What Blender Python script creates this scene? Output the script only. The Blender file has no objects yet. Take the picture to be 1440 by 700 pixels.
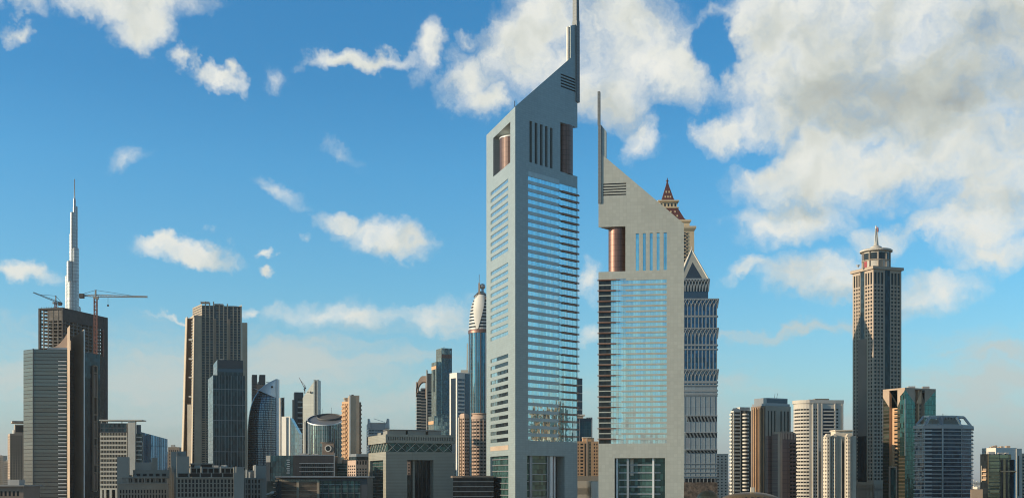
import bpy, math, random
from mathutils import Vector
random.seed(7)
R = math.radians
SC = bpy.context.scene
COL = SC.collection

# ------------------------------------------------------------------ camera, world, sun, exposure
FOC, HGT, HZN = 1700.0, 32.0, 675.0          # focal length in photo pixels, eye height, horizon row
SUN_EL, SUN_AZ = R(17), R(256)
SUN_DIR = Vector((math.sin(SUN_AZ) * math.cos(SUN_EL), math.cos(SUN_AZ) * math.cos(SUN_EL), math.sin(SUN_EL)))
cam = bpy.data.cameras.new('camera')
cam_o = bpy.data.objects.new('camera', cam)
COL.objects.link(cam_o)
cam_o.location = (0, 0, HGT)
cam_o.rotation_euler = (R(90), 0, 0)
cam.sensor_width = 36
cam.lens = 36 * FOC / 1440
cam.shift_y = (HZN - 350) / 1440
cam.clip_start, cam.clip_end = 1, 80000
SC.camera = cam_o
SC.view_settings.view_transform = 'Standard'
SC.view_settings.look = 'None'
SC.view_settings.exposure = 0.45
SC.view_settings.gamma = 1
SC.view_settings.use_curve_mapping = False
SC.render.engine = 'CYCLES'
SC.cycles.use_denoising = True
SC.cycles.denoising_prefilter = 'ACCURATE'
SC.cycles.filter_width = 1.1
SC.cycles.max_bounces = 6
SC.cycles.volume_bounces = 0
SC.cycles.sample_clamp_indirect = 4
SUN_STRENGTH, SKY_STRENGTH = 4.3, 0.12

sun = bpy.data.lights.new('sun', 'SUN')
sun.energy = SUN_STRENGTH
sun.angle = R(0.5)
sun.color = (1.0, 0.80, 0.56)
sun_o = bpy.data.objects.new('sun', sun)
COL.objects.link(sun_o)
sun_o.rotation_euler = SUN_DIR.to_track_quat('Z', 'Y').to_euler()
sun_o.location = (-500, -300, 600)


class NT:
    """small helper for wiring nodes"""
    def __init__(s, tree):
        s.t = tree
    def n(s, kind, **kw):
        nd = s.t.nodes.new('ShaderNode' + kind)
        for k, v in kw.items():
            setattr(nd, k, v)
        return nd
    def put(s, sock, v):
        if isinstance(v, bpy.types.NodeSocket):
            s.t.links.new(v, sock)
        elif v is not None:
            sock.default_value = v
    def m(s, op, a, b=None, c=None, clamp=False):
        nd = s.n('Math', operation=op, use_clamp=clamp)
        for i, v in enumerate((a, b, c)):
            s.put(nd.inputs[i], v)
        return nd.outputs[0]
    def vm(s, op, a, b=None, scale=None):
        nd = s.n('VectorMath', operation=op)
        s.put(nd.inputs[0], a)
        if b is not None:
            s.put(nd.inputs[1], b)
        if scale is not None:
            s.put(nd.inputs['Scale'], scale)
        return nd.outputs['Value'] if op in ('LENGTH', 'DOT_PRODUCT') else nd.outputs['Vector']
    def mix(s, f, a, b, blend='MIX'):
        nd = s.n('Mix', data_type='RGBA', blend_type=blend)
        s.put(nd.inputs[0], f); s.put(nd.inputs[6], a); s.put(nd.inputs[7], b)
        return nd.outputs[2]
    def smooth(s, x, a, b, lo=0.0, hi=1.0):
        nd = s.n('MapRange', interpolation_type='SMOOTHSTEP')
        s.put(nd.inputs[0], x)
        for i, v in enumerate((a, b, lo, hi)):
            s.put(nd.inputs[i + 1], v)
        return nd.outputs[0]
    def noise(s, vec, scale, detail=4, rough=.5, out=0, **kw):
        nd = s.n('TexNoise', **kw)
        s.put(nd.inputs['Vector'], vec)
        nd.inputs['Scale'].default_value = scale
        nd.inputs['Detail'].default_value = detail
        nd.inputs['Roughness'].default_value = rough
        return nd.outputs[out]
    def ramp(s, x, stops, interp='LINEAR'):
        nd = s.n('ValToRGB')
        cr = nd.color_ramp
        cr.interpolation = interp
        while len(cr.elements) < len(stops):
            cr.elements.new(0.5)
        for e, (p, c) in zip(cr.elements, stops):
            e.position = p; e.color = (*c, 1)
        s.put(nd.inputs[0], x)
        return nd.outputs[0]


def build_world():
    w = bpy.data.worlds.new('World')
    SC.world = w
    w.use_nodes = True
    t = NT(w.node_tree)
    bg = w.node_tree.nodes['Background']
    sky = t.n('TexSky', sky_type='NISHITA', sun_disc=False, sun_elevation=SUN_EL, sun_rotation=SUN_AZ,
              air_density=1.0, dust_density=0.6, ozone_density=2.0)
    d = t.n('TexCoord').outputs['Generated']
    sep = t.n('SeparateXYZ'); t.put(sep.inputs[0], d)
    x, y, z = sep.outputs
    az = t.m('ARCTAN2', x, y)
    el = t.m('ARCSINE', z)
    # clear sky, graded by elevation
    tint = t.ramp(t.m('MULTIPLY', el, 1.6), TINT)
    clear = t.mix(1.0, sky.outputs[0], tint, 'MULTIPLY')
    clear = t.vm('SCALE', clear, scale=SKY_GAIN)
    # clouds live in (azimuth, elevation) space
    comb = t.n('CombineXYZ'); t.put(comb.inputs[0], az); t.put(comb.inputs[1], el)
    p = comb.outputs[0]
    warp = t.vm('SUBTRACT', t.noise(p, 14, 5, .6, out=1), (.5, .5, .5))
    pw = t.vm('ADD', p, t.vm('SCALE', warp, scale=0.058))
    warp2 = t.vm('SUBTRACT', t.noise(p, 60, 4, .6, out=1), (.5, .5, .5))
    pw = t.vm('ADD', pw, t.vm('SCALE', warp2, scale=0.018))
    def blobs(lst, start):
        acc = start
        for (px, py, rx, ry, rot, wt) in lst:
            ca = math.atan((px - 720) / FOC)
            ce = math.atan((HZN - py) / FOC * math.cos(ca))
            q = t.vm('SUBTRACT', pw, (ca, ce, 0))
            if rot:
                vr = t.n('VectorRotate', rotation_type='Z_AXIS')
                t.put(vr.inputs['Vector'], q); vr.inputs['Angle'].default_value = -R(rot)
                q = vr.outputs[0]
            q = t.vm('MULTIPLY', q, (FOC / rx, FOC / ry, 0))
            r = t.vm('LENGTH', q)
            v = t.m('MULTIPLY', t.m('SUBTRACT', 1.25, r), wt)
            acc = v if acc is None else t.m('MAXIMUM', acc, v)
        return acc
    big = blobs(CLOUDS, None)
    big = t.m('MINIMUM', big, 0.75)
    holes = blobs(HOLES, None)
    big = t.m('SUBTRACT', big, t.m('MAXIMUM', holes, 0))
    # the rest of the sky, outside the photographed part, gets scattered cloud of the same kind
    far = t.smooth(t.m('ABSOLUTE', az), 0.5, 0.75)
    strat = t.noise(d, 3.2, 6, .55)
    other = t.m('MULTIPLY', t.smooth(strat, .54, .76), .45)
    high = t.smooth(el, .5, .75)
    wgt = t.m('MAXIMUM', far, high)
    big = t.m('ADD', t.m('MULTIPLY', big, t.m('SUBTRACT', 1, wgt)), t.m('MULTIPLY', other, wgt))
    fb = t.noise(pw, 22, 10, .64)
    fb2 = t.noise(p, 7, 4, .5)
    dens = t.m('ADD', big, t.m('MULTIPLY', t.m('SUBTRACT', fb, .5), 1.15))
    dens = t.m('ADD', dens, t.m('MULTIPLY', t.m('SUBTRACT', fb2, .5), .45))
    dens = t.m('MULTIPLY', dens, t.smooth(big, -.12, .22))
    dens_e = t.m('ADD', dens, t.m('MULTIPLY', t.m('SUBTRACT', t.noise(pw, 75, 5, .6), .5), .42))
    alpha = t.m('POWER', t.smooth(dens_e, -.05, .92), 1.1)
    alpha = t.m('MULTIPLY', alpha, t.smooth(el, .0, .10, .25, 1.0))
    alpha = t.m('MULTIPLY', alpha, t.smooth(dens, -.04, .16))
    # light from the upper left: compare the noise with itself a little way towards the sun
    off = t.vm('ADD', pw, (-.014, .016, 0))
    lit = t.m('SUBTRACT', t.noise(pw, 17, 3, .5), t.noise(off, 17, 3, .5))
    thick = t.smooth(dens, .45, 1.15)
    g = t.m('ADD', t.m('MULTIPLY', thick, -.06), t.m('MULTIPLY', lit, .9))
    grey = blobs(GREYS, None)
    g = t.m('SUBTRACT', g, t.m('MULTIPLY', t.smooth(grey, 0, 1.1), .36))
    g = t.m('ADD', g, 1.0, clamp=False)
    g = t.m('MINIMUM', t.m('MAXIMUM', g, .34), 1.12)
    cw = t.ramp(t.m('MULTIPLY', g, .8), [(0.25, (.44, .47, .45)), (.55, (.70, .74, .68)), (.76, (.98, 1.0, .93)), (.92, (1.1, 1.1, 1.03))])
    cloud = t.vm('SCALE', cw, scale=CLOUD_GAIN)
    # whole veil near the horizon
    veil = blobs(VEILS, None)
    va = t.m('MULTIPLY', t.smooth(t.m('ADD', veil, t.m('MULTIPLY', t.m('SUBTRACT', t.noise(t.vm('MULTIPLY', pw, (1, 4.5, 1)), 9, 8, .62), .5), 3.0)), -.15, 1.25), .86)
    clear = t.mix(va, clear, t.vm('SCALE', (.72, .80, .77), scale=CLOUD_GAIN))
    out = t.mix(alpha, clear, cloud)
    t.put(bg.inputs[0], out)
    bg.inputs[1].default_value = SKY_STRENGTH


TINT = [(0.0, (.62, .66, .98)), (.05, (.64, .77, 1.02)), (.12, (.60, .92, 1.08)), (.25, (.42, .92, 1.12)), (.40, (.29, .88, 1.15)), (.50, (.20, .78, 1.08)), (.64, (.17, .77, 1.09)), (.80, (.34, .6, .70)), (1.0, (.42, .50, .48))]
SKY_GAIN, CLOUD_GAIN = 1.0, 5.0
CLOUDS = [(190, 4, 105, 34, 0, 1), (205, 40, 48, 26, 0, .9), (140, 0, 70, 16, 0, .7), (15, 5, 40, 16, 0, .6), (22, 45, 16, 12, 0, .5),
          (256, 84, 17, 12, 0, .75), (298, 110, 42, 15, -8, .9), (327, 97, 12, 18, 0, .7), (383, 103, 20, 18, 0, .42), (505, 82, 85, 15, 6, .8),
          (605, 62, 24, 55, -30, .8), (650, 112, 50, 40, 0, .8), (680, 145, 42, 26, 0, .7), (660, 60, 20, 14, 0, .5), (735, 70, 70, 70, 0, .9),
          (760, 25, 70, 50, 0, .9), (880, 60, 95, 80, 0, 1), (850, 120, 80, 60, 0, 1), (950, 95, 70, 50, 0, .9), (912, 185, 40, 34, 0, .75), (790, 100, 60, 60, 0, .9),
          (1150, 110, 130, 95, 0, 1.2), (1300, 110, 200, 110, 0, 1.3), (1080, 170, 85, 45, 0, 1), (1010, 180, 45, 28, 0, .8), (1200, 30, 190, 70, 0, 1.2), (1420, 60, 140, 110, 0, 1.2),
          (1060, 25, 45, 45, 0, .9), (1120, 250, 110, 45, 0, 1), (1220, 225, 150, 60, 0, 1.1), (1340, 215, 130, 50, 0, 1.1), (1105, 310, 85, 38, 0, .9), (1420, 270, 95, 60, 0, 1),
          (1365, 322, 70, 42, 0, .9), (1050, 381, 44, 17, 12, .8), (1155, 392, 92, 34, 0, .9), (1300, 400, 75, 30, 0, .8), (1240, 340, 60, 26, 0, .7), (1400, 350, 60, 24, 0, .7),
          (190, 210, 32, 20, 20, .42), (392, 270, 38, 15, -15, .45), (478, 211, 44, 14, -15, .34), (540, 328, 78, 30, -8, 1), (478, 303, 42, 20, -10, .9), (585, 335, 30, 20, 0, .7),
          (265, 352, 66, 19, -5, 1), (228, 340, 28, 14, 0, .9), (372, 344, 12, 7, 0, .7), (375, 371, 12, 7, 0, .7), (425, 323, 9, 9, 0, .5), (28, 374, 46, 15, 0, .85),
          (490, 444, 120, 24, 0, .58), (610, 446, 75, 26, 0, .55), (355, 434, 18, 10, 0, .55), (640, 462, 70, 16, 0, .45), (240, 447, 40, 5, -5, .5), (830, 390, 24, 28, 0, .55), (826, 470, 20, 18, 0, .5), (700, 330, 10, 8, 0, .2)]
HOLES = [(1012, 60, 34, 36, 0, .9), (1060, 205, 34, 26, 0, .6), (940, 180, 30, 34, 60, .35), (1290, 350, 60, 20, 0, .5), (640, 20, 40, 30, 0, .5)]
GREYS = [(1270, 140, 230, 75, 0, 1), (1190, 60, 120, 60, 0, .7), (1420, 90, 110, 110, 0, .9), (1140, 290, 110, 24, 0, .5), (880, 150, 110, 30, 0, .5), (900, 20, 100, 30, 0, .45), (1180, 418, 110, 16, 0, .6), (1290, 425, 80, 14, 0, .7), (530, 352, 80, 12, 0, .5), (520, 465, 130, 12, 0, .5), (1390, 290, 120, 20, 0, .5)]
VEILS = [(60, 520, 190, 60, 0, 1), (230, 530, 190, 60, 0, 1), (420, 510, 190, 46, 0, .9), (600, 560, 190, 40, 0, .6), (1390, 545, 140, 55, 0, .9), (1100, 470, 130, 9, 3, .7), (1410, 498, 70, 16, 10, .7), (1250, 600, 250, 40, 0, .5), (900, 560, 200, 30, 0, .4)]
build_world()


# ------------------------------------------------------------------ materials
def lin(h):
    if not isinstance(h, str):
        return tuple(h)
    o = []
    for i in (0, 2, 4):
        c = int(h[i:i + 2], 16) / 255
        o.append(c / 12.92 if c <= .04045 else ((c + .055) / 1.055) ** 2.4)
    return tuple(o)


def new_mat(name):
    m = bpy.data.materials.new(name)
    m.use_nodes = True
    t = NT(m.node_tree)
    return m, t, m.node_tree.nodes['Principled BSDF']


def c4(c, k=1.0):
    return (c[0] * k, c[1] * k, c[2] * k, 1)


def solid(name, colour, rough=.7, metal=0.0, var=.14, scale=.05, panel=None, line=.75, streak=0.12):
    """wall finish: cloudy variation, rain streaks, optional panel joints (width, height, joint)"""
    c = lin(colour)
    m, t, b = new_mat(name)
    geo = t.n('NewGeometry')
    pos = geo.outputs['Position']
    n1 = t.noise(pos, scale, 5, .6)
    base = t.mix(t.smooth(n1, .3, .7), c4(c, 1 - var), c4(c, 1 + var * .7))
    if streak:
        n2 = t.noise(t.vm('MULTIPLY', pos, (.6, .6, .03)), 1.0, 3, .6)
        base = t.mix(t.m('MULTIPLY', t.smooth(n2, .55, .8), streak * 3), base, c4(c, .62))
    if panel:
        uv = t.n('UVMap').outputs[0]
        br = t.n('TexBrick', offset=0.0, squash=1.0)
        t.put(br.inputs['Vector'], uv)
        t.put(br.inputs['Color1'], c4((1, 1, 1), .93)); t.put(br.inputs['Color2'], c4((1, 1, 1), 1.04)); t.put(br.inputs['Mortar'], c4((1, 1, 1), line))
        br.inputs['Scale'].default_value = 1
        br.inputs['Mortar Size'].default_value = panel[2]
        br.inputs['Mortar Smooth'].default_value = .3
        br.inputs['Brick Width'].default_value = panel[0]
        br.inputs['Row Height'].default_value = panel[1]
        base = t.mix(1.0, base, br.outputs[0], 'MULTIPLY')
    t.put(b.inputs['Base Color'], base)
    b.inputs['Roughness'].default_value = rough
    b.inputs['Metallic'].default_value = metal
    return m


def glass(name, colour, metal=.75, rough=.06, var=.25, jit=.02, mull=None, mcol=None, wob=.004):
    """coated facade glass: each pane reflects a little differently"""
    c = lin(colour)
    m, t, b = new_mat(name)
    geo = t.n('NewGeometry')
    isl = geo.outputs['Random Per Island']
    base = t.mix(isl, c4(c, 1 - var), c4(c, 1 + var))
    uv = t.n('UVMap').outputs[0]
    seed = isl
    if mull:
        sx = t.n('SeparateXYZ'); t.put(sx.inputs[0], uv)
        cell = t.n('CombineXYZ')
        t.put(cell.inputs[0], t.m('FLOOR', t.m('DIVIDE', sx.outputs[0], mull[0])))
        t.put(cell.inputs[1], t.m('FLOOR', t.m('DIVIDE', sx.outputs[1], mull[1])))
        wn = t.n('TexWhiteNoise', noise_dimensions='3D'); t.put(wn.inputs['Vector'], cell.outputs[0])
        base = t.mix(wn.outputs[0], t.mix(1, base, c4((1, 1, 1), 1 - var), 'MULTIPLY'), t.mix(1, base, c4((1, 1, 1), 1 + var), 'MULTIPLY'))
        rnd = wn.outputs[1]
        br = t.n('TexBrick', offset=0.0)
        t.put(br.inputs['Vector'], uv)
        br.inputs['Color1'].default_value = (0, 0, 0, 1); br.inputs['Color2'].default_value = (0, 0, 0, 1); br.inputs['Mortar'].default_value = (1, 1, 1, 1)
        br.inputs['Scale'].default_value = 1; br.inputs['Mortar Size'].default_value = mull[2]; br.inputs['Mortar Smooth'].default_value = .1
        br.inputs['Brick Width'].default_value = mull[0]; br.inputs['Row Height'].default_value = mull[1]
        ml = br.outputs[0]
        base = t.mix(ml, base, c4(lin(mcol or '303436')))
        t.put(b.inputs['Roughness'], t.m('ADD', t.m('MULTIPLY', ml, .4), rough))
        t.put(b.inputs['Metallic'], t.m('MULTIPLY', t.m('SUBTRACT', 1, ml), metal))
    else:
        wn = t.n('TexWhiteNoise', noise_dimensions='1D'); t.put(wn.inputs['W'], isl)
        rnd = wn.outputs[1]
        b.inputs['Roughness'].default_value = rough
        b.inputs['Metallic'].default_value = metal
    t.put(b.inputs['Base Color'], base)
    b.inputs['IOR'].default_value = 1.5
    b.inputs['Specular IOR Level'].default_value = .5 if metal >= .5 else .22
    j = t.vm('SCALE', t.vm('SUBTRACT', rnd, (.5, .5, .5)), scale=jit)
    wv = t.vm('SCALE', t.vm('SUBTRACT', t.noise(geo.outputs['Position'], .25, 2, .5, out=1), (.5, .5, .5)), scale=wob * 6)
    nn = t.vm('NORMALIZE', t.vm('ADD', t.vm('ADD', geo.outputs['Normal'], j), wv))
    t.put(b.inputs['Normal'], nn)
    return m


# ------------------------------------------------------------------ geometry helpers
def X(px, Y):
    return (px - 720) * Y / FOC


def Z(py, Y):
    return HGT + (HZN - py) * Y / FOC


def V2(x, y):
    return Vector((x, y))


class MB:
    """collects polygons for ONE mesh object"""
    def __init__(s):
        s.v, s.f = [], []
    def poly(s, *pts):
        i = len(s.v)
        s.v.extend(Vector(p) for p in pts)
        s.f.append(tuple(range(i, i + len(pts))))
    def grid(s, rows, closed=False):
        """smoothly joined sheet from rows of points"""
        i = len(s.v); n = len(rows[0])
        for r in rows:
            s.v.extend(Vector(p) for p in r)
        for a in range(len(rows) - 1):
            for b in range(n if closed else n - 1):
                c = (b + 1) % n
                s.f.append((i + a * n + b, i + a * n + c, i + (a + 1) * n + c, i + (a + 1) * n + b))
    def hexa(s, p):
        """8 corners: 4 bottom, 4 top"""
        for q in ((0, 3, 2, 1), (4, 5, 6, 7), (0, 1, 5, 4), (1, 2, 6, 5), (2, 3, 7, 6), (3, 0, 4, 7)):
            s.poly(*[p[k] for k in q])
    def box(s, x0, x1, y0, y1, z0, z1):
        s.hexa([(x0, y0, z0), (x1, y0, z0), (x1, y1, z0), (x0, y1, z0), (x0, y0, z1), (x1, y0, z1), (x1, y1, z1), (x0, y1, z1)])
    def prism(s, pts, z0, z1, tops=None, cap=True):
        n = len(pts)
        tz = tops or [z1] * n
        for i in range(n):
            j = (i + 1) % n
            s.poly((*pts[i], z0), (*pts[j], z0), (*pts[j], tz[j]), (*pts[i], tz[i]))
        if cap:
            s.poly(*[(*pts[i], tz[i]) for i in range(n)])
            s.poly(*[(*pts[i], z0) for i in reversed(range(n))])
    def lathe(s, cx, cy, prof, n=24, a0=0, a1=360, sx=1, sy=1, rot=0):
        full = abs(a1 - a0) >= 360
        k = n if full else n + 1
        rows = []
        for r, z in prof:
            row = []
            for i in range(k):
                a = R(a0 + (a1 - a0) * i / n)
                x, y = r * math.cos(a) * sx, r * math.sin(a) * sy
                x, y = x * math.cos(rot) - y * math.sin(rot), x * math.sin(rot) + y * math.cos(rot)
                row.append((cx + x, cy + y, z))
            rows.append(row)
        s.grid(rows, closed=full)
    def beam(s, p, q, w, h=None):
        p, q = Vector(p), Vector(q)
        d = (q - p).normalized()
        up = Vector((0, 0, 1)) if abs(d.z) < .95 else Vector((0, 1, 0))
        a = d.cross(up).normalized() * w / 2
        b = d.cross(a).normalized() * (h or w) / 2
        s.hexa([p - a - b, p + a - b, p + a + b, p - a + b, q - a - b, q + a - b, q + a + b, q - a + b])
    def merge(s, o):
        i = len(s.v)
        s.v += o.v
        s.f += [tuple(k + i for k in f) for f in o.f]
    def build(s, name, mat, parent=None, smooth=False):
        org = parent.matrix_world.translation if parent else Vector((0, 0, 0))
        org = ROOTLOC.get(parent.name, Vector((0, 0, 0))) if parent else org
        me = bpy.data.meshes.new(name)
        me.from_pydata([tuple(p - org) for p in s.v], [], s.f)
        uvl = me.uv_layers.new(name='UVMap')
        k = 0
        data = [0.0] * (2 * len(me.loops))
        for f in s.f:
            a, b, c = s.v[f[0]], s.v[f[1]], s.v[f[2]]
            nrm = (b - a).cross(c - a)
            if len(f) > 3:
                nrm = nrm + (c - a).cross(s.v[f[3]] - a)
            nl = nrm.length
            nrm = nrm / nl if nl > 1e-9 else Vector((0, 0, 1))
            if abs(nrm.z) > .9:
                for i in f:
                    data[k], data[k + 1] = s.v[i].x, s.v[i].y; k += 2
            else:
                h = math.hypot(nrm.x, nrm.y)
                tx, ty = -nrm.y / h, nrm.x / h
                for i in f:
                    data[k], data[k + 1] = s.v[i].x * tx + s.v[i].y * ty, s.v[i].z; k += 2
        uvl.data.foreach_set('uv', data)
        if smooth:
            me.polygons.foreach_set('use_smooth', [True] * len(me.polygons))
        me.materials.append(mat)
        me.update()
        o = bpy.data.objects.new(name, me)
        COL.objects.link(o)
        if parent:
            o.parent = parent
        return o


ROOTLOC = {}


class Face:
    """a vertical facade plane, from its left end P to its right end Q as seen from outside"""
    def __init__(s, P, Q):
        s.P, s.Q = V2(*P), V2(*Q)
        s.d = (s.Q - s.P); s.L = s.d.length; s.d.normalize()
        s.n = V2(s.d.y, -s.d.x)
    def u(s, px):
        k = (px - 720) / FOC
        return (k * s.P.y - s.P.x) / (s.d.x - k * s.d.y)
    def at(s, u, z, out=0):
        q = s.P + s.d * u + s.n * out
        return Vector((q.x, q.y, z))
    def z(s, px, py):
        return Z(py, (s.P + s.d * s.u(px)).y)
    def quad(s, mb, u0, u1, z0, z1, out=0):
        mb.poly(s.at(u0, z0, out), s.at(u1, z0, out), s.at(u1, z1, out), s.at(u0, z1, out))
    def box(s, mb, u0, u1, z0, z1, o0, o1):
        a, b = min(o0, o1), max(o0, o1)
        mb.hexa([s.at(u0, z0, b), s.at(u1, z0, b), s.at(u1, z0, a), s.at(u0, z0, a), s.at(u0, z1, b), s.at(u1, z1, b), s.at(u1, z1, a), s.at(u0, z1, a)])
    def pxs(s, lst):
        return [(s.u(a), s.u(b)) for a, b in lst]


def even(a, b, n, frac):
    """n openings spread over a..b, each taking frac of its share"""
    p = (b - a) / n
    return [(a + p * (i + .5 - frac / 2), a + p * (i + .5 + frac / 2)) for i in range(n)]


def floors(z0, z1, pitch, frac, bottom=0.0):
    """storeys counted down from z1"""
    out = []
    z = z1
    while z - pitch > max(z0, bottom):
        out.append((z - pitch * (.5 + frac / 2), z - pitch * (.5 - frac / 2)))
        z -= pitch
    return out[::-1]


class Thing:
    def __init__(s, name, label, cat, x=0, y=0, z=0, group=None):
        s.o = bpy.data.objects.new(name, None)
        s.o.empty_display_size = 5
        COL.objects.link(s.o)
        s.o.location = (x, y, z)
        ROOTLOC[s.o.name] = Vector((x, y, z))
        s.o['label'] = label; s.o['category'] = cat
        if group:
            s.o['group'] = group
        s.m, s.items = {}, {}
    def mb(s, part, mat, smooth=False):
        k = (part, mat.name)
        if k not in s.m:
            s.m[k] = (MB(), mat, smooth)
        return s.m[k][0]
    def item(s, part, mat):
        m = MB()
        s.items.setdefault((part, mat.name), []).append((m, mat))
        return m
    def done(s, limit=100):
        for (part, _), (m, mat, sm) in s.m.items():
            if m.f:
                m.build(part, mat, s.o, sm)
        byname = {}
        for (part, _), lst in s.items.items():
            byname.setdefault(part, []).extend(x for x in lst if x[0].f)
        for part, lst in byname.items():
            def key(it):
                c = sum((v for v in it[0].v), Vector()) / len(it[0].v)
                ext = max((v - c).length for v in it[0].v)
                return -ext / max((c - Vector((0, 0, HGT))).length, 1)
            lst.sort(key=key)
            for m, mat in lst[:limit if len(lst) > limit else len(lst)]:
                m.build(part, mat, s.o)
            if len(lst) > limit:
                rest = {}
                for m, mat in lst[limit:]:
                    rest.setdefault(mat.name, (MB(), mat))[0].merge(m)
                for m, mat in rest.values():
                    o = m.build(part, mat, s.o)
                    o['kind'] = 'stuff'
        return s.o


def facade(T, F, z0, z1, cols, rows, wall, wname, wmat, depth=.45, split=1, skip=None):
    """wall with real openings: recessed panes, reveals, and the wall between them"""
    rows = [(max(a, z0), min(b, z1)) for a, b in rows if b > z0 and a < z1]
    zc = z0
    for j, (a, b) in enumerate(rows):
        if a > zc + 1e-4:
            F.quad(wall, 0, F.L, zc, a)
        uc = 0.0
        for i, (p, q) in enumerate(cols):
            if skip and skip(i, j, (p + q) / 2, (a + b) / 2):
                continue
            if p > uc + 1e-4:
                F.quad(wall, uc, p, a, b)
            uc = q
            wall.poly(F.at(p, a), F.at(q, a), F.at(q, a, -depth), F.at(p, a, -depth))
            wall.poly(F.at(p, b), F.at(p, b, -depth), F.at(q, b, -depth), F.at(q, b))
            wall.poly(F.at(p, a), F.at(p, a, -depth), F.at(p, b, -depth), F.at(p, b))
            wall.poly(F.at(q, a), F.at(q, b), F.at(q, b, -depth), F.at(q, a, -depth))
            it = T.item(wname, wmat)
            k = split if isinstance(split, int) else max(1, round((q - p) / split))
            w = (q - p) / k
            for e in range(k):
                F.quad(it, p + w * e, p + w * (e + 1), a, b, -depth)
        if uc < F.L - 1e-4:
            F.quad(wall, uc, F.L, a, b)
        zc = b
    if zc < z1 - 1e-4:
        F.quad(wall, 0, F.L, zc, z1)


def ray(C, d, px):
    k = (px - 720) / FOC
    return (k * C.y - C.x) / (d.x - k * d.y)


def foot(Y, pxL, pxC, pxR, aR, aL=None, depth=None):
    """plan corners L, C, R and the back one from photo columns; C at distance Y; right face recedes at aR.
    The plan is turned until the left face has a sensible length."""
    C = V2(X(pxC, Y), Y)
    own = aL is None
    for _ in range(80):
        l = 90 - aR if own else aL
        dr, dl = V2(math.cos(R(aR)), math.sin(R(aR))), V2(-math.cos(R(l)), math.sin(R(l)))
        Rr = C + dr * ray(C, dr, pxR)
        if depth is not None:
            L = C + dl * depth
            break
        k = ray(C, dl, pxL)
        L = C + dl * k
        if 0 < k < MAXSIDE:
            break
        if own:
            aR += 1
        else:
            aL -= 1
    return L, C, Rr, L + Rr - C


MAXSIDE = 62.0


def low(Y):
    return HGT - 34 * Y / FOC


def mass(T, fp, top, wall, roof, left=None, right=None, z0=0.0, par=1.0, part='wall', back=True):
    """four-sided block; left/right: dicts for facade()"""
    L, C, Rr, B = fp
    w = T.mb(part, wall)
    for F, spec in ((Face(L, C), left), (Face(C, Rr), right)):
        if spec:
            sp = dict(spec)
            cols = sp.pop('cols')
            if callable(cols):
                cols = cols(F)
            facade(T, F, z0, top, cols, sp.pop('rows'), sp.pop('wall_mb', w), sp.pop('name', 'window'), sp.pop('mat'), **sp)
        else:
            F.quad(w, 0, F.L, z0, top)
    if back:
        Face(Rr, B).quad(w, 0, (B - Rr).length, z0, top)
        Face(B, L).quad(w, 0, (L - B).length, z0, top)
    rz = top - par
    T.mb('roof', roof).poly((*L, rz), (*C, rz), (*Rr, rz), (*B, rz))


def clutter(T, fp, z, n, mat, s=3.0, seed=1, h=2.2, part='roof_unit'):
    """plant, tanks and vents on a flat roof"""
    rg = random.Random(seed)
    L, C, Rr, B = fp
    for k in range(n):
        a, b = rg.uniform(.15, .85), rg.uniform(.12, .8)
        q = C + (Rr - C) * a + (L - C) * b
        sx, sy, hh = s * rg.uniform(.5, 1.4), s * rg.uniform(.5, 1.2), h * rg.uniform(.4, 1.3)
        T.item(part, mat).box(q.x - sx / 2, q.x + sx / 2, q.y - sy / 2, q.y + sy / 2, z, z + hh)


def whip(T, x, y, z, h, mat, w=.25, lean=0):
    T.item('antenna', mat).beam((x, y, z), (x + lean, y, z + h), w)

# ------------------------------------------------------------------ palette
M = {}
M['panel'] = solid('aluminium panel', (.295, .35, .35), .45, .1, .06, .02, (3.0, 1.55, .10), .82, .07)
M['panel_warm'] = solid('pale aluminium panel', (.37, .385, .345), .45, .1, .06, .02, (2.2, 2.2, .09), .88, .07)
M['panel_light'] = solid('pale spandrel panel', (.40, .455, .455), .4, .15, .06, .02, (3.0, 60, .08), .85, .05)
M['band_glass'] = glass('blue band glass', (.47, .60, .61), .8, .05, .15, .03, (1.5, 60, .06), '62767c', .014)
M['grey_band'] = solid('spandrel', (.22, .24, .25), .4, .3, .05)
M['bronze'] = solid('bronze cladding', (.22, .12, .095), .45, .6, .12, .1, (1.6, 3.4, .12), .4, 0)
M['bronze_shaded'] = solid('shaded bronze cladding', (.115, .07, .06), .5, .4, .12, .1, (1.6, 3.4, .12), .4, 0)  # darker bronze copy: sunlight on the left drum toned down in its colour
M['louver'] = solid('copper louvre', (.36, .19, .13), .5, .4, .1)
M['dark_slot'] = solid('dark opening', (.03, .035, .04), .6)
M['dark_glass'] = glass('dark glass', (.035, .055, .065), .3, .05, .5, .03, (1.6, 3.6, .08), '20282a')
M['green_glass'] = glass('green glass', (.045, .10, .095), .3, .05, .5, .03, (2.2, 3.6, .12), '2c3a3a')
M['black_glass'] = glass('near black glass', (.02, .026, .03), .3, .06, .4, .03, (1.5, 3.4, .06), '101416')
M['window'] = glass('window pane', (.030, .036, .040), .25, .08, .6, .03)
M['window_blue'] = glass('blue window pane', (.045, .075, .11), .4, .06, .5, .03)
M['steel'] = solid('stainless steel skin', (.40, .42, .42), .35, .5, .08, .01, (5, 9.0, 1.1), .5, .06)
M['tan'] = solid('tan render', (.42, .32, .235), .8)
M['tan_dark'] = solid('brown render', (.27, .20, .145), .8)
M['pink_tan'] = solid('pinkish sandstone cladding', (.46, .33, .25), .75)
M['cream'] = solid('cream render', (.60, .54, .44), .8)
M['white'] = solid('white painted render', (.66, .64, .58), .7, 0, .08)
M['offwhite'] = solid('weathered off white render', (.52, .49, .43), .8)
M['khaki'] = solid('khaki precast', (.40, .325, .235), .75, 0, .08, .03, (4, 4, .1), .85)
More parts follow.
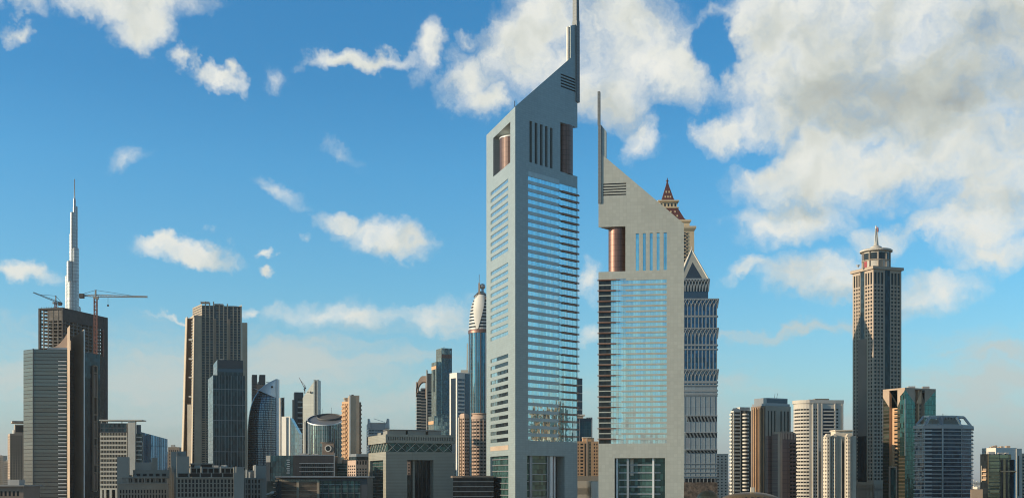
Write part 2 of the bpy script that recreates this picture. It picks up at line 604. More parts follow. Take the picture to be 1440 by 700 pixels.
M['khaki_lt'] = solid('pale khaki precast', (.50, .42, .32), .75, 0, .06)
M['mast_grey'] = solid('dull mast cladding', (.17, .19, .20), .6, .1, .05, .05, (4, 2.4, .2), .7)
M['concrete'] = solid('raw concrete', (.15, .135, .12), .9, 0, .25, .15)
M['conc_dark'] = solid('formwork and netting', (.06, .055, .052), .9, 0, .3, .2)
M['granite'] = solid('grey granite', (.235, .215, .18), .65, 0, .1, .06, (2.0, .8, .05), .82)
M['granite_lt'] = solid('smooth grey stone', (.255, .25, .225), .6, 0, .07)
M['gate_stone'] = solid('banded gate granite', (.31, .305, .26), .55, 0, .1, .05, (40, 1.1, .13), .66)
M['maroon'] = solid('maroon stone', (.20, .125, .105), .6, 0, .1, .05, (30, 3.3, .25), .7)
M['brown'] = solid('brown stone', (.22, .165, .13), .65)
M['roof'] = solid('roof membrane', (.30, .29, .27), .9)
M['roof_dark'] = solid('dark roof', (.10, .10, .10), .85)
M['unit'] = solid('rooftop plant', (.38, .37, .35), .6, .2)
M['metal'] = solid('grey metal', (.33, .34, .35), .4, .6)
M['metal_dk'] = solid('dark metal', (.07, .075, .08), .45, .5)
M['white_metal'] = solid('white coated metal', (.72, .73, .72), .4, .2, .05)
M['crane_red'] = solid('red brown crane paint', (.20, .075, .05), .6, .1)
M['crane_grey'] = solid('grey crane paint', (.26, .24, .22), .6, .2)
M['red'] = solid('red panel', (.34, .05, .06), .6)
M['orange'] = solid('orange and sunlit tan facing', (.58, .36, .20), .7)  # orange facing, also the colour for tan walls in warm sunlight
M['roof_red'] = solid('red roof tile', (.115, .038, .036), .7, 0, .2, .3, (1.6, 1.2, .16), .7)
M['gold'] = solid('gold shell panel', (.36, .24, .12), .38, .75, .15, .06, (5, 3, .1), .6)



def ground():
    m, t, b = new_mat('desert city ground')
    pos = t.n('NewGeometry').outputs['Position']
    n1 = t.noise(pos, .004, 6, .6); n2 = t.noise(pos, .05, 5, .6)
    base = t.mix(t.smooth(n1, .4, .6), (.24, .20, .15, 1), (.12, .115, .10, 1))
    base = t.mix(t.m('MULTIPLY', n2, .6), base, (.30, .25, .18, 1))
    t.put(b.inputs['Base Color'], base); b.inputs['Roughness'].default_value = .95
    g = MB(); g.poly((-26000, -900, 0), (26000, -900, 0), (26000, 30000, 0), (-26000, 30000, 0))
    g.build('ground', m)['kind'] = 'structure'
    r = MB(); r.poly((-420, -900, .05), (-380, -900, .05), (2100, 4200, .05), (2040, 4200, .05))
    r.build('road', solid('asphalt', (.05, .05, .052), .9))['kind'] = 'structure'


ground()


# ------------------------------------------------------------------ the two triangular towers
def tower_office():
    Y0 = 815
    C = V2(X(724.5, Y0), Y0)
    dr = V2(math.cos(R(47.4)), math.sin(R(47.4))); dl = V2(-math.cos(R(72.7)), math.sin(R(72.7)))
    Rr = C + dr * ray(C, dr, 812); L = C + dl * ray(C, dl, 684)
    cen = (C + Rr + L) / 3
    T = Thing('office_skyscraper', 'tallest grey triangular skyscraper with sloping top, thin mast and blue glass bands', 'skyscraper', cen.x, cen.y)
    pan = T.mb('wall', M['panel'])
    FL, FR = Face(L, C), Face(C, Rr)
    FB = Face(Rr, L)
    zA, zB = 32 + 427 * 863 / FOC, 283.5           # notch floor and underside of the wedge
    # ---- lower shaft, right face
    u1, u2, u3 = FR.u(742.5), FR.u(786.5), FR.L - .05
    zt = FR.z(744, 243); zb = FR.z(744, 619)
    n = 35
    pit = (zt - zb) / n
    rows = [(zb + i * pit, zb + i * pit + pit * .56) for i in range(n)]
    pz = FR.z(742, 640)
    pu1, pu2 = FR.u(741), FR.u(794)
    # wall below the glass with the tall doorway
    FR.quad(pan, 0, pu1, 0, pz); FR.quad(pan, pu2, FR.L, 0, pz); FR.quad(pan, 0, FR.L, pz, zb)
    FR.quad(pan, 0, u1, zb, zt + pit * .2); FR.quad(pan, 0, FR.L, zt + pit * .2, zA)
    FR.quad(pan, u3, FR.L, zb, zt + pit * .2)
    sp = T.mb('spandrel_wall', M['panel_light'])
    for i, (a, b) in enumerate(rows):
        FR.quad(sp, u1, u2, b, rows[i + 1][0] if i + 1 < n else zt + pit * .2)
        g = T.item('window_band', M['band_glass'])
        FR.quad(g, u1, u2, a, b, -.35)
        s1 = MB()
        for z_, o in ((a, 1), (b, -1)):
            sp.poly(FR.at(u1, z_), FR.at(u2, z_), FR.at(u2, z_, -.35), FR.at(u1, z_, -.35))
        sp.poly(FR.at(u1, a), FR.at(u1, a, -.35), FR.at(u1, b, -.35), FR.at(u1, b))
        g2 = T.item('corner_glass', M['band_glass'])
        FR.quad(g2, u2, u3, a - pit * .22, a + pit * .74, -.35)
        for p in (0,):
            FR.box(sp, u2, u3, a + pit * .74, a + pit * .78, -.35, -.15)
        if i % 1 == 0 and i < n - 1:
            lv = T.item('louvre', M['louver'])
            za = a + pit * .62
            for k in range(3):
                FR.box(lv, u2 + 3, u3 + (1.9 if k == 1 else 1.2), za + k * .5, za + k * .5 + .26, .1, .8)
            FR.box(lv, u2 - .8, u2 + 3, za + .62, za + .9, .1, .9)
    FR.quad(pan, u2, u3, rows[-1][0] + pit * .78, zt + pit * .2)
    # portal: glass lobby wall, white pier, red panel, dark recess
    dep = 7.0
    for u_ in (pu1, pu2):
        pan.poly(FR.at(u_, 0), FR.at(u_, 0, -dep), FR.at(u_, pz, -dep), FR.at(u_, pz))
    pan.poly(FR.at(pu1, pz), FR.at(pu2, pz), FR.at(pu2, pz, -dep), FR.at(pu1, pz, -dep))
    lg = T.mb('lobby_glass', M['green_glass'])
    FR.quad(lg, pu1, FR.u(776), 0, pz, -3.2)
    bars = T.mb('lobby_frame', M['metal'])
    for py in (650, 666, 676, 688, 698):
        FR.box(bars, pu1 + .1, FR.u(776) - .1, FR.z(750, py) - .5, FR.z(750, py), -3.2, -2.6)
    for px in (749.5, 751.5, 774):
        FR.box(bars, FR.u(px) - .5, FR.u(px) + .5, 0, pz - .02, -3.2, -2.4)
    FR.box(T.mb('pier', M['white_metal']), FR.u(776.2), FR.u(779.5), 0, pz - .02, -5.5, -1.5)
    FR.box(T.mb('banner', M['red']), FR.u(780), FR.u(784), FR.z(782, 668), pz - .03, -5.2, -4.4)
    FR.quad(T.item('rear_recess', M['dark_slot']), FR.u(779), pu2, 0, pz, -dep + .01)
    FR.box(T.mb('pier', M['white_metal']), FR.u(784.6), FR.u(786.4), 0, pz - .02, -5.5, -3.5)
    # ---- lower shaft, left face
    v1, v2 = FL.u(690), FL.u(714.6)
    zt = FL.z(714, 246); zb = FL.z(714, 620)
    pit = (zt - zb) / 35
    lrows = [(zb + i * pit, zb + i * pit + pit * .5) for i in range(35) if i not in (12, 24)]
    zs_ = FL.z(714, 478)
    facade(T, FL, zs_, zA, [(v1, v2)], [r for r in lrows if r[0] > zs_], pan, 'window_band', M['band_glass'], .4)
    low_ = [r for r in lrows if r[1] < zs_]
    rgw = random.Random(9)
    zc = FL.z(702, 640)
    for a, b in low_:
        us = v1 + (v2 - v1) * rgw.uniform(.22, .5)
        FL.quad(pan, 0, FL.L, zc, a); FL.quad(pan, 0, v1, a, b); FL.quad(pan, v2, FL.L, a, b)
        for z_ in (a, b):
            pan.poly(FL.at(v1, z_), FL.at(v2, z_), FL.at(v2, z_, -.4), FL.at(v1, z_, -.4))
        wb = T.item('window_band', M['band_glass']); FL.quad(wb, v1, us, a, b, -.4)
        wd = T.item('dark_reflection_band', M['black_glass']); FL.quad(wd, us, v2, a, b, -.4)  # black panes paint a dark reflection into part of the band
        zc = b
    FL.quad(pan, 0, FL.L, zc, zs_)
    zl = FL.z(702, 640)
    facade(T, FL, 0, zl, [(v1 - 1, v2 + .5)], [(.5, zl - .4)], pan, 'lobby_glass', M['green_glass'], 2.2)
    for k in range(9):
        z_ = zl - 3 - k * 4.2
        FL.box(bars, v1 - .8, v2 + .3, z_, z_ + .7, -2.1, -1.4)
    FL.box(T.mb('vent_panel', M['tan']), v1 - .5, v2 + .5, FL.z(702, 633), FL.z(702, 626.5), -.05, .12)
    FB.quad(pan, 0, FB.L, 0, zA); FB.quad(pan, 26, FB.L, zA, zB)
    pan.poly((*L, zA), (*C, zA), (*Rr, zA))
    # ---- notch storey: right face wall with five slots, recessed corner cylinder
    un = FR.u(788)
    slots = FR.pxs([(744.6, 748.3), (752, 755.7), (759.4, 763), (766.6, 770), (773.6, 777)])
    zs0, zs1 = FR.z(760, 232.5), FR.z(760, 175)
    wallN = MB()
    Fn = Face(C, FR.at(un, 0).xy)
    zmid = FR.z(770, 176)
    facade(T, Fn, zA, zB, slots, [(zs0, min(zs1, zB - .3))], pan, 'slot_window', M['dark_slot'], 1.6)
    inn = (cen - Rr)
    A = FR.at(un, 0).xy
    pan.poly((*A, zA), (*(A + inn.normalized() * 22), zA), (*(A + inn.normalized() * 22), zB), (*A, zB))
    cc = Rr + inn * .27
    T.item('corner_drum', M['bronze']).lathe(cc.x, cc.y, [(6.6, zA), (6.6, zB)], 32)
    # left opening
    o1, o2 = FL.u(693.6), FL.u(717.6)
    FL.quad(pan, 0, o1, zA, zB); FL.quad(pan, o2, FL.L, zA, zB)
    zo0, zo1 = FL.z(717, 229), FL.z(717, 172)
    FL.quad(pan, o1, o2, zA, zo0)
    FL.quad(pan, o1, o2, zo1, zB)
    pan.poly(FL.at(o1, zo1), FL.at(o2, zo1), FL.at(o2, zo1, -9), FL.at(o1, zo1, -9))
    for u_ in (o1, o2):
        pan.poly(FL.at(u_, zo0), FL.at(u_, zo0, -9), FL.at(u_, zB, -9), FL.at(u_, zB))
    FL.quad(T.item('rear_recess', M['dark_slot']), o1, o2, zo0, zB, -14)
    q = FL.at((o1 + o2) / 2 - 6.5, 0, -10.5)
    T.item('corner_drum', M['bronze_shaded']).lathe(q.x, q.y, [(9.5, zA), (9.5, zo1 - 4)], 32)
    T.mb('drum_rim', M['white_metal'], True).lathe(q.x, q.y, [(9.7, zo1 - 4), (9.7, zo1 - 3.2), (0, zo1 - 3.1)], 32)
    # ---- sloping wedge
    ztop = FR.z(809, 72)
    zl0 = zB
    zc = FR.z(724.6, 150)
    kt = lambda u: zc + (ztop - zc) * u / FR.L
    w = T.mb('sloping_crown', M['panel'])
    vz = FR.pxs([(788.5, 809)])[0]
    # vents: five slits recessed in the face
    za, zb2 = FR.z(800, 128.5), FR.z(800, 108)
    w.poly(FR.at(0, zB), FR.at(vz[0], zB), FR.at(vz[0], kt(vz[0])), FR.at(0, zc))
    w.poly(FR.at(vz[1], zB), FR.at(FR.L, zB), FR.at(FR.L, ztop), FR.at(vz[1], kt(vz[1])))
    w.poly(FR.at(vz[0], zb2), FR.at(vz[1], zb2), FR.at(vz[1], kt(vz[1])), FR.at(vz[0], kt(vz[0])))
    FR.quad(w, vz[0], vz[1], zB, za)
    ps = (zb2 - za) / 5
    for k in range(5):
        z_ = za + k * ps
        FR.quad(w, vz[0], vz[1], z_, z_ + ps * .5)
        v_ = T.item('vent_slot', M['dark_slot'])
        FR.quad(v_, vz[0], vz[1], z_ + ps * .5, z_ + ps, -.8)
        w.poly(FR.at(vz[0], z_ + ps * .5), FR.at(vz[1], z_ + ps * .5), FR.at(vz[1], z_ + ps * .5, -.8), FR.at(vz[0], z_ + ps * .5, -.8))
    zL = FL.z(684.5, 190)
    FLw = Face(L, C)
    um = FL.u(704.5)
    w.poly(FL.at(0, zB), FL.at(um - .9, zB), FL.at(um - .9, zL + (zc - zL) * um / FL.L), FL.at(0, zL))
    w.poly(FL.at(um + .9, zB), FL.at(FL.L, zB), FL.at(FL.L, zc), FL.at(um + .9, zL + (zc - zL) * um / FL.L))
    FL.quad(T.item('roof_groove', M['dark_slot']), um - .9, um + .9, zB, zL - .2, -1.2)
    w.poly((*L, zL), (*C, zc), (*Rr, ztop)); w.poly((*L, zB), (*C, zB), (*Rr, zB))
    w.poly((*Rr, zB), (*L, zB), (*L, zL), (*Rr, ztop))
    # ---- blade and mast on the high corner
    b = T.mb('mast_base', M['panel'])
    ua, ub = FR.u(802.4), FR.u(809.8)
    zm = FR.z(806, 33)
    for (p, q_, lo, hi, hi2) in ((ua, ub, kt(ua) - 8, FR.z(806, 38), zm),):
        b.hexa([FR.at(p, lo, -.2), FR.at(q_, lo, -.2), FR.at(q_, lo, -4), FR.at(p, lo, -4), FR.at(p, hi, -.2), FR.at(q_, hi2, -.2), FR.at(q_, hi2, -4), FR.at(p, hi, -4)])
    tub = FR.at(ua - .3, 0, -2)
    T.mb('mast_tube', M['offwhite'], True).lathe(tub.x, tub.y, [(1.1, kt(ua) - 6), (1.1, FR.z(803, 38)), (0, FR.z(803, 37))], 12)
    mt = T.mb('mast', M['mast_grey'])
    a_, b_ = FR.u(809.8), FR.u(814.2)
    mt.hexa([FR.at(a_, FR.z(812, 144), .8), FR.at(b_, FR.z(812, 144), .8), FR.at(b_, FR.z(812, 144), -3.4), FR.at(a_, FR.z(812, 144), -3.4),
             FR.at(a_, FR.z(812, 30), .8), FR.at(b_ - .2, FR.z(812, 30), .8), FR.at(b_ - .2, FR.z(812, 30), -3.4), FR.at(a_, FR.z(812, 30), -3.4)])
    mt2 = T.mb('mast_tip', M['mast_grey'])
    mt2.hexa([FR.at(a_, FR.z(812, 30), .6), FR.at(b_ - .3, FR.z(812, 30), .6), FR.at(b_ - .3, FR.z(812, 30), -3), FR.at(a_, FR.z(812, 30), -3),
              FR.at(a_, FR.z(812, -14), .6), FR.at(b_ - .9, FR.z(812, -14), .6), FR.at(b_ - .9, FR.z(812, -14), -3), FR.at(a_, FR.z(812, -14), -3)])
    T.mb('lightning_rod', M['metal_dk']).beam((C.x - .3, C.y + .8, zc), (C.x - .3, C.y + .8, zc + 4), .5)
    T.done()


def tower_hotel():
    Y0 = 735
    C = V2(X(961.8, Y0), Y0)
    dl = V2(-math.cos(R(10)), math.sin(R(10)))
    L = C + dl * ray(C, dl, 841.6)
    Bk = C + V2(math.cos(R(110)), math.sin(R(110))) * (C - L).length
    cen = (C + L + Bk) / 3
    T = Thing('hotel_skyscraper', 'second grey triangular skyscraper, shorter, its sloping top highest at the left under a thin mast', 'skyscraper', cen.x, cen.y)
    F = Face(L, C)
    w = T.mb('wall', M['panel_warm'])
    zA, zB = F.z(860, 381.8), F.z(860, 318.8)
    gt, gb = F.z(890, 391.5), F.z(890, 623)
    g0, g1, g2 = F.u(842.4), F.u(859), F.u(937.4)
    pz = F.z(900, 643.5)
    p0, p1 = F.u(864.2), F.u(935.2)
    F.quad(w, 0, p0, 0, pz); F.quad(w, p1, F.L, 0, pz); F.quad(w, 0, F.L, pz, gb); F.quad(w, g2, F.L, gb, gt); F.quad(w, 0, F.L, gt, zA)
    F.quad(w, 0, g0, gb, gt)
    n = 31
    pit = (gt - gb) / n
    sp = w
    for i in range(n):
        a = gb + i * pit
        F.quad(T.item('window_band', M['band_glass']), g1, g2, a, a + pit * .66, -.3)
        F.quad(T.item('corner_glass', M['black_glass']), g0, g1, a, a + pit * .8, -.3)  # near-black colour stands in for the taller tower's dark reflection
        us = F.u(874 if i % 2 else 880)
        F.box(sp, us, g2, a + pit * .66, a + pit, -.3, 0)
        F.quad(T.item('window_band', M['band_glass']), g1, us, a + pit * .66, a + pit, -.3)
        F.box(T.item('floor_strip', M['panel_warm']), g1, us - .02, a + pit * .80, a + pit * .9, -.3, -.1)
        F.box(sp, g0, g1, a + pit * (.8 if i % 2 else .9), a + pit, -.3, 0)
        if i % 2 == 0:
            lv = T.item('louvre', M['louver'])
            za = a + pit * .72
            for k in range(2):
                F.box(lv, g0 - 1.0, F.u(866), za + k * .5, za + .2 + k * .5, .1, 1.0)
            F.box(lv, F.u(866) + .02, F.u(872), za + .25, za + .5, .1, .8)
    # portal
    dep = 9
    for u_ in (p0, p1):
        w.poly(F.at(u_, 0), F.at(u_, 0, -dep), F.at(u_, pz, -dep), F.at(u_, pz))
    w.poly(F.at(p0, pz), F.at(p1, pz), F.at(p1, pz, -dep), F.at(p0, pz, -dep))
    F.quad(T.mb('lobby_glass', M['green_glass']), p0, p1, 0, pz, -5)
    fr = T.mb('lobby_frame', M['metal'])
    for py in (653, 664, 674.5, 684, 694, 704):
        F.box(fr, F.u(869), p1 - 3, F.z(900, py) - .35, F.z(900, py) + .35, -4.98, -4.3)
    F.box(T.item('pier', M['white_metal']), F.u(866), F.u(868.4), 0, pz - .02, -5.5, -2.5)
    F.box(T.item('pier', M['metal']), F.u(881), F.u(884), 0, pz - .02, -5, -2)
    F.box(T.item('pier', M['white_metal']), F.u(917), F.u(919.6), 0, pz - .02, -5, -2)
    F.box(T.item('lobby_panel', M['cream']), F.u(885.5), F.u(890), F.z(890, 668), pz - .5, -4.98, -4.6)
    # sides
    F2, F3 = Face(C, Bk), Face(Bk, L)
    F2.quad(w, 0, F2.L, 0, zA); F3.quad(w, 0, F3.L, 0, zA)
    w.poly((*L, zA), (*C, zA), (*Bk, zA))
    # notch storey
    un = F.u(879.5)
    Fn = Face(F.at(un, 0).xy, C)
    slots = Fn.pxs([(894, 898.6), (904, 908.2), (913.6, 917.8), (923.4, 927.6), (933.2, 937.6)])
    facade(T, Fn, zA, zB, slots, [(F.z(915, 380), F.z(915, 327.5))], w, 'slot_window', M['band_glass'], .9, 1)
    inn = cen - L
    A = F.at(un, 0).xy
    w.poly((*A, zA), (*A, zB), (*(A + inn.normalized() * 20 + V2(6, 6)), zB), (*(A + inn.normalized() * 20 + V2(6, 6)), zA))
    F2.quad(w, 0, F2.L, zA, zB); F3.quad(w, 0, F3.L * .5, zA, zB)
    q = F.at(F.u(867), 0, -7)
    T.mb('corner_drum', M['bronze'], True).lathe(q.x, q.y, [(5.6, zA), (5.6, zB)], 32)
    # wedge
    zl, zr = F.z(843, 213), F.z(961.8, 314.5)
    kt = lambda u: zl + (zr - zl) * u / F.L
    cr = T.mb('sloping_crown', M['panel_warm'])
    va, vb = F.u(848), F.u(880.5)
    z0, z1 = F.z(860, 277), F.z(860, 258)
    cr.poly(F.at(0, zB), F.at(va, zB), F.at(va, kt(va)), F.at(0, zl))
    cr.poly(F.at(vb, zB), F.at(F.L, zB), F.at(F.L, zr), F.at(vb, kt(vb)))
    F.quad(cr, va, vb, zB, z0)
    cr.poly(F.at(va, z1), F.at(vb, z1), F.at(vb, kt(vb)), F.at(va, kt(va)))
    ps = (z1 - z0) / 5
    for k in range(5):
        z_ = z0 + k * ps
        F.quad(cr, va, vb, z_, z_ + ps * .55)
        F.quad(T.item('vent_slot', M['dark_slot']), va, vb, z_ + ps * .55, z_ + ps, -.8)
        cr.poly(F.at(va, z_ + ps * .55), F.at(vb, z_ + ps * .55), F.at(vb, z_ + ps * .55, -.8), F.at(va, z_ + ps * .55, -.8))
    cr.poly((*L, zl), (*C, zr), (*Bk, zr)); cr.poly((*L, zB), (*C, zB), (*Bk, zB))
    cr.poly((*C, zB), (*Bk, zB), (*Bk, zr), (*C, zr)); cr.poly((*Bk, zB), (*L, zB), (*L, zl), (*Bk, zr))
    # blade and mast
    b = T.mb('mast_base', M['panel'])
    a, c = F.u(845.5), F.u(852.6)
    b.hexa([F.at(a, kt(a) - 5, -.2), F.at(c, kt(c) - 1, -.2), F.at(c, kt(c) - 1, -3), F.at(a, kt(a) - 5, -3), F.at(a, F.z(846, 176), -.2), F.at(c, F.z(852, 185), -.2), F.at(c, F.z(852, 185), -3), F.at(a, F.z(846, 176), -3)])
    F.box(T.mb('mast', M['mast_grey']), F.u(841.2), F.u(845.3), F.z(843, 286), F.z(843, 176), -3, .7)
    F.box(T.mb('mast_tip', M['mast_grey']), F.u(840.4), F.u(844), F.z(843, 175.8), F.z(843, 129), -2.4, .4)
    T.done()


tower_office()
tower_hotel()

# ------------------------------------------------------------------ left group
def far_blocks():
    for px0, px1, py, Y, lab in ((-6, 4.5, 640, 2500, 'hazy tan far block cut by the left edge of the view'), (4.6, 13, 648, 2400, 'hazy tan far block just left of the stepped tan building'),
                                 (236, 252, 628, 1700, 'small far tan block just left of the khaki tower base'), (226, 237, 638, 1750, 'small far low cream block beside the blue glass wedge')):
        fp = foot(Y, px0, px0 + .4, px1, 8, depth=30)
        T = Thing('distant_building', lab, 'building', X((px0 + px1) / 2, Y), Y)
        mass(T, fp, Z(py, Y), M['tan'], M['roof'], None, dict(cols=lambda F: even(1, F.L - 1, 5, .5), rows=floors(0, Z(py, Y) - 3, 4.6, .5, low(Y)), mat=M['window'], depth=.6))
        clutter(T, fp, Z(py, Y) - 1, 2, M['unit'], 4, int(px1 * 3), 4)
        T.done()


def stepped_tan():
    Y = 1500
    T = Thing('office_building', 'stepped tan building with flat canopy roof half behind the striped glass tower at far left', 'office building', X(30, Y), Y + 12)
    fp = foot(Y, 10.8, 14, 46, 10)
    zt = Z(609, Y)
    mass(T, fp, zt, M['tan'], M['roof'], dict(cols=lambda F: even(1, F.L - 1, 4, .45), rows=floors(0, zt - 2, 3.3, .55, low(Y)), mat=M['window'], depth=.5),
         dict(cols=lambda F: even(.5, F.L - .5, 9, .5), rows=floors(0, zt - 2, 3.3, .62, low(Y)), mat=M['window'], depth=.6))
    fp2 = foot(Y + 4, 20, 21, 46, 10)
    F = Face(fp2[1], fp2[2])
    mass(T, fp2, Z(596, Y), M['tan'], M['roof'], None, dict(cols=lambda F: [(1, F.L - 1)], rows=[(Z(607, Y), Z(598, Y))], mat=M['window'], name='penthouse_glass', split=6), z0=zt - 1.0, part='upper_storey')
    fp3 = foot(Y + 1, 15.5, 17, 48, 10)
    T.mb('canopy', M['offwhite']).prism([tuple(p) for p in fp3], Z(593, Y), Z(591, Y))
    T.mb('stair_tower', M['offwhite'], True).lathe(X(17.5, Y), Y + 7, [(2.6, zt - 1), (2.6, Z(604, Y)), (0, Z(603.5, Y))], 14)
    T.done()


def low_brown():
    Y = 700
    T = Thing('low_building', 'low brown building with pale roof slab at the bottom left corner', 'building', X(12, Y), Y + 10)
    fp = foot(Y, -30, -29, 33, 4, depth=30)
    mass(T, fp, Z(683.5, Y), M['brown'], M['roof'], None, dict(cols=lambda F: even(2, F.L - 2, 9, .55), rows=[(Z(697, Y), Z(690, Y))], mat=M['window'], depth=.3))
    T.mb('roof_slab', M['roof']).prism([tuple(p) for p in foot(Y - 2, -31, -30, 34, 4, depth=34)], Z(683.3, Y), Z(681.5, Y))
    clutter(T, fp, Z(681.5, Y), 3, M['unit'], 6, 5, 3)
    T.done()


def striped_tower():
    Y = 1100
    T = Thing('glass_office_tower', 'dark striped glass tower split by two tall brown fins, before the unfinished tower', 'office tower', X(85, Y), Y + 20)
    gl = glass('grey striped curtain wall', (.135, .142, .138), .45, .12, .12, .02, (400, 3.36, .28), '17191a')
    fp = foot(Y, 33, 46.6, 94.5, 7, 40)
    F1, F2 = Face(fp[0], fp[1]), Face(fp[1], fp[2])
    zt = Z(490.5, Y)
    w = T.mb('left_wing', gl)
    F1.quad(w, 0, F1.L, 0, zt); F2.quad(w, 0, F2.L, 0, zt)
    Rr = fp[2]
    Bk, Bl = Rr + V2(6, 34), fp[0] + V2(10, 30)
    Face(Rr, Bk).quad(w, 0, 34.5, 0, zt)
    Face(Bl, fp[0]).quad(w, 0, (Bl - fp[0]).length, 0, zt)
    T.mb('roof', M['roof_dark']).poly((*fp[0], zt), (*fp[1], zt), (*Rr, zt), (*Bk, zt), (*Bl, zt))
    F2.box(T.mb('corner_seam', M['metal_dk']), -.3, .5, 0, zt + .5, -.2, .25)
    F2.box(T.mb('parapet', M['metal']), F2.u(66), F2.L, zt, zt + 1.6, -1.2, -.05)
    # louvre fins
    a, b = F2.u(82.3), F2.u(93.8)
    z = Z(508, Y)
    while z > low(Y):
        F2.box(T.item('light_shelf', M['white_metal']), a, b, z, z + .7, .02, 1.5)
        F2.box(T.item('shelf_window', M['black_glass']), a, b, z + .7 + .01, z + 1.9, .02, .12)
        z -= 3.36
    # sail: concave sheet between roof and first fin
    sail = T.mb('sail_wall', M['pink_tan'])
    N = 14
    ztip = Z(461.5, Y); zlow = Z(488.5, Y)
    pts = []
    for i in range(N + 1):
        k = i / N
        pts.append((X(66 + 31 * k, Y + 3), zlow + (ztip - zlow) * (k ** 2.4)))
    for i in range(N):
        for yy in (Y + 4, Y + 5.5):
            sail.poly((pts[i][0], yy, zt - 1), (pts[i + 1][0], yy, zt - 1), (pts[i + 1][0], yy, pts[i + 1][1]), (pts[i][0], yy, pts[i][1]))
        sail.poly((pts[i][0], Y + 4, pts[i][1]), (pts[i + 1][0], Y + 4, pts[i + 1][1]), (pts[i + 1][0], Y + 5.5, pts[i + 1][1]), (pts[i][0], Y + 5.5, pts[i][1]))
    f1 = T.item('fin', M['tan'])
    xa, xb = X(94.8, Y - 2), X(98, Y - 2)
    sk = lambda px, y: X(px, y)
    pl = [(sk(94.6, Y + 3), Y + 3), (sk(98.2, Y - 14), Y - 14), (sk(98.4, Y + 24), Y + 24), (sk(95.4, Y + 24), Y + 24)]
    f1.hexa([(*p_, 0) for p_ in pl] + [(*p_, ztip + e_) for p_, e_ in zip(pl, (.4, 1, .6, .2))])
    # second fin, an inclined wall whose top sweeps up to the right
    p, q = V2(X(98.8, Y + 26), Y + 26), V2(X(117.6, Y - 4), Y - 4)
    d = (q - p).normalized(); nn = V2(d.y, -d.x)
    f2 = T.item('fin', M['tan_dark'])
    N = 10
    za, zb = Z(479, Y + 26), Z(463, Y - 4)
    for i in range(N):
        k0, k1 = i / N, (i + 1) / N
        s0, s1 = p + (q - p) * k0, p + (q - p) * k1
        h0, h1 = za + (zb - za) * k0 ** .75, za + (zb - za) * k1 ** .75
        t0, t1 = s0 - nn * .9, s1 - nn * .9
        f2.poly((*s0, 0), (*s1, 0), (*s1, h1), (*s0, h0)); f2.poly((*t0, 0), (*t1, 0), (*t1, h1), (*t0, h0))
        f2.poly((*s0, h0), (*s1, h1), (*t1, h1), (*t0, h0))
    T.mb('fin_edge', M['white_metal']).hexa([(*q, 0), (*(q - nn * .9), 0), (*(q - nn * .9 + d * .5), 0), (*(q + d * .5), 0), (*q, zb), (*(q - nn * .9), zb), (*(q - nn * .9 + d * .5), zb), (*(q + d * .5), zb)])
    # right wing
    wing = T.mb('right_wing', M['black_glass'])
    a_, b_ = V2(X(118.6, Y), Y), V2(X(140.6, Y + 14), Y + 14)
    F3 = Face(a_, b_)
    z1, z2 = Z(494.5, Y), Z(498.5, Y + 14)
    wing.poly(F3.at(0, 0), F3.at(F3.L, 0), F3.at(F3.L, z2), F3.at(0, z1))
    B = b_ + V2(-4, 24)
    wing.poly((*b_, 0), (*B, 0), (*B, z2), (*b_, z2)); wing.poly((*a_, z1), (*b_, z2), (*B, z2))
    upper = T.mb('upper_glass', M['dark_glass'])
    upper.poly(F3.at(.2, Z(530, Y), .15), F3.at(F3.L - .2, Z(534, Y), .15), F3.at(F3.L - .2, z2 - .3, .15), F3.at(.2, z1 - .3, .15))
    mast = T.mb('frame_mast', M['tan_dark'])
    u0, u1 = F3.u(129.2), F3.u(135.2)
    zt2, zb2 = Z(513, Y), Z(690, Y)
    F3.box(mast, u0, u0 + .9, zb2, zt2, .2, 2.5); F3.box(mast, u1 - .9, u1, zb2, zt2, .2, 2.5)
    for py in (513, 523, 557, 582, 592, 615, 626, 653, 664, 690):
        z_ = Z(py, Y)
        F3.box(mast, u0 + .9, u1 - .9, z_ - .5, z_ + .5, .2, 2.4)
    for pa, pb in ((525, 556), (594, 614), (628, 652), (666, 688)):
        F3.quad(T.item('mast_panel', M['brown']), u0 + .9, u1 - .9, Z(pb, Y), Z(pa, Y), 1.2)
    T.done()


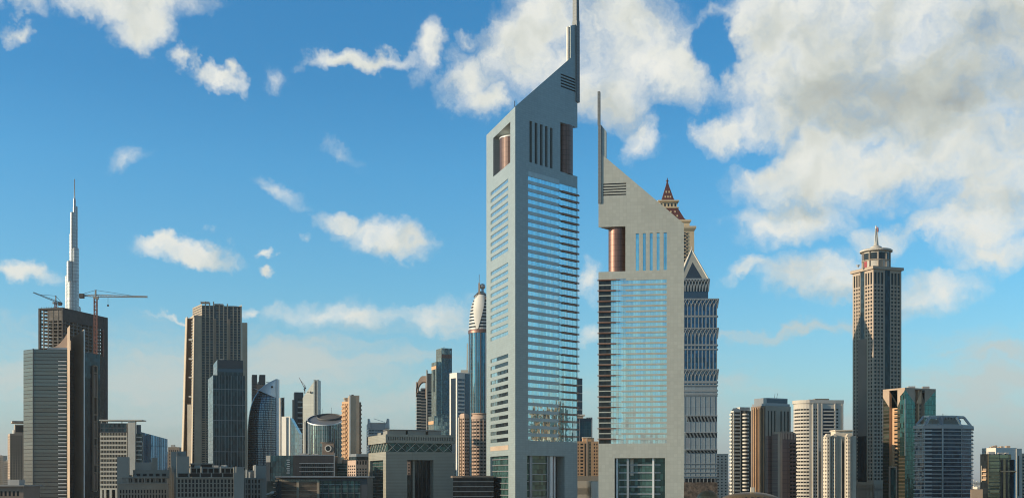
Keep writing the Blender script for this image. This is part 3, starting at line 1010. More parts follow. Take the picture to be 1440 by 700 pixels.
def crane(name, label, base, htop, jib_end, counter, apex, mast_w, mat, mat2, luff=0.0, cw=None):
    """tower crane: lattice mast, jib with counter jib, tie rods, cab, ballast"""
    T = Thing(name, label, 'crane', *base)
    bx, by, bz = base
    m = T.mb('mast', mat)
    h = mast_w / 2
    for sx in (-h, h):
        for sy in (-h, h):
            m.beam((bx + sx, by + sy, bz), (bx + sx, by + sy, htop), mast_w * .22)
    z, k = bz, 0
    st = mast_w * 1.5
    while z + st < htop:
        for s in (-h, h):
            a, b = (-h, h) if k % 2 else (h, -h)
            m.beam((bx + a, by + s, z), (bx + b, by + s, z + st), mast_w * .15)
            m.beam((bx + s, by + a, z), (bx + s, by + b, z + st), mast_w * .15)
        z += st; k += 1
    j = T.mb('jib', mat2)
    def truss(p, q, w, mb):
        p, q = Vector(p), Vector(q)
        up = Vector((0, 0, w))
        mb.beam(p, q, w * .3); mb.beam(p + Vector((0, w, 0)), q + Vector((0, w, 0)), w * .3); mb.beam(p + up + Vector((0, w / 2, 0)), q + up * .5 + Vector((0, w / 2, 0)), w * .3)
        n = max(4, int((q - p).length / (w * 1.3)))
        for i in range(n):
            a, b = p + (q - p) * i / n, p + (q - p) * (i + 1) / n
            t = up * (1 - .5 * (i + .5) / n) + Vector((0, w / 2, 0))
            mid = (a + b) / 2 + t
            mb.beam(a, mid, w * .16); mb.beam(mid, b, w * .16)
    jz = htop
    truss((bx, by - .8, jz), jib_end, mast_w * .75, j)
    cj = T.mb('counter_jib', mat2)
    truss((bx, by - .8, jz), counter, mast_w * .75, cj)
    T.mb('apex', mat2).beam((bx, by, jz), (bx, by, apex), mast_w * .5)
    tie = T.mb('tie_rod', M['metal_dk'])
    for e, k_ in ((jib_end, .7), (counter, .9)):
        q = Vector((bx, by, jz)).lerp(Vector(e), k_)
        tie.beam((bx, by, apex - .3), q + Vector((0, 0, mast_w * .5)), .35)
    dirx = 1 if counter[0] > bx else -1
    q = mast_w / 3
    T.mb('ballast', M['conc_dark']).box(min(counter[0], counter[0] - dirx * 5 * q), max(counter[0], counter[0] - dirx * 5 * q), by - 2 * q, by + 2 * q, counter[2] - 3 * q, counter[2] + 2.2 * q)
    T.mb('cab', M['crane_grey']).box(bx - (1.6 + dirx * 2.6) * q, bx + (1.2 - dirx * 2.6) * q, by - 3 * q, by - .5 * q, jz - 3.2 * q, jz - .2 * q)
    T.mb('turntable', mat2).box(bx - h * 1.4, bx + h * 1.4, by - h * 1.4, by + h * 1.4, htop - 2.4, htop - .2)
    if cw:
        hook = Vector((bx, by, jz)).lerp(Vector(jib_end), cw)
        T.mb('hook', M['metal_dk']).beam(hook, hook - Vector((0, 0, 9)), .3)
        T.mb('hook', M['metal_dk']).box(hook.x - .9, hook.x + .9, hook.y - .8, hook.y + .8, hook.z - 11, hook.z - 9)
    T.done()


def construction_tower():
    Y = 1400
    T = Thing('unfinished_tower', 'dark concrete tower under construction with open floors, behind the finned striped tower', 'unfinished building', X(95, Y), Y + 30)
    fp = foot(Y, 54, 88, 151.5, 76, 14)
    L, C, Rr, B = fp
    FL, FR = Face(L, C), Face(C, Rr)
    ztop = Z(432, Y)
    con, dk = M['concrete'], M['conc_dark']
    ins = lambda p, k: p + ((L + Rr) / 2 - p) * k
    zf = ztop - 5
    k = 0
    while zf > Z(600, Y):
        poly = [tuple(ins(p, .03)) for p in fp]
        T.item('floor_slab', con).prism(poly, zf - .9, zf)
        zf -= 4.1; k += 1
    col = lambda F, u, z0, z1, w=1.2, o=-1.2: F.box(T.item('column', con), u - w / 2, u + w / 2, z0, z1, o - w, o)
    for u in (6, 12, 18.5, 25):
        col(FL, u, 0, ztop - 2.5)
    for i in range(1, 12):
        col(FR, FR.L * i / 12, 0, ztop - 2.5, 1.5)
    # frame of edge columns and the roof slab
    fr = T.mb('edge_frame', dk)
    FL.box(fr, 0, 2.4, 0, ztop, -2.6, .2)
    FL.box(fr, FL.L - 1.2, FL.L + .3, 0, ztop, -1.6, .2)
    FR.box(fr, FR.L - 9, FR.L, 0, ztop - .2, -4, .2)
    T.mb('roof_slab', dk).prism([tuple(p) for p in fp], ztop - 2.0, ztop)
    FR.box(T.mb('top_screen', dk), 1.5, FR.L - 9.1, ztop - 15, ztop - 2.1, -1.0, -.1)
    FL.box(T.mb('top_wall', con), 11, FL.L - 1.3, ztop - 15, ztop - 2.1, -3.2, -1.6)
    # lift core inside, net and hoist
    core = [tuple(ins(p, .65)) for p in fp]
    T.mb('lift_core', dk).prism(core, 0, ztop - 2.1)
    cp = [tuple(ins(p, .45)) for p in fp]
    T.mb('inner_partition', con).prism(cp, 0, ztop - 17)
    rg = random.Random(3)
    for i in range(26):
        u = rg.uniform(2, FR.L - 20); z = ztop - 18 - rg.randint(0, 26) * 4.1
        FR.box(T.item('formwork_panel', M['conc_dark'] if i % 3 else M['tan_dark']), u, u + rg.uniform(4, 12), z, z + 3.1, -2.6, -2.2)
    for i in range(10):
        u = rg.uniform(2, FL.L - 9); z = ztop - 20 - rg.randint(0, 10) * 4.1
        FL.box(T.item('formwork_panel', M['conc_dark']), u, u + rg.uniform(3, 7), z, z + 3.1, -2.6, -2.2)
    FR.box(T.mb('hoist_mast', M['crane_red']), FR.L - 12.5, FR.L - 10.5, 0, ztop - 16, .2, 1.8)
    for i in range(8):
        u = 4 + i * 3.2
        T.item('guard_post', dk).box(FL.at(u, 0).x - .15, FL.at(u, 0).x + .15, FL.at(u, 0).y + .4, FL.at(u, 0).y + .7, ztop, ztop + 1.3)
    T.done()
    crane('tower_crane', 'small crane on the roof of the unfinished tower, jib raised to the left', (X(78.5, 1412), 1412, ztop), Z(424.5, 1412),
          (X(46.5, 1400), 1400, Z(411.5, 1400)), (X(87.5, 1414), 1414, Z(427, 1414)), Z(415.5, 1412), 2.2, M['crane_red'], M['crane_grey'])
    crane('tower_crane', 'tall red brown crane before the unfinished tower, long level jib to the right', (X(134.5, 1388), 1388, 0), Z(417, 1388),
          (X(207, 1388), 1388, Z(417.6, 1388)), (X(112, 1388), 1388, Z(415.6, 1388)), Z(407.5, 1388), 3.0, M['crane_red'], M['crane_grey'], cw=.24)


def needle_tower():
    Y = 3150
    T = Thing('supertall_tower', 'far silver stepped needle tower rising behind the unfinished tower at left', 'skyscraper', X(101, Y), Y)
    tiers = [(90, 100, 387, 8), (95, 104, 368, -6), (96.6, 105, 328, 6), (99.6, 105.6, 299, -3), (101, 110.8, 349, 0), (101.5, 108.2, 290, 5), (92, 110.6, 430, 14), (103, 106.6, 280, 0), (97, 110.7, 397, -12)]
    for i, (a, b, py, dy) in enumerate(tiers):
        r = (b - a) / 2 * Y / FOC
        mb = MB()
        z = Z(py, Y)
        mb.lathe(X((a + b) / 2, Y), Y + dy, [(r, 0), (r, z - 3), (r * .9, z), (0, z)], 28)
        mb.build('tier', M['steel'], T.o, False)
        bands = MB()
        for k in range(5):
            zz = Z(430, Y) + 14 + k * 62
            if zz < z - 15:
                bands.lathe(X((a + b) / 2, Y), Y + dy, [(r + .3, zz), (r + .3, zz + 4)], 28)
        if bands.f:
            bands.build('mechanical_band', M['metal'], T.o)
    T.mb('spire', M['steel'], True).lathe(X(104.8, Y), Y, [(3.2, Z(300, Y)), (2.6, Z(280, Y)), (1.5, Z(278, Y)), (1.0, Z(252, Y)), (0, Z(251.6, Y))], 12)
    T.done()


def cream_office():
    Y = 900
    T = Thing('office_building', 'cream banded office block with pale pier and flat overhanging roof', 'office building', X(165, Y), Y + 10)
    fp = foot(Y, 139.5, 140.5, 178.4, 3, depth=26)
    zt = Z(594.5, Y); zm = Z(608, Y); zb = Z(688, Y)
    F = Face(fp[1], fp[2])
    w = T.mb('wall', M['cream'])
    n = 13
    pit = (zm - zb) / n
    rows = [(zb + i * pit + pit * .36, zb + (i + 1) * pit - pit * .02) for i in range(n)]
    facade(T, F, zb, zm, even(0.3, F.L - .3, 17, .84), rows, w, 'window', M['window'], .9)
    up = T.mb('upper_wall', M['metal_dk'])
    facade(T, F, zm, zt, even(.3, F.L - .3, 6, .92), [(zm + .8, zm + 3.2), (zm + 3.9, zt - .6)], up, 'penthouse_glass', M['dark_glass'], .3)
    L, C, Rr, B = fp
    for a, b in ((L, C), (Rr, B), (B, L)):
        Face(a, b).quad(w, 0, (b - a).length, zb, zt)
    T.mb('roof', M['roof']).poly((*L, zt), (*C, zt), (*Rr, zt), (*B, zt))
    base = T.mb('base', M['window'])
    Face(L + V2(0, 2), C + V2(.5, 2.5)).quad(base, 0, 1, 0, zb); F.quad(base, 0, F.L, 0, zb, -3)
    for px in (142, 147.5, 155.5, 163.5):
        F.box(T.item('column', M['cream']), F.u(px) - .8, F.u(px) + .8, 0, zb, -1.8, -.1)
    # pier, canopy, glazed return
    F.box(T.mb('pier', M['offwhite']), F.u(180), F.u(190.3), 0, Z(591.2, Y), -3, .6)
    F.box(T.mb('side_bay', M['dark_glass']), F.u(190.5), F.u(198.5), 0, Z(609, Y), -6, -2.5)
    F.box(T.mb('roof_lantern', M['window_blue']), F.u(190.5), F.u(196), Z(609, Y) + .01, Z(596.5, Y), -5, -3)
    for i in range(11):
        z = Z(615 + i * 6.2, Y)
        F.box(T.item('side_spandrel', M['offwhite']), F.u(190.5), F.u(198.3), z, z + 1.0, -2.5, -2.3)
    F.box(T.mb('canopy', M['offwhite']), F.u(140), F.u(200), Z(591.2, Y), Z(589.6, Y), -12, 1.4)
    for px in (141.5, 149, 170.5):
        F.box(T.item('canopy_post', M['offwhite']), F.u(px), F.u(px) + .5, zt, Z(591.3, Y), -1.2, -.6)
    T.done()


def blue_wedge():
    Y = 1000
    gl = glass('blue striped glass', (.16, .30, .46), .8, .06, .25, .02, (1.7, 60, .16), '1c3346')
    T = Thing('glass_building', 'blue vertically striped glass building with sloping roof, beside the cream banded block', 'office building', X(216, Y), Y + 12)
    a, b = V2(X(195, Y), Y), V2(X(235.6, Y + 6), Y + 6)
    F = Face(a, b)
    z1, z2 = Z(606, Y), Z(617, Y + 6)
    g = T.mb('curtain_wall', gl)
    k = 24
    for i in range(k):
        u0, u1 = F.L * i / k, F.L * (i + 1) / k
        g.poly(F.at(u0, 0), F.at(u1, 0), F.at(u1, z1 + (z2 - z1) * (i + 1) / k), F.at(u0, z1 + (z2 - z1) * i / k))
    for i in range(k + 1):
        u = F.L * i / k
        F.box(T.item('mullion', M['metal']), max(u - .1, 0), min(u + .1, F.L), 0, z1 + (z2 - z1) * i / k + .1, 0, .35)
    c, d = b + V2(-8, 26), a + V2(-8, 26)
    g.poly((*b, 0), (*c, 0), (*c, z2), (*b, z2)); g.poly((*d, 0), (*a, 0), (*a, z1), (*d, z1)); g.poly((*c, 0), (*d, 0), (*d, z1), (*c, z2))
    T.mb('roof', M['roof_dark']).poly((*a, z1 - .3), (*b, z2 - .3), (*c, z2 - .3), (*d, z1 - .3))
    T.done()


def khaki_tower():
    Y = 1620
    T = Thing('khaki_tower', 'tall khaki tower with ribbed front and a bright framed slot down its left edge', 'skyscraper', X(300, Y), Y + 25)
    k = M['khaki']
    fp = foot(Y, 270.8, 284, 340, 12, 60)
    L, C, Rr, B = fp
    zt = Z(427, Y)
    F = Face(C, Rr)
    FLu = Face(L, C)
    w = T.mb('wall', k)
    facade(T, FLu, Z(446, Y), zt, [(1, FLu.L - 1)], floors(Z(446, Y), zt - 1, 3.2, .35), w, 'louvre_band', M['metal_dk'], .3)
    FLu.quad(w, 0, FLu.L, 0, Z(446, Y))
    F.quad(T.mb('glass_front', M['dark_glass']), 0, F.L, 0, zt - 2, -1.6)
    Face(Rr, B).quad(w, 0, (B - Rr).length, 0, zt); Face(B, L).quad(w, 0, (L - B).length, 0, zt)
    T.mb('roof', M['roof']).poly((*L, zt - 2), (*C, zt - 2), (*Rr, zt - 2), (*B, zt - 2))
    # three ribbed bays
    mods = [(284, 301.5), (303.5, 321), (323.5, 340)]
    for mi, (a, b) in enumerate(mods):
        ua, ub = F.u(a), F.u(b)
        top = Z(423.6 + mi * 2.6, Y)
        for q in range(3):
            uu = ua + (ub - ua) * (.28, .62, .93)[q]
            F.box(T.item('rib', k), uu - .75, uu + .75, 0, top - (q == 1) * 1.5, -1.6, .8)
        F.box(T.item('bay_cap', M['white']), ua - 2, ua + (ub - ua) * .60, top - 1.4, top + .3, -14, -1.7)
        for q in range(60):
            z = zt - 3 - q * 3.5
            if z < low(Y):
                break
            F.box(T.item('floor_edge', M['granite']), ua + .2, ub - .2, z - .8, z, -1.6, -.6)
    for px in (302.4, 322.3):
        u = F.u(px)
        F.box(T.item('brown_pier', M['tan_dark']), u - 1.5, u + 1.5, 0, Z(447.5, Y), -1.2, 1.8)
    ua, ub = F.u(340.3), F.u(347.8)
    F.box(T.mb('side_fin', k), ua, ub, 0, Z(452, Y), -22, .6)
    # front wall beside the frame, then the sloping portal frame that faces left
    a, b = V2(X(273, Y - 6), Y - 6), V2(X(283.6, Y - 4), Y - 4)
    Fw = Face(a, b)
    Fw.box(w, 0, Fw.L, 0, Z(444, Y), -30, 0)
    zt2 = Z(444.2, Y)
    sl = X(273, Y - 6)
    zb_ = Z(650, Y)
    def post(pt, pb, wpx, ya, yb, part, mat):
        """leaning post whose broad side looks towards the left and the viewer"""
        m = T.item(part, mat)
        k0 = (0 - zb_) / (zt2 - zb_)
        lo = pb + (pt - pb) * k0
        l0, l1, r0, r1 = X(lo, yb), X(pt, yb), X(lo + wpx, ya), X(pt + wpx, ya)
        EDGE[part + str(pt)] = (l0, l1)
        m.hexa([(l0, yb, 0), (r0, ya, 0), (r0 + .6, ya + 1, 0), (l0 + 1.2, yb + 1, 0), (l1, yb, zt2), (r1, ya, zt2), (r1 + .6, ya + 1, zt2), (l1 + 1.2, yb + 1, zt2)])
    fm = M['khaki_lt']
    EDGE = {}
    post(260.6, 254.6, 2.4, Y + 6, Y + 22, 'frame_post', fm)
    post(271.0, 268.0, 2.2, Y - 8, Y + 6, 'frame_post', fm)
    T.mb('frame_lintel', fm).hexa([(X(261, Y), Y + 20, zt2 - 2.4), (sl, Y - 8, zt2 - 2.4), (sl, Y + 4, zt2 - 2.4), (X(261, Y) + 2, Y + 24, zt2 - 2.4), (X(261, Y), Y + 20, zt2 + .3), (sl, Y - 8, zt2 + .3), (sl, Y + 4, zt2 + .3), (X(261, Y) + 2, Y + 24, zt2 + .3)])
    rec = T.mb('slot_recess', M['tan_dark'])
    e0, e1 = EDGE['frame_post260.6']
    rec.hexa([(e0 + .8, Y + 22.5, 0), (sl, Y + 8, 0), (sl, Y + 12, 0), (e0 + .8, Y + 27, 0), (e1 + .8, Y + 22.5, zt2 - .1), (sl, Y + 8, zt2 - .1), (sl, Y + 12, zt2 - .1), (e1 + .8, Y + 27, zt2 - .1)])
    z = zt2 - 8; i = 0
    while z > Z(640, Y):
        T.item('balcony', M['white']).box(X(269.6, Y) - .4, sl - .4, Y - 1, Y + 8, z, z + 1.2)
        z -= 3.9; i += 1
    for py in (477, 504, 530, 557):
        z = Z(py, Y)
        T.item('sky_bridge', M['white']).box(X(265.4, Y), sl - .6, Y - .5, Y + 12, z - 1, z + .6)
    T.mb('slot_column', M['cream']).box(X(262.5, Y), X(268.5, Y), Y + 3, Y + 14, 0, Z(568, Y))
    Fw2 = Face(C, Rr)
    for q in range(26):
        z = Z(588 + q * 3.2, Y)
        if z < low(Y): break
        F.box(T.item('stair_landing', k), F.u(284.5), F.u(291), z - 1.2, z, .9, 3.0)
    T.done()


def dark_tower():
    Y = 1200
    T = Thing('dark_glass_tower', 'dark blue green glass tower with thin pale vertical mullions, in front of the khaki tower', 'office tower', X(318, Y), Y + 20)
    g = glass('dark teal curtain wall', (.022, .045, .055), .3, .06, .6, .03, (1.75, 4.0, .14), '18262c')
    g2 = glass('pale side glass', (.13, .18, .20), .4, .06, .25, .03, (1.75, 4.0, .14), '3c4a50')
    fp = foot(Y, 292.5, 299.5, 344.5, 14)
    zt = Z(527, Y)
    L, C, Rr, B = fp
    FL, F = Face(L, C), Face(C, Rr)
    c = T.mb('curtain_wall', g)
    F.quad(c, 0, F.L, 0, zt); Face(Rr, B).quad(c, 0, (B - Rr).length, 0, zt); Face(B, L).quad(c, 0, (L - B).length, 0, zt)
    FL.quad(T.mb('side_wall', g2), 0, FL.L, 0, zt)
    T.mb('roof', M['roof_dark']).poly(*[(*p, zt - .5) for p in fp])
    for px in (308, 316.5, 325, 333.5, 341.5):
        F.box(T.item('mullion', M['metal']), F.u(px) - .2, F.u(px) + .2, 0, zt, 0, .35)
    for px in (299.7, 304, 312, 321, 329, 337.5):
        F.box(T.item('mullion', M['metal']), F.u(px) - .1, F.u(px) + .1, 0, zt, 0, .3)
    for i in range(9):
        z = zt - 14 - i * 15.5
        F.box(T.item('transom', M['metal']), .1, F.L, z, z + .35, 0, .2)
    fp2 = foot(Y + 3, 300, 305.5, 341.8, 14)
    z2 = Z(505, Y)
    F2 = Face(fp2[1], fp2[2]); F2L = Face(fp2[0], fp2[1])
    u = T.mb('upper_block', M['dark_glass'])
    F2.quad(u, 0, F2.L, zt - .5, z2); F2L.quad(T.mb('side_wall', g2), 0, F2L.L, zt - .5, z2)
    Face(fp2[2], fp2[3]).quad(u, 0, 30, zt - .5, z2)
    T.mb('plant_screen', M['metal_dk']).poly(F2.at(.3, Z(516.5, Y), .2), F2.at(F2.L - .3, Z(516.5, Y), .2), F2.at(F2.L - .3, z2 - .4, .2), F2.at(.3, z2 - .4, .2))
    T.mb('roof', M['roof_dark']).poly(*[(*p, z2 - .4) for p in fp2])
    F2.box(T.mb('upper_band', M['window_blue']), .3, F2.L - .3, Z(522, Y), Z(517.2, Y), .02, .15)
    clutter(T, fp2, z2 - .4, 3, M['unit'], 3, 3, 2.5)
    whip(T, X(313, Y), Y + 8, z2, 3, M['metal_dk'], .5)
    T.done()
    # small pair of slabs between it and the bullet tower
    Y = 1750
    T = Thing('slab_tower', 'small dark twin slab tower peeking out left of the bullet shaped tower', 'office tower', X(362, Y), Y + 15)
    for a, b, py, nm in ((353.6, 361.6, 526.5, 0), (364, 373.2, 526.5, 0), (361.7, 363.9, 536, 1)):
        fpx = foot(Y + nm * 6, a, a + .8, b, 10)
        mass(T, fpx, Z(py, Y), M['granite'] if nm else M['metal_dk'], M['roof_dark'], None, dict(cols=lambda F: even(.4, F.L - .4, 3, .8), rows=floors(0, Z(py, Y) - (12 if not nm else 2), 4, .5, low(Y)), mat=M['window'], depth=.3))
    fpx = foot(Y - 8, 361, 361.4, 373.5, 10)
    mass(T, fpx, Z(541, Y), M['brown'], M['roof_dark'], part='podium_wall')
    T.done()


def bullet_tower():
    Y = 1250
    m, t, b = new_mat('diamond lattice skin')
    uv = t.n('UVMap').outputs[0]
    s = t.n('SeparateXYZ'); t.put(s.inputs[0], uv)
    u, v = s.outputs[0], s.outputs[1]
    p = t.m('SINE', t.m('ADD', t.m('MULTIPLY', u, 1.9), t.m('MULTIPLY', v, 1.35)))
    q = t.m('SINE', t.m('SUBTRACT', t.m('MULTIPLY', u, 1.9), t.m('MULTIPLY', v, 1.35)))
    e = t.m('MULTIPLY', p, q)
    f = t.smooth(e, -.05, .35)
    t.put(b.inputs['Base Color'], t.mix(f, (.03, .05, .07, 1), (.30, .34, .36, 1)))
    t.put(b.inputs['Metallic'], t.m('SUBTRACT', .7, t.m('MULTIPLY', f, .4)))
    b.inputs['Roughness'].default_value = .22
    T = Thing('bullet_tower', 'dark bullet shaped tower with diamond lattice skin and a white slanted cap', 'office tower', X(369, Y), Y)
    def left(py):
        tb = [(700, 348.5), (640, 348.2), (605, 348.6), (585, 350), (570, 353.2), (558, 358), (550, 363.5), (544, 369), (538, 378), (532.5, 388.6)]
        for (y1, x1), (y2, x2) in zip(tb, tb[1:]):
            if y1 >= py >= y2:
                return x1 + (x2 - x1) * (y1 - py) / (y1 - y2)
        return tb[-1][1]
    right = 389.5
    dep = 17
    def ring(py, n=40, cut=None):
        l = left(py)
        cx, r = (l + right) / 2, (right - l) / 2
        row = []
        for i in range(n):
            a = 2 * math.pi * i / n
            px = cx + r * math.cos(a)
            row.append((X(px, Y), Y + dep * math.sin(a) * min(1, (r / 20.5) ** .6), Z(py, Y)))
        return row
    # body up to a slanted boundary, cap above it
    split = lambda px: 548.5 + (px - 364) * .43
    pys = [720, 690, 660, 630, 605, 590, 578, 568, 560, 554, 549.5]
    def clampring(py, lo):
        row = []
        for (x, y, z) in ring(py):
            px = x * FOC / Y + 720
            zs = Z(split(px), Y)
            row.append((x, y, min(z, zs) if lo else max(z, zs)))
        return row
    T.mb('lattice_skin', m, True).grid([clampring(py, True) for py in pys], True)
    capm = T.mb('white_cap', M['white_metal'], True)
    capm.grid([clampring(py, False) for py in (560, 554, 549.5, 546, 542, 538, 535, 533, 532.6)], True)
    T.mb('side_spine', M['white_metal']).box(X(389.2, Y), X(391.4, Y), Y - 3, Y + 6, 0, Z(533, Y))
    T.mb('cap_window', M['window']).lathe(X(385, Y), Y - dep * .55, [(1.2, Z(546, Y)), (1.2, Z(545, Y) + 1.2)], 10)
    T.mb('aerial_bar', M['metal_dk']).beam((X(374, Y), Y, Z(537.5, Y)), (X(384, Y), Y, Z(537.3, Y)), .7)
    T.done()


def slabs_middle():
    # slender grey pair right of the bullet tower
    Y = 1450
    T = Thing('slab_tower', 'slender pale slab tower with dark glass side, directly right of the bullet shaped tower', 'office tower', X(396, Y), Y + 10)
    fp = foot(Y, 391, 394.2, 396, 30)
    mass(T, fp, Z(559, Y), M['offwhite'], M['roof'])
    fp = foot(Y + 2, 395.8, 396.2, 399.8, 20)
    mass(T, fp, Z(558.5, Y), M['dark_glass'], M['roof'], part='glass_side')
    F = Face(fp[1], fp[2]); F.box(T.mb('edge_fin', M['metal']), F.L - .8, F.L, 0, Z(558, Y), 0, 1.2)
    T.done()
    # white twin slabs with sloping glass
    Y = 1120
    T = Thing('white_slab_building', 'building with two bright white vertical slabs and a sloping pale glass wing', 'office building', X(409, Y), Y + 10)
    wm = M['white']
    for a, b, py in ((397.4, 402.6, 585.2), (403.4, 408.2, 585)):
        T.item('white_slab', wm).prism([tuple(p) for p in foot(Y, a - 1.4, b - .2, b, 12, 24)], 0, Z(py, Y))
    T.mb('slab_gap', M['window']).box(X(402.5, Y + 4), X(403.5, Y + 4), Y + 3, Y + 10, 0, Z(587, Y))
    gl = glass('pale green wing glass', (.40, .47, .46), .6, .1, .12, .02, (1.2, 3.4, .12), '7c8a88')
    a, b, c = X(408.3, Y + 1), X(420.6, Y + 1), Y + 1
    g = T.mb('glass_wing', gl)
    z1, z2 = Z(587, Y), Z(609, Y)
    g.hexa([(a, c, 0), (b, c, 0), (b, c + 16, 0), (a, c + 16, 0), (a, c, z1), (b, c, z2), (b, c + 16, z2), (a, c + 16, z1)])
    T.done()
    # dark tower with white notches
    Y = 1550
    T = Thing('dark_slab_tower', 'dark brown slab tower with pale notches, left of the tall sloped pale tower', 'office tower', X(419, Y), Y + 12)
    fp = foot(Y, 413, 414, 426.6, 6)
    zt = Z(551, Y)
    mass(T, fp, zt, M['metal_dk'], M['roof_dark'])
    F = Face(fp[1], fp[2])
    for i in range(12):
        z = zt - 13 - i * 6.8
        F.box(T.item('notch_sill', M['offwhite']), F.u(418.6), F.u(425.6), z, z + 1.2, .02, .9)
        F.box(T.item('notch_window', M['window']), F.u(418.6), F.u(425.6), z + 1.25, z + 5.2, .02, .2)
    fp = foot(Y - 3, 410.6, 411, 414, 8, depth=12)
    mass(T, fp, Z(562, Y), M['brown'], M['roof_dark'], part='side_wing')
    T.done()
    crane('tower_crane', 'tiny far crane with a steep red jib above the dark notched slab tower', (X(428.5, Y + 10), Y + 10, zt - 1), zt + 5, (X(420.8, Y), Y, Z(531, Y)), (X(430.5, Y + 12), Y + 12, zt + 6), zt + 10, 1.0, M['crane_red'], M['crane_red'])
    # pale sloped tower
    Y = 1360
    T = Thing('sloped_tower', 'tall pale tower whose roof slopes up to thin twin fins, behind the round glass building', 'office tower', X(436, Y), Y + 12)
    pl = solid('pale green grey cladding', (.46, .48, .44), .5, .2, .05, .02, (30, 3.2, .2), .85)
    a, b = X(425.8, Y), X(442.2, Y)
    z1, z2 = Z(559, Y), Z(536.5, Y)
    w = T.mb('sloped_wall', pl)
    w.hexa([(a, Y, 0), (b, Y - 4, 0), (b, Y + 18, 0), (a, Y + 18, 0), (a, Y, z1), (b, Y - 4, z2), (b, Y + 18, z2), (a, Y + 18, z1)])
    for px, pw in ((442.3, 2.2), (446.4, 2.0)):
        T.item('fin', pl).box(X(px, Y), X(px + pw, Y), Y - 6, Y + 14, 0, Z(534, Y))
    T.mb('dark_slot', M['dark_glass']).box(X(444.4, Y), X(446.5, Y), Y - 2, Y + 12, 0, Z(536, Y))
    for i, (px, py) in enumerate(((434, 552), (437.5, 551.5), (437, 552.6))):
        T.item('wall_lamp', M['metal_dk']).box(X(px, Y) - .5, X(px, Y) + .5, Y - 4.6, Y - 3.4, Z(py, Y), Z(py, Y) + 1)
    T.done()


def round_building():
    Y = 1000
    T = Thing('round_glass_building', 'round glass building with slanted disc roof and a white ring emblem', 'office building', X(455, Y), Y + 16)
    gl = glass('green grey round glass', (.16, .23, .23), .7, .08, .25, .02, (1.5, 3.5, .14), '2a3434')
    r = 27 * Y / FOC
    cx, cy = X(454.5, Y), Y + r
    zb, zf = Z(581.5, Y + 2 * r), Z(597.5, Y)
    n = 72
    rows = [[], []]
    for i in range(n):
        a = 2 * math.pi * i / n
        x, y = cx + r * math.cos(a), cy + r * math.sin(a)
        k = (y - cy + r) / (2 * r)
        rows[0].append((x, y, 0)); rows[1].append((x, y, zf + (zb - zf) * k))
    g = T.mb('drum_glass', gl, True)
    g.grid(rows, True)
    T.mb('disc_roof', M['metal'], False).poly(*[(x, y, z - .4) for x, y, z in rows[1]])
    rim = T.mb('roof_rim', M['white_metal'])
    o = [(cx + (x - cx) * 1.03, cy + (y - cy) * 1.03, z - .5) for x, y, z in rows[1]]
    rim.grid([o, [(x, y, z + .9) for x, y, z in o]], True); rim.grid([[(x, y, z + .9) for x, y, z in o], [(cx + (x - cx) * .96, cy + (y - cy) * .96, z + .4) for x, y, z in rows[1]]], True)
    pl = T.mb('roof_well', M['roof_dark'])
    inner = [(cx + (x - cx) * .62 + 1.5, cy + 5 + (y - cy) * .5, zf + (zb - zf) * ((cy + 5 + (y - cy) * .5) - cy + r) / (2 * r) + .15) for x, y, z in rows[1]]
    pl.poly(*inner)
    pl.grid([inner, [(x, y, z + 1.0) for x, y, z in inner]], True)
    # vertical fins and floor lines on the front
    for i in range(26):
        a = R(188 + i * 6.6)
        x, y = cx + (r + .15) * math.cos(a), cy + (r + .15) * math.sin(a)
        k = (y - cy + r) / (2 * r)
        T.item('mullion', M['metal'] if i % 4 else M['white_metal']).beam((x, y, 0), (x, y, zf + (zb - zf) * max(k, 0) - .6), .35)
    zs = Z(622, Y)
    T.mb('bay_frame', M['tan_dark']).lathe(cx, cy, [(r + .5, zs - .5), (r + .5, zs + .5)], 30, 262, 300)
    xs = X(469.5, Y)
    T.mb('bay_frame', M['tan_dark']).beam((xs, cy - math.sqrt(max(r * r - (xs - cx) ** 2, 1)) - .5, 0), (xs, cy - math.sqrt(max(r * r - (xs - cx) ** 2, 1)) - .5, Z(602, Y)), .9)
    ex, ez = X(461.5, Y - 1), Z(630, Y - 1)
    T.mb('emblem_panel', M['brown']).box(X(453, Y - 1), X(469.3, Y - 1), Y - 1, Y + 5, 0, zs - .6)
    ring = T.mb('emblem_ring', M['white'])
    N = 28
    def circ(rad, yy):
        return [(ex + rad * math.cos(2 * math.pi * i / N), yy, ez + rad * math.sin(2 * math.pi * i / N)) for i in range(N)]
    ring.grid([circ(2.0, Y - 1.05), circ(2.0, Y - 1.5), circ(2.75, Y - 1.5), circ(2.75, Y - 1.05)], True)
    T.mb('emblem_disc', M['black_glass']).poly(*circ(1.95, Y - 1.06))
    # tall left fin
    T.mb('edge_fin', M['offwhite']).box(X(425.2, Y), X(427.4, Y), Y + 8, Y + 24, 0, Z(592, Y))
    T.mb('side_glass', M['dark_glass']).box(X(427.5, Y), X(431.5, Y), Y + 9, Y + 22, 0, Z(590, Y))
    for i, px in enumerate((448, 452, 465)):
        whip(T, X(px, Y + 20), Y + 24, zb - 1, 4 + i, M['metal_dk'], .2)
    T.done()


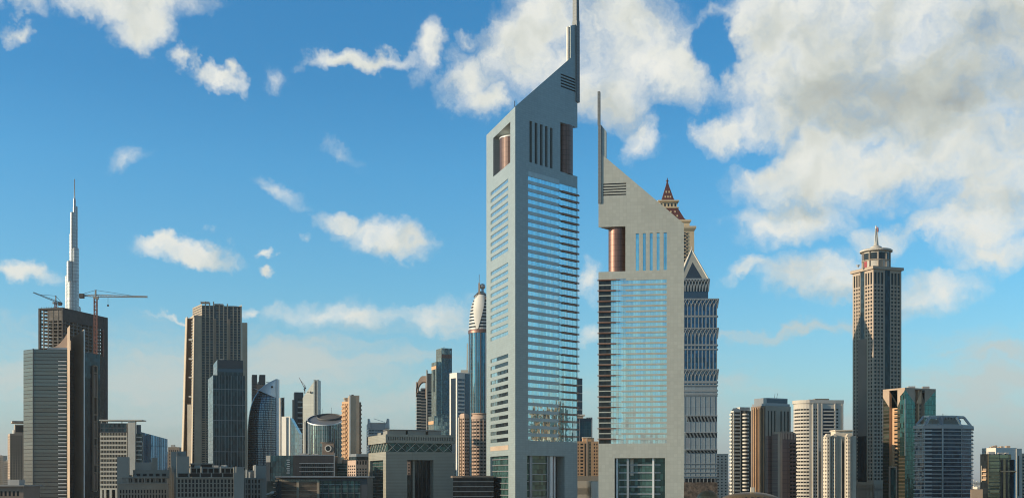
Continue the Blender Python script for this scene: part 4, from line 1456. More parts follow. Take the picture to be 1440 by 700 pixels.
def tan_tower():
    Y = 950
    T = Thing('residential_tower', 'slim tan tower with plain front slab and orange lit balconies on its left side', 'residential tower', X(494, Y), Y + 10)
    zt = Z(555.5, Y)
    fp = foot(Y, 489.8, 492.2, 505.4, 10, 76)
    mass(T, fp, zt, M['tan'], M['roof'])
    C = fp[1]
    F = Face(fp[1], fp[2])
    F.box(T.mb('corner_strip', M['white']), -.5, .5, 0, zt + .3, -.6, .3)
    # balcony wing on the left
    z2 = Z(563, Y)
    fpl = foot(Y + 9, 480.8, 490.6, 492, 12, 30)
    FW = Face(fpl[0], fpl[1])
    rows = floors(0, z2 - 1, 3.35, .52, low(Y))
    mass(T, fpl, z2, M['orange'], M['roof'], dict(cols=even(.3, FW.L - .3, 3, .74), rows=rows, mat=M['window'], depth=.9), None, part='balcony_wing')  # orange base colour carries the warm sunlight on this tan wing
    for i, (a, b) in enumerate(rows):
        FW.box(T.item('balcony', M['orange']), .2, FW.L * .62, a - 1.0, a + .3, .05, 1.1)
        Fr = Face(fp[2], fp[3])
        Fr.box(T.item('rear_balcony', M['brown']), 1.0, 6, a - .8, a + .5, .05, 2.0)
    T.mb('stair_head', M['offwhite'], True).lathe(X(486.5, Y + 16), Y + 17, [(2.0, z2 - 1), (2.0, Z(558, Y)), (2.4, Z(558, Y)), (2.4, Z(557, Y)), (0, Z(556.8, Y))], 14)
    T.mb('stair_head', M['tan']).box(X(488, Y + 12), X(491, Y + 12), Y + 12, Y + 18, z2 - 1, Z(557.5, Y))
    fpr = foot(Y + 4, 505.4, 505.6, 507.8, 10, depth=14)
    mass(T, fpr, Z(564.5, Y), M['tan_dark'], M['roof'], part='rear_wing')
    T.mb('water_tank', M['metal_dk'], True).lathe(X(494.5, Y), Y + 5, [(1, zt - 1), (1, zt + .9), (0, zt + 1)], 10)
    T.done()


def crown_building():
    Y = 1500
    T = Thing('horned_building', 'far grey blue banded building with two small horns at roof corners, behind the gate building', 'office building', X(532, Y), Y + 15)
    fp = foot(Y, 515.5, 518, 546.6, 8)
    zt = Z(594, Y)
    bg = solid('grey blue banded cladding', (.36, .39, .40), .5, .2, .05)
    mass(T, fp, zt, bg, M['roof'], dict(cols=lambda F: [(.5, F.L - .5)], rows=floors(0, zt - 6, 3.4, .55, low(Y)), mat=M['window_blue'], depth=.4),
         dict(cols=lambda F: even(.6, F.L - .6, 7, .92), rows=floors(0, zt - 8, 3.4, .5, low(Y)), mat=M['window_blue'], depth=.5))
    F = Face(fp[1], fp[2])
    F.box(T.mb('parapet_band', M['offwhite']), F.u(522), F.u(541), zt - 1.1, zt + .4, -1, .3)
    for a, b, s in ((517.2, 521.4, 1), (541, 546.8, -1)):
        h = T.item('corner_horn', bg)
        x0, x1 = X(a, Y), X(b, Y)
        top = Z(588.4, Y)
        m0, m1 = (x0, x0 + 1.6) if s > 0 else (x1 - 2.2, x1 - .4)
        h.hexa([(x0, Y - 2, zt - 7), (x1, Y - 2, zt - 7), (x1, Y + 10, zt - 7), (x0, Y + 10, zt - 7), (m0, Y - 2, top), (m1, Y - 2, top), (m1, Y + 10, top), (m0, Y + 10, top)])
    T.mb('boom', M['metal']).beam((X(525, Y), Y + 5, Z(588, Y)), (X(541, Y), Y + 5, Z(593, Y)), .5)
    T.done()


far_blocks(); stepped_tan(); low_brown(); striped_tower(); construction_tower(); needle_tower(); cream_office(); blue_wedge()
khaki_tower(); dark_tower(); bullet_tower(); slabs_middle(); round_building(); tan_tower(); crown_building()

def granite_blocks():
    g, lt = M['granite'], M['granite_lt']
    def main(T, Y, a, b, py, rows_py, ncol, frac=.52, aR=15, dep=24, part='wall'):
        fp = foot(Y, a - .3, a, b, aR, depth=dep)
        F = Face(fp[1], fp[2])
        rows = sorted((Z(y1, Y), Z(y0, Y)) for y0, y1 in rows_py)
        mass(T, fp, Z(py, Y), g, M['roof'], None, dict(cols=even(.5, F.L - .5, ncol, frac), rows=rows, mat=M['window'], depth=.7), part=part)
        return fp, F
    def block(T, part, Y, a, b, py0, py1, dep, mat):
        T.item(part, mat).prism([tuple(p) for p in foot(Y, a, a, b, 16, depth=dep)], Z(py1, Y) if py1 else 0, Z(py0, Y))
    # left block
    Y = 640
    T = Thing('granite_building', 'leftmost low grey granite building with roof pergola, before the cream banded block', 'office building', X(200, Y), Y + 12)
    fp, F = main(T, Y, 166, 236, 679.5, [(688, 693), (694.8, 699.6), (701, 706)], 16)
    up = foot(Y + 4, 170.6, 171, 234, 15, depth=18)
    Fu = Face(up[1], up[2])
    mass(T, up, Z(671, Y), g, M['roof'], None, dict(cols=even(.4, Fu.L - .4, 11, .55), rows=[(Z(677.6, Y), Z(672.8, Y))], mat=M['window'], depth=.5), z0=Z(680.5, Y), part='upper_wall')
    Fu.box(T.mb('roof_slab', lt), -.4, Fu.L + .4, Z(671, Y) + .02, Z(670.2, Y) + .3, -18, .8)
    clutter(T, up, Z(671, Y) - .4, 8, M['unit'], 2.6, 21, 1.6)
    for i in range(8):
        u = F.u(170) + i * (F.L - 4) / 7.3
        F.box(T.item('pergola_post', lt), u, u + .45, Z(679.5, Y), Z(673, Y), -.6, -.15)
        F.box(T.item('pergola_post', lt), u + .02, u + .43, Z(673, Y) + .01, Z(671.5, Y), -5, -.15)
    F.box(T.mb('pergola_beam', lt), F.u(169), F.u(235), Z(679.4, Y), Z(678.8, Y), .02, .5)
    block(T, 'stair_wall', Y + 3, 164.6, 181.4, 642, None, 12, lt)
    block(T, 'stair_wall', Y + 10, 190, 216, 649.5, None, 8, lt)
    block(T, 'stair_wall', Y + 12, 213, 221.5, 643, None, 9, g)
    t3 = foot(Y + 9, 186.6, 187, 238, 15, depth=10)
    F3 = Face(t3[1], t3[2])
    mass(T, t3, Z(660, Y), g, M['roof'], None, dict(cols=even(1, F3.L - 1, 5, .62), rows=[(Z(669, Y), Z(665.2, Y))], mat=M['window'], depth=.4), z0=Z(672, Y), part='top_wall')
    T.done()
    # narrow pieces between the blocks
    Y = 690
    T = Thing('granite_stair_tower', 'group of narrow stepped granite stair towers wedged between the left and middle granite buildings', 'stair tower', X(242, Y), Y + 8)
    for a, b, py, dy, mt in ((236, 241, 657, 0, g), (240.4, 248.6, 634.5, 4, lt), (241.4, 244.4, 655, -6, g), (228, 236, 662, 6, lt), (244.8, 248.8, 664, -10, g), (249, 262, 634, 12, lt)):
        block(T, 'shaft', Y + dy, a, b, py, None, 8, mt)
    T.done()
    # middle block
    Y = 620
    T = Thing('granite_building', 'widest low grey granite building with even window rows, before the khaki tower', 'office building', X(290, Y), Y + 12)
    fp, F = main(T, Y, 247.5, 331, 671, [(673.4, 678.4), (679.8, 684.8), (686.2, 691.2), (692.8, 697.8), (699.4, 704)], 16, .56)
    block(T, 'stair_wall', Y + 3, 248.6, 266, 641, None, 11, lt)
    F.box(T.mb('cornice', lt), -.2, F.L + .2, Z(671.2, Y), Z(670.2, Y), .02, .7)
    for i in range(6):
        u = .8 + i * (F.L - 1.6) / 5
        F.box(T.item('parapet_pier', lt), u - .3, u + .3, Z(670.1, Y), Z(664.6, Y), -.6, 0)
    F.box(T.mb('pergola_beam', lt), 0, F.L, Z(664.6, Y), Z(664, Y), -.6, .1)
    F.box(T.mb('parapet_glass', M['window']), .4, F.L - .4, Z(670, Y), Z(665, Y), -2.2, -1.9)
    for a, b, py, py1, dep, mt in ((266.6, 301, 650.6, 652, 10, lt), (266.6, 332, 656.4, 657.8, 12, lt)):
        T.item('roof_slab', mt).prism([tuple(p) for p in foot(Y + 5, a, a, b, 15, depth=dep)], Z(py1, Y), Z(py, Y))
    for i in range(8):
        a = Face(*foot(Y + 5, 266.6, 266.6, 332, 15, depth=8)[1:3]); uu = .4 + i * a.L / 8.2
        a.box(T.item('roof_post', lt), uu, uu + .5, Z(666, Y), Z(657.8, Y), -.6, -.1)
    T.item('penthouse', M['window']).prism([tuple(p) for p in foot(Y + 8, 268, 268, 331, 15, depth=7)], Z(668, Y), Z(657.9, Y))
    T.item('penthouse', M['window']).prism([tuple(p) for p in foot(Y + 8, 268, 268, 299, 15, depth=6)], Z(656.3, Y), Z(652.1, Y))
    for px in (266.8, 281.6, 309, 330.6):
        T.item('flue', lt).box(X(px, Y + 4), X(px, Y + 4) + .7, Y + 4, Y + 4.6, Z(664, Y), Z(655.2, Y))
    block(T, 'stair_wall', Y + 6, 328.5, 343, 656.6, None, 9, lt)
    clutter(T, fp, Z(657, Y), 6, M['unit'], 2.4, 22, 1.5)
    T.done()
    # right block
    Y = 660
    T = Thing('granite_building', 'smallest low grey granite building with blank grey walls, left of the long dark block', 'office building', X(352, Y), Y + 10)
    fp, F = main(T, Y, 332.6, 368, 672.4, [(674, 678.6), (681, 686), (688, 693), (695, 700)], 7, .5)
    F.box(T.mb('roof_slab', lt), -.4, F.L + 1.4, Z(672.2, Y), Z(671.2, Y), -10, .6)
    block(T, 'stair_wall', Y + 6, 357.4, 374.6, 653.8, None, 10, lt)
    block(T, 'stair_wall', Y + 5, 342.6, 357.2, 660.8, None, 10, lt)
    for px, py in ((336.8, 660.5), (345.2, 659.5), (349.6, 663), (357.6, 653)):
        T.item('flue', M['offwhite']).box(X(px, Y + 3), X(px, Y + 3) + .8, Y + 3, Y + 4, Z(672, Y), Z(py, Y))
    for i in range(4):
        u = 1 + i * F.L / 4
        F.box(T.item('pilaster', lt), u, u + .5, 0, Z(672.6, Y), .02, .5)
    T.done()


def low_dark_blocks():
    # long dark block
    Y = 900
    T = Thing('long_glass_block', 'long low dark block, teal at left and brown at right, below round glass building', 'office building', X(425, Y), Y + 15)
    zt = Z(640, Y)
    tl = glass('dark teal block glass', (.045, .085, .10), .55, .07, .4, .03, (2.2, 4.2, .1), '141c20')
    bn = solid('brown black cladding', (.045, .04, .04), .35, .3, .2, .1, (3, 4, .1), .7)
    w1 = T.mb('glass_wing', tl)
    w1.box(X(380.4, Y), X(412, Y), Y, Y + 30, 0, zt)
    fp = foot(Y - 1, 412, 412.2, 469.5, 2, depth=30)
    F = Face(fp[1], fp[2])
    rows = [(Z(668, Y), Z(664, Y)), (Z(662, Y), Z(657.8, Y)), (Z(655.6, Y), Z(652, Y))]
    mass(T, fp, zt, bn, M['roof_dark'], None, dict(cols=even(F.u(423), F.L - 1.2, 14, .82), rows=rows, mat=M['dark_glass'], depth=.8))
    for z, o in ((656.6, .5), (662.8, .5), (651.4, .3)):
        F.box(T.item('floor_beam', M['metal']), F.u(421), F.L, Z(z, Y), Z(z, Y) + .45, .02, o)
    F.box(T.mb('roof_edge', M['metal']), 0, F.L, zt + .02, zt + .5, -1, .4)
    F.box(T.mb('parapet_fin', M['metal']), F.L, F.L + .6, 0, Z(636.5, Y), -2, .5)
    clutter(T, fp, zt - .9, 7, M['unit'], 4.5, 77, 2.6)
    T.mb('light_box', M['offwhite']).box(X(374, Y - 2), X(380, Y - 2), Y - 2, Y + 6, Z(649.4, Y), Z(640.2, Y))
    T.mb('dark_base', M['metal_dk']).box(X(374.4, Y), X(380.2, Y), Y - 1, Y + 20, 0, Z(649.5, Y))
    rg = random.Random(2)
    for i in range(7):
        u = F.u(404) + 0
        z = Z(647 + i * 3, Y)
        T.item('metal_strip', M['metal']).box(X(403 + (i % 2), Y), X(407.5, Y), Y - .25, Y - .02, z, z + .7)  # thin grey metal strips on the teal glass
    T.done()
    # front block
    Y = 700
    T = Thing('bronze_glass_block', 'low flat roofed block with bronze panels left and green glass right', 'office building', X(450, Y), Y + 15)
    fp = foot(Y, 387.6, 388, 516.6, 1, depth=32)
    F = Face(fp[1], fp[2])
    zt = Z(672.5, Y)
    w = T.mb('wall', M['metal_dk'])
    br = glass('bronze panel glass', (.13, .10, .08), .5, .16, .3, .02, (9.5, 2.8, .14), '4a4238')
    cols = [(F.u(396), F.u(418)), (F.u(421), F.u(447))]
    Fw = F
    F.quad(w, 0, F.u(449), 0, zt); F.quad(w, F.u(508), F.L, 0, zt); F.quad(w, F.u(449), F.u(508), Z(675.5, Y), zt)
    for a, b in cols:
        for i in range(5):
            z = Z(677 + i * 6, Y)
            F.quad(T.item('bronze_panel', br), a, b, z - 2.1, z, .12)
            F.box(T.item('panel_rail', M['khaki']), a, b, z + .02, z + .28, .02, .4)
    for px in (389, 419, 447.6):
        F.box(T.item('frame_post', M['khaki']), F.u(px) - .7, F.u(px) + .7, 0, Z(675, Y), .02, .8)
    for i in range(24):
        F.box(T.item('clerestory_post', M['khaki']), F.u(393) + i * .95, F.u(393) + i * .95 + .75, Z(676, Y) + .1, Z(673.6, Y), .15, .5)
    gg = T.mb('green_glass_wall', M['green_glass'])
    F.quad(gg, F.u(449), F.u(508), 0, Z(675.5, Y), -.8)
    for px in (453, 462, 471, 480, 489, 498, 506.6):
        F.box(T.item('mullion', M['metal_dk']), F.u(px) - .15, F.u(px) + .15, 0, Z(675.6, Y), -.8, -.2)
    for py in (681, 687, 693):
        F.box(T.item('transom', M['metal']), F.u(449.4), F.u(507.6), Z(py, Y), Z(py, Y) + .22, -.79, -.4)
    fr = foot(Y - 3, 386, 386.4, 518.6, 1, depth=36)
    T.mb('roof_slab', M['metal']).prism([tuple(p) for p in fr], Z(670.6, Y), Z(669, Y))
    T.mb('soffit_wall', M['brown']).prism([tuple(p) for p in foot(Y + 2, 388, 388.6, 516, 1, depth=28)], zt - .5, Z(670.6, Y) - .01)
    L, C, Rr, B = fp
    Face(L, C).quad(w, 0, (L - C).length, 0, zt); Face(Rr, B).quad(w, 0, (B - Rr).length, 0, zt)
    T.done()
    # dark notch with white canopy
    Y = 690
    T = Thing('entrance_block', 'small dark glass link block with a tilted white canopy, left of the bronze panel block', 'building', X(381, Y), Y + 6)
    T.mb('wall', M['dark_glass']).box(X(375, Y), X(387.6, Y), Y, Y + 14, 0, Z(676, Y))
    for i in range(4):
        T.item('floor_edge', M['metal']).box(X(384.6, Y), X(387.5, Y), Y - .6, Y - .02, Z(680 + i * 5.5, Y), Z(679 + i * 5.5, Y))
    x0, x1 = X(374.6, Y), X(385.6, Y)
    T.mb('canopy', M['white_metal']).hexa([(x0, Y - 7, Z(696.5, Y)), (x1, Y - 7, Z(693, Y)), (x1, Y - .5, Z(693, Y)), (x0, Y - .5, Z(696.5, Y)), (x0, Y - 7, Z(695.4, Y)), (x1, Y - 7, Z(690, Y)), (x1, Y - .5, Z(690, Y)), (x0, Y - .5, Z(695.4, Y))])
    T.done()
    # peach building and green link
    Y = 870
    T = Thing('peach_building', 'small peach stone building with a grey glass roof storey, left of the gate building', 'office building', X(502, Y), Y + 10)
    pe = M['pink_tan']
    fp = foot(Y, 488.8, 500.5, 517, 30, 60)
    FL, FR = Face(fp[0], fp[1]), Face(fp[1], fp[2])
    rows = [(Z(y1, Y), Z(y0, Y)) for y0, y1 in ((668.6, 666), (664.6, 662), (660, 657.6), (656, 653.4))]
    rows = [tuple(sorted(r)) for r in ((Z(668.6, Y), Z(666, Y)), (Z(664.6, Y), Z(662.2, Y)), (Z(660.4, Y), Z(658, Y)), (Z(656.2, Y), Z(653.6, Y)))]
    mass(T, fp, Z(646.6, Y), pe, M['roof'], dict(cols=even(.4, FL.L - .4, 4, .6), rows=rows, mat=M['window'], depth=.4),
         dict(cols=even(.3, FR.L - .3, 4, .6), rows=rows[:3] + [(Z(652.6, Y), Z(647.6, Y))], mat=M['window'], depth=.5))
    fq = foot(Y + 2, 490.5, 501, 517, 30, 60)
    T.mb('roof_storey', M['dark_glass']).prism([tuple(p) for p in fq], Z(647, Y), Z(641.5, Y))
    fq = foot(Y + 1, 492, 501, 518, 30, 60)
    T.mb('roof_fascia', M['metal']).prism([tuple(p) for p in fq], Z(641.5, Y), Z(637.6, Y))
    T.done()
    Y = 925
    T = Thing('green_glass_link', 'low green glass building with a cream roof box, left of the peach building', 'building', X(479, Y), Y + 6)
    T.mb('wall', M['green_glass']).box(X(471, Y), X(488.6, Y), Y, Y + 20, 0, Z(651, Y))
    for i in range(5):
        T.item('floor_edge', M['metal']).box(X(471, Y), X(488.6, Y), Y - .5, Y - .02, Z(654.6 + i * 3.8, Y), Z(654 + i * 3.8, Y))
    T.mb('roof_box', M['cream']).box(X(470.2, Y), X(480.5, Y), Y + 1, Y + 14, Z(651, Y) + .02, Z(642, Y))
    T.mb('roof_plant', M['tan']).box(X(481, Y), X(488, Y), Y + 2, Y + 12, Z(651, Y) + .02, Z(645.5, Y))
    T.done()


def gate():
    Y = 900
    T = Thing('gate_building', 'square grey stone gate building with tall central opening and crossed lattice band', 'office building', X(580, Y), Y + 30)
    st = M['gate_stone']
    fp = foot(Y, 516.6, 542.8, 639.6, 15)
    L, C, Rr, B = fp
    FL, F = Face(L, C), Face(C, Rr)
    zt = Z(634.6, Y)
    w = T.mb('wall', st)
    # front with the tall opening
    a, b = F.u(572.6), F.u(609.6)
    zo = F.z(590, 646.4)
    F.quad(w, 0, a, 0, zt); F.quad(w, b, F.L, 0, zt); F.quad(w, a, b, zo, zt)
    dep = (L - C).length
    for u in (a, b):
        w.poly(F.at(u, 0), F.at(u, 0, -dep), F.at(u, zo, -dep), F.at(u, zo))
    w.poly(F.at(a, zo), F.at(b, zo), F.at(b, zo, -dep), F.at(a, zo, -dep))
    ds = T.mb('inner_wall', M['black_glass'])
    F.box(ds, F.u(585.4), b - .02, 0, zo - .02, -12, -9)
    F.box(T.mb('inner_jamb', M['gate_stone']), F.u(582.6), F.u(585.2), 0, zo - .03, -11, -4)
    for px in (592, 597.5, 603.6):
        F.box(T.item('inner_mullion', M['metal_dk']), F.u(px), F.u(px) + .4, 0, zo - .1, -9, -8.4)
    # left side with its glazed recess
    a2, b2 = FL.u(520.4), FL.u(538.8)
    z2 = FL.z(530, 647)
    FL.quad(w, 0, a2, 0, zt); FL.quad(w, b2, FL.L, 0, zt); FL.quad(w, a2, b2, z2, zt)
    for u in (a2, b2):
        w.poly(FL.at(u, 0), FL.at(u, 0, -3), FL.at(u, z2, -3), FL.at(u, z2))
    w.poly(FL.at(a2, z2), FL.at(b2, z2), FL.at(b2, z2, -3), FL.at(a2, z2, -3))
    FL.quad(T.mb('side_glass', M['green_glass']), a2, b2, 0, z2, -2.5)
    for i in range(12):
        z = z2 - 2 - i * 2.6
        if z < 0: break
        FL.box(T.item('side_transom', M['metal']), a2 + .02, b2 - .02, z, z + .3, -2.5, -2.0)
    FB = Face(B, L)
    FB.quad(w, 0, F.L - b, 0, zt); FB.quad(w, F.L - a, FB.L, 0, zt); FB.quad(w, F.L - b, F.L - a, zo, zt)
    Face(Rr, B).quad(w, 0, (B - Rr).length, 0, zt)
    T.mb('roof', M['roof']).poly(*[(*p, zt - .01) for p in fp])
    # recessed lattice storey
    zl = Z(622.2, Y)
    cen = (L + Rr) / 2
    ins = [p + (cen - p) * .06 for p in fp]
    Fi, FiL = Face(ins[1], ins[2]), Face(ins[0], ins[1])
    gl = T.mb('lattice_glass', M['green_glass'])
    for i in range(4):
        Face(ins[i], ins[(i + 1) % 4]).quad(gl, 0, 200 if False else (ins[(i + 1) % 4] - ins[i]).length, zt, zl)
    def cross(Fx, n, o):
        for i in range(n):
            u0, u1 = Fx.L * i / n, Fx.L * (i + 1) / n
            T.item('lattice_brace', M['offwhite']).beam(Fx.at(u0, zt, o), Fx.at(u1, zl, o), .36)
            T.item('lattice_brace', M['metal']).beam(Fx.at(u1, zt, o - .02 + .2), Fx.at(u0, zl, o + .18), .28)
    cross(Fi, 7, .5); cross(FiL, 7, .5)
    # top box with slots
    out = [p - (cen - p) * .012 for p in fp]
    Fo, FoL = Face(out[1], out[2]), Face(out[0], out[1])
    zp = Z(610, Y)
    tb = T.mb('top_box', st)
    facade(T, Fo, zl, zp, even(1.4, Fo.L - 1.4, 38, .42), [(zl + 2.0, zl + 4.6)], tb, 'slot', M['dark_slot'], .5)
    FoL.quad(tb, 0, FoL.L, zl, zp)
    Face(out[2], out[3]).quad(tb, 0, (out[3] - out[2]).length, zl, zp); Face(out[3], out[0]).quad(tb, 0, (out[0] - out[3]).length, zl, zp)
    tb.poly(*[(*p, zl) for p in out]); T.mb('roof', M['roof']).poly(*[(*p, zp - .4) for p in out])
    # roof pieces
    rb = T.mb('roof_screen', M['granite_lt'])
    Fo.box(rb, Fo.u(549), Fo.u(572), zp - .3, Z(603.8, Y), -14, -3)
    Fo.box(rb, Fo.u(575), Fo.u(600), zp - .3, Z(604.4, Y), -14, -3)
    Fo.box(rb, Fo.u(604), Fo.u(622), zp - .3, Z(604.6, Y), -14, -3)
    Fo.box(T.mb('roof_slab', M['metal']), Fo.u(546), Fo.u(628), Z(603.7, Y), Z(603, Y), -16, -2)
    FoL.box(T.item('roof_plant', M['granite_lt']), FoL.L * .45, FoL.L * .62, zp - .3, Z(606.4, Y), -9, -2)
    FoL.box(T.item('roof_plant', M['granite_lt']), FoL.L * .74, FoL.L * .95, zp - .3, Z(605, Y), -9, -2)
    T.done()
    # what shows through the opening
    Y = 1060
    T = Thing('lattice_building', 'peach building with a square grid front seen through the opening of the gate building', 'building', X(576, Y), Y + 8)
    fp = foot(Y, 562, 562.3, 588, 8, depth=20)
    F = Face(fp[1], fp[2])
    mass(T, fp, Z(646, Y), M['pink_tan'], M['roof'], None, dict(cols=even(.2, F.L - .2, 7, .55), rows=floors(Z(668, Y), Z(646, Y), 2.7, .52), mat=M['window'], depth=.8))
    T.done()
    Y = 1000
    T = Thing('low_glass_building', 'low dark glass building seen at the foot of the gate opening', 'building', X(577, Y), Y + 8)
    T.mb('wall', M['dark_glass']).box(X(566, Y), X(590, Y), Y, Y + 16, 0, Z(670, Y) + 1)
    T.mb('roof_edge', M['metal_dk']).box(X(565.5, Y), X(590.5, Y), Y - .6, Y + 16.5, Z(670, Y) + 1.02, Z(669, Y) + 1.2)
    T.done()


def centre_group():
    # arch topped twin tower
    Y = 1420
    T = Thing('arch_top_tower', 'grey tower with curved arch top and thin blade, left of the stepped blue glass tower', 'residential tower', X(595, Y), Y + 12)
    g = solid('grey floor slab', (.38, .37, .35), .6)
    fp = foot(Y, 585, 586, 592.2, 8, depth=18)
    fp2 = foot(Y + 4, 592, 592.3, 599.4, 8, depth=14)
    fp3 = foot(Y - 1, 600.8, 601.2, 607.4, 8, depth=18)
    for f_, py, gm in ((fp, 549, M['dark_glass']), (fp2, 545, M['window_blue']), (fp3, 526, M['dark_glass'])):
        Ff = Face(f_[1], f_[2])
        T.mb('glass_core', gm).prism([tuple(p) for p in f_], 0, Z(py, Y))
        z = Z(py + (24 if f_ is fp3 else 2), Y)
        while z > low(Y):
            q = [tuple(p + (p - (f_[0] + f_[2]) / 2) * .06) for p in f_]
            T.item('floor_slab', g).prism(q, z, z + 1.3)
            z -= 3.5
    pil = T.mb('arch_frame', M['pink_tan'])
    N = 10
    prev = None
    for i in range(N + 1):
        k = i / N
        px, py = 585.2 + 14.2 * k, 548.5 - 20 * math.sin(min(1, k * 1.5) * math.pi / 2) ** .6 if k > 0 else 549
        pt = (X(px, Y), Z(py, Y))
        if prev:
            pil.hexa([(prev[0], Y - 2, prev[1] - 7), (pt[0], Y - 2, pt[1] - 7), (pt[0], Y + 14, pt[1] - 7), (prev[0], Y + 14, prev[1] - 7),
                      (prev[0], Y - 2, prev[1]), (pt[0], Y - 2, pt[1]), (pt[0], Y + 14, pt[1]), (prev[0], Y + 14, prev[1])])
        prev = pt
    pil.box(X(585.2, Y), X(588, Y), Y - 2, Y + 12, Z(552, Y), Z(537, Y))
    pil.box(X(598.4, Y), X(599.8, Y), Y - 1.5, Y + 12, Z(560, Y), Z(529, Y) - 7)
    T.mb('blade', M['offwhite']).box(X(599.4, Y - 3), X(600.8, Y - 3), Y - 4, Y + 8, 0, Z(520, Y))
    T.mb('plant_screen', M['granite']).box(X(601, Y), X(607.6, Y), Y - 2, Y + 16, Z(549, Y), Z(525, Y))
    T.done()
    # stepped blue glass tower
    Y = 1220
    T = Thing('stepped_glass_tower', 'stepped blue green glass tower with small orange strips at its setbacks', 'office tower', X(620, Y), Y + 15)
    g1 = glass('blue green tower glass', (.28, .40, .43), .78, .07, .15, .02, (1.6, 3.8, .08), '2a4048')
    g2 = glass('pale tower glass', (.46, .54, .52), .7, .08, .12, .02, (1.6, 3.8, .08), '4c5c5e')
    for pl, pc, pr, py, d, o in ((613.2, 621, 635.6, 489, 0, None), (606.8, 613.6, 622, 508.5, -1.5, 516), (602.4, 610, 616, 584.6, -3, 593.5)):
        fp = foot(Y + d, pl, pc, pr, 22)
        L, C, Rr, B = fp
        z = Z(py, Y)
        FL, FR = Face(L, C), Face(C, Rr)
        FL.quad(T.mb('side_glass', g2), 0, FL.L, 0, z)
        FR.quad(T.mb('front_glass', g1), 0, FR.L, 0, z)
        Face(Rr, B).quad(T.mb('front_glass', g1), 0, (B - Rr).length, 0, z)
        T.mb('roof', M['roof']).poly(*[(*p, z - .3) for p in fp])
        if o:
            FL.quad(T.item('orange_strip', M['orange']), .2, FL.L - .2, Z(o + 2.6, Y), Z(o - 2, Y), .15)
        else:
            FR.box(T.mb('crown_band', M['bronze']), .3, FR.L - .3, Z(503, Y), Z(498, Y), .02, .2)
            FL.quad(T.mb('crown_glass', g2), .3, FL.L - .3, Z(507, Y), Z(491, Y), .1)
    fpx = foot(Y - 1.5, 606.8, 613.6, 622, 22)
    Fx = Face(fpx[0], fpx[1])
    Fx.quad(T.mb('dark_strip', M['dark_glass']), Fx.u(609.6), Fx.u(611.6), Z(550, Y), Z(519, Y), .16)
    whip(T, X(624, Y), Y + 5, Z(489, Y), 2, M['metal_dk'], .4)
    T.done()
    # white framed slab
    Y = 1160
    T = Thing('white_framed_tower', 'white framed glass tower with banded right face, left of the striped dome tower', 'office tower', X(645, Y), Y + 15)
    fp = foot(Y, 632.2, 642.6, 660.5, 38)
    L, C, Rr, B = fp
    zt = Z(523.5, Y)
    FL, FR = Face(L, C), Face(C, Rr)
    w = T.mb('wall', M['white'])
    facade(T, FL, 0, zt, [(FL.u(634), FL.u(641))], [(1, Z(531, Y))], w, 'side_glass', M['window_blue'], .6)
    u1, u2 = FR.u(644.2), FR.u(653.6)
    facade(T, FR, 0, zt, [(u1, u2)], floors(0, Z(531, Y), 3.6, .58, low(Y)), w, 'window_band', M['window_blue'], .7, 4)
    FR.box(T.mb('corner_glass', M['window_blue']), FR.u(654), FR.L, 0, Z(524.5, Y), .02, .4)
    Face(Rr, B).quad(w, 0, (B - Rr).length, 0, zt); Face(B, L).quad(w, 0, (L - B).length, 0, zt)
    T.mb('roof', M['roof']).poly(*[(*p, zt - .3) for p in fp])
    T.mb('roof_room', M['offwhite']).box(X(647, Y), X(658, Y), Y + 10, Y + 20, zt - .2, Z(521.3, Y))
    T.done()
    Y = 1340
    T = Thing('pale_spire', 'pale tapering spire half hidden left of the striped dome tower', 'spire', X(657, Y), Y + 6)
    T.mb('shaft', M['white']).hexa([(X(653.6, Y), Y, 0), (X(661, Y), Y, 0), (X(661, Y), Y + 8, 0), (X(653.6, Y), Y + 8, 0), (X(656.4, Y), Y + 2, Z(482, Y)), (X(657.8, Y), Y + 2, Z(482, Y)), (X(657.8, Y), Y + 5, Z(482, Y)), (X(656.4, Y), Y + 5, Z(482, Y))])
    T.mb('roof_ledge', M['offwhite']).box(X(648, Y), X(658, Y), Y - 1, Y + 8, Z(524, Y), Z(520, Y))
    T.done()
    # bullet tower with striped crown and ball
    Y = 1300
    T = Thing('striped_dome_tower', 'slim blue glass tower with white striped pointed crown, ball and mast', 'skyscraper', X(676, Y), Y + 14)
    gl = glass('deep blue round glass', (.07, .18, .25), .7, .06, .2, .02, (1.7, 3.6, .12), '5a6660')
    cx, cy = X(676.5, Y), Y + 14
    r = 18.3 * Y / FOC
    zb = Z(467, Y)
    T.mb('glass_shaft', gl, True).lathe(cx, cy, [(r, 0), (r, zb)], 48)
    T.mb('copper_ring', M['bronze'], True).lathe(cx, cy, [(r + .4, zb), (r + .4, zb + 3), (r, zb + 3.6)], 48)
    prof = [(467, 18.2), (455, 18.0), (445, 17.4), (435, 16.2), (428, 14.6), (421, 12.2), (415, 9.4), (410, 6.4), (407, 4.2)]
    wm = solid('striped crown', (.46, .47, .45), .5, .1, .05)
    n = 0
    zz = zb + 3.7
    def rad(z):
        py = HZN - (z - HGT) * FOC / Y
        for (y1, r1), (y2, r2) in zip(prof, prof[1:]):
            if y2 <= py <= y1:
                return (r1 + (r2 - r1) * (y1 - py) / (y1 - y2)) * Y / FOC
        return prof[-1][1] * Y / FOC
    dk = T.mb('crown_glass', M['black_glass'], True)
    ztop = Z(407, Y)
    dk.lathe(cx, cy, [(rad(zb + 3.7 + (ztop - zb - 3.7) * i / 20) - .5, zb + 3.7 + (ztop - zb - 3.7) * i / 20) for i in range(21)], 40)
    while zz < ztop - 3:
        T.item('crown_band', wm).lathe(cx, cy, [(rad(zz), zz), (rad(zz + 1.9), zz + 1.9)], 40)
        zz += 3.55
    # smooth white sail over the left front of the crown
    sail = T.mb('crown_sail', M['white'], True)
    rows = []
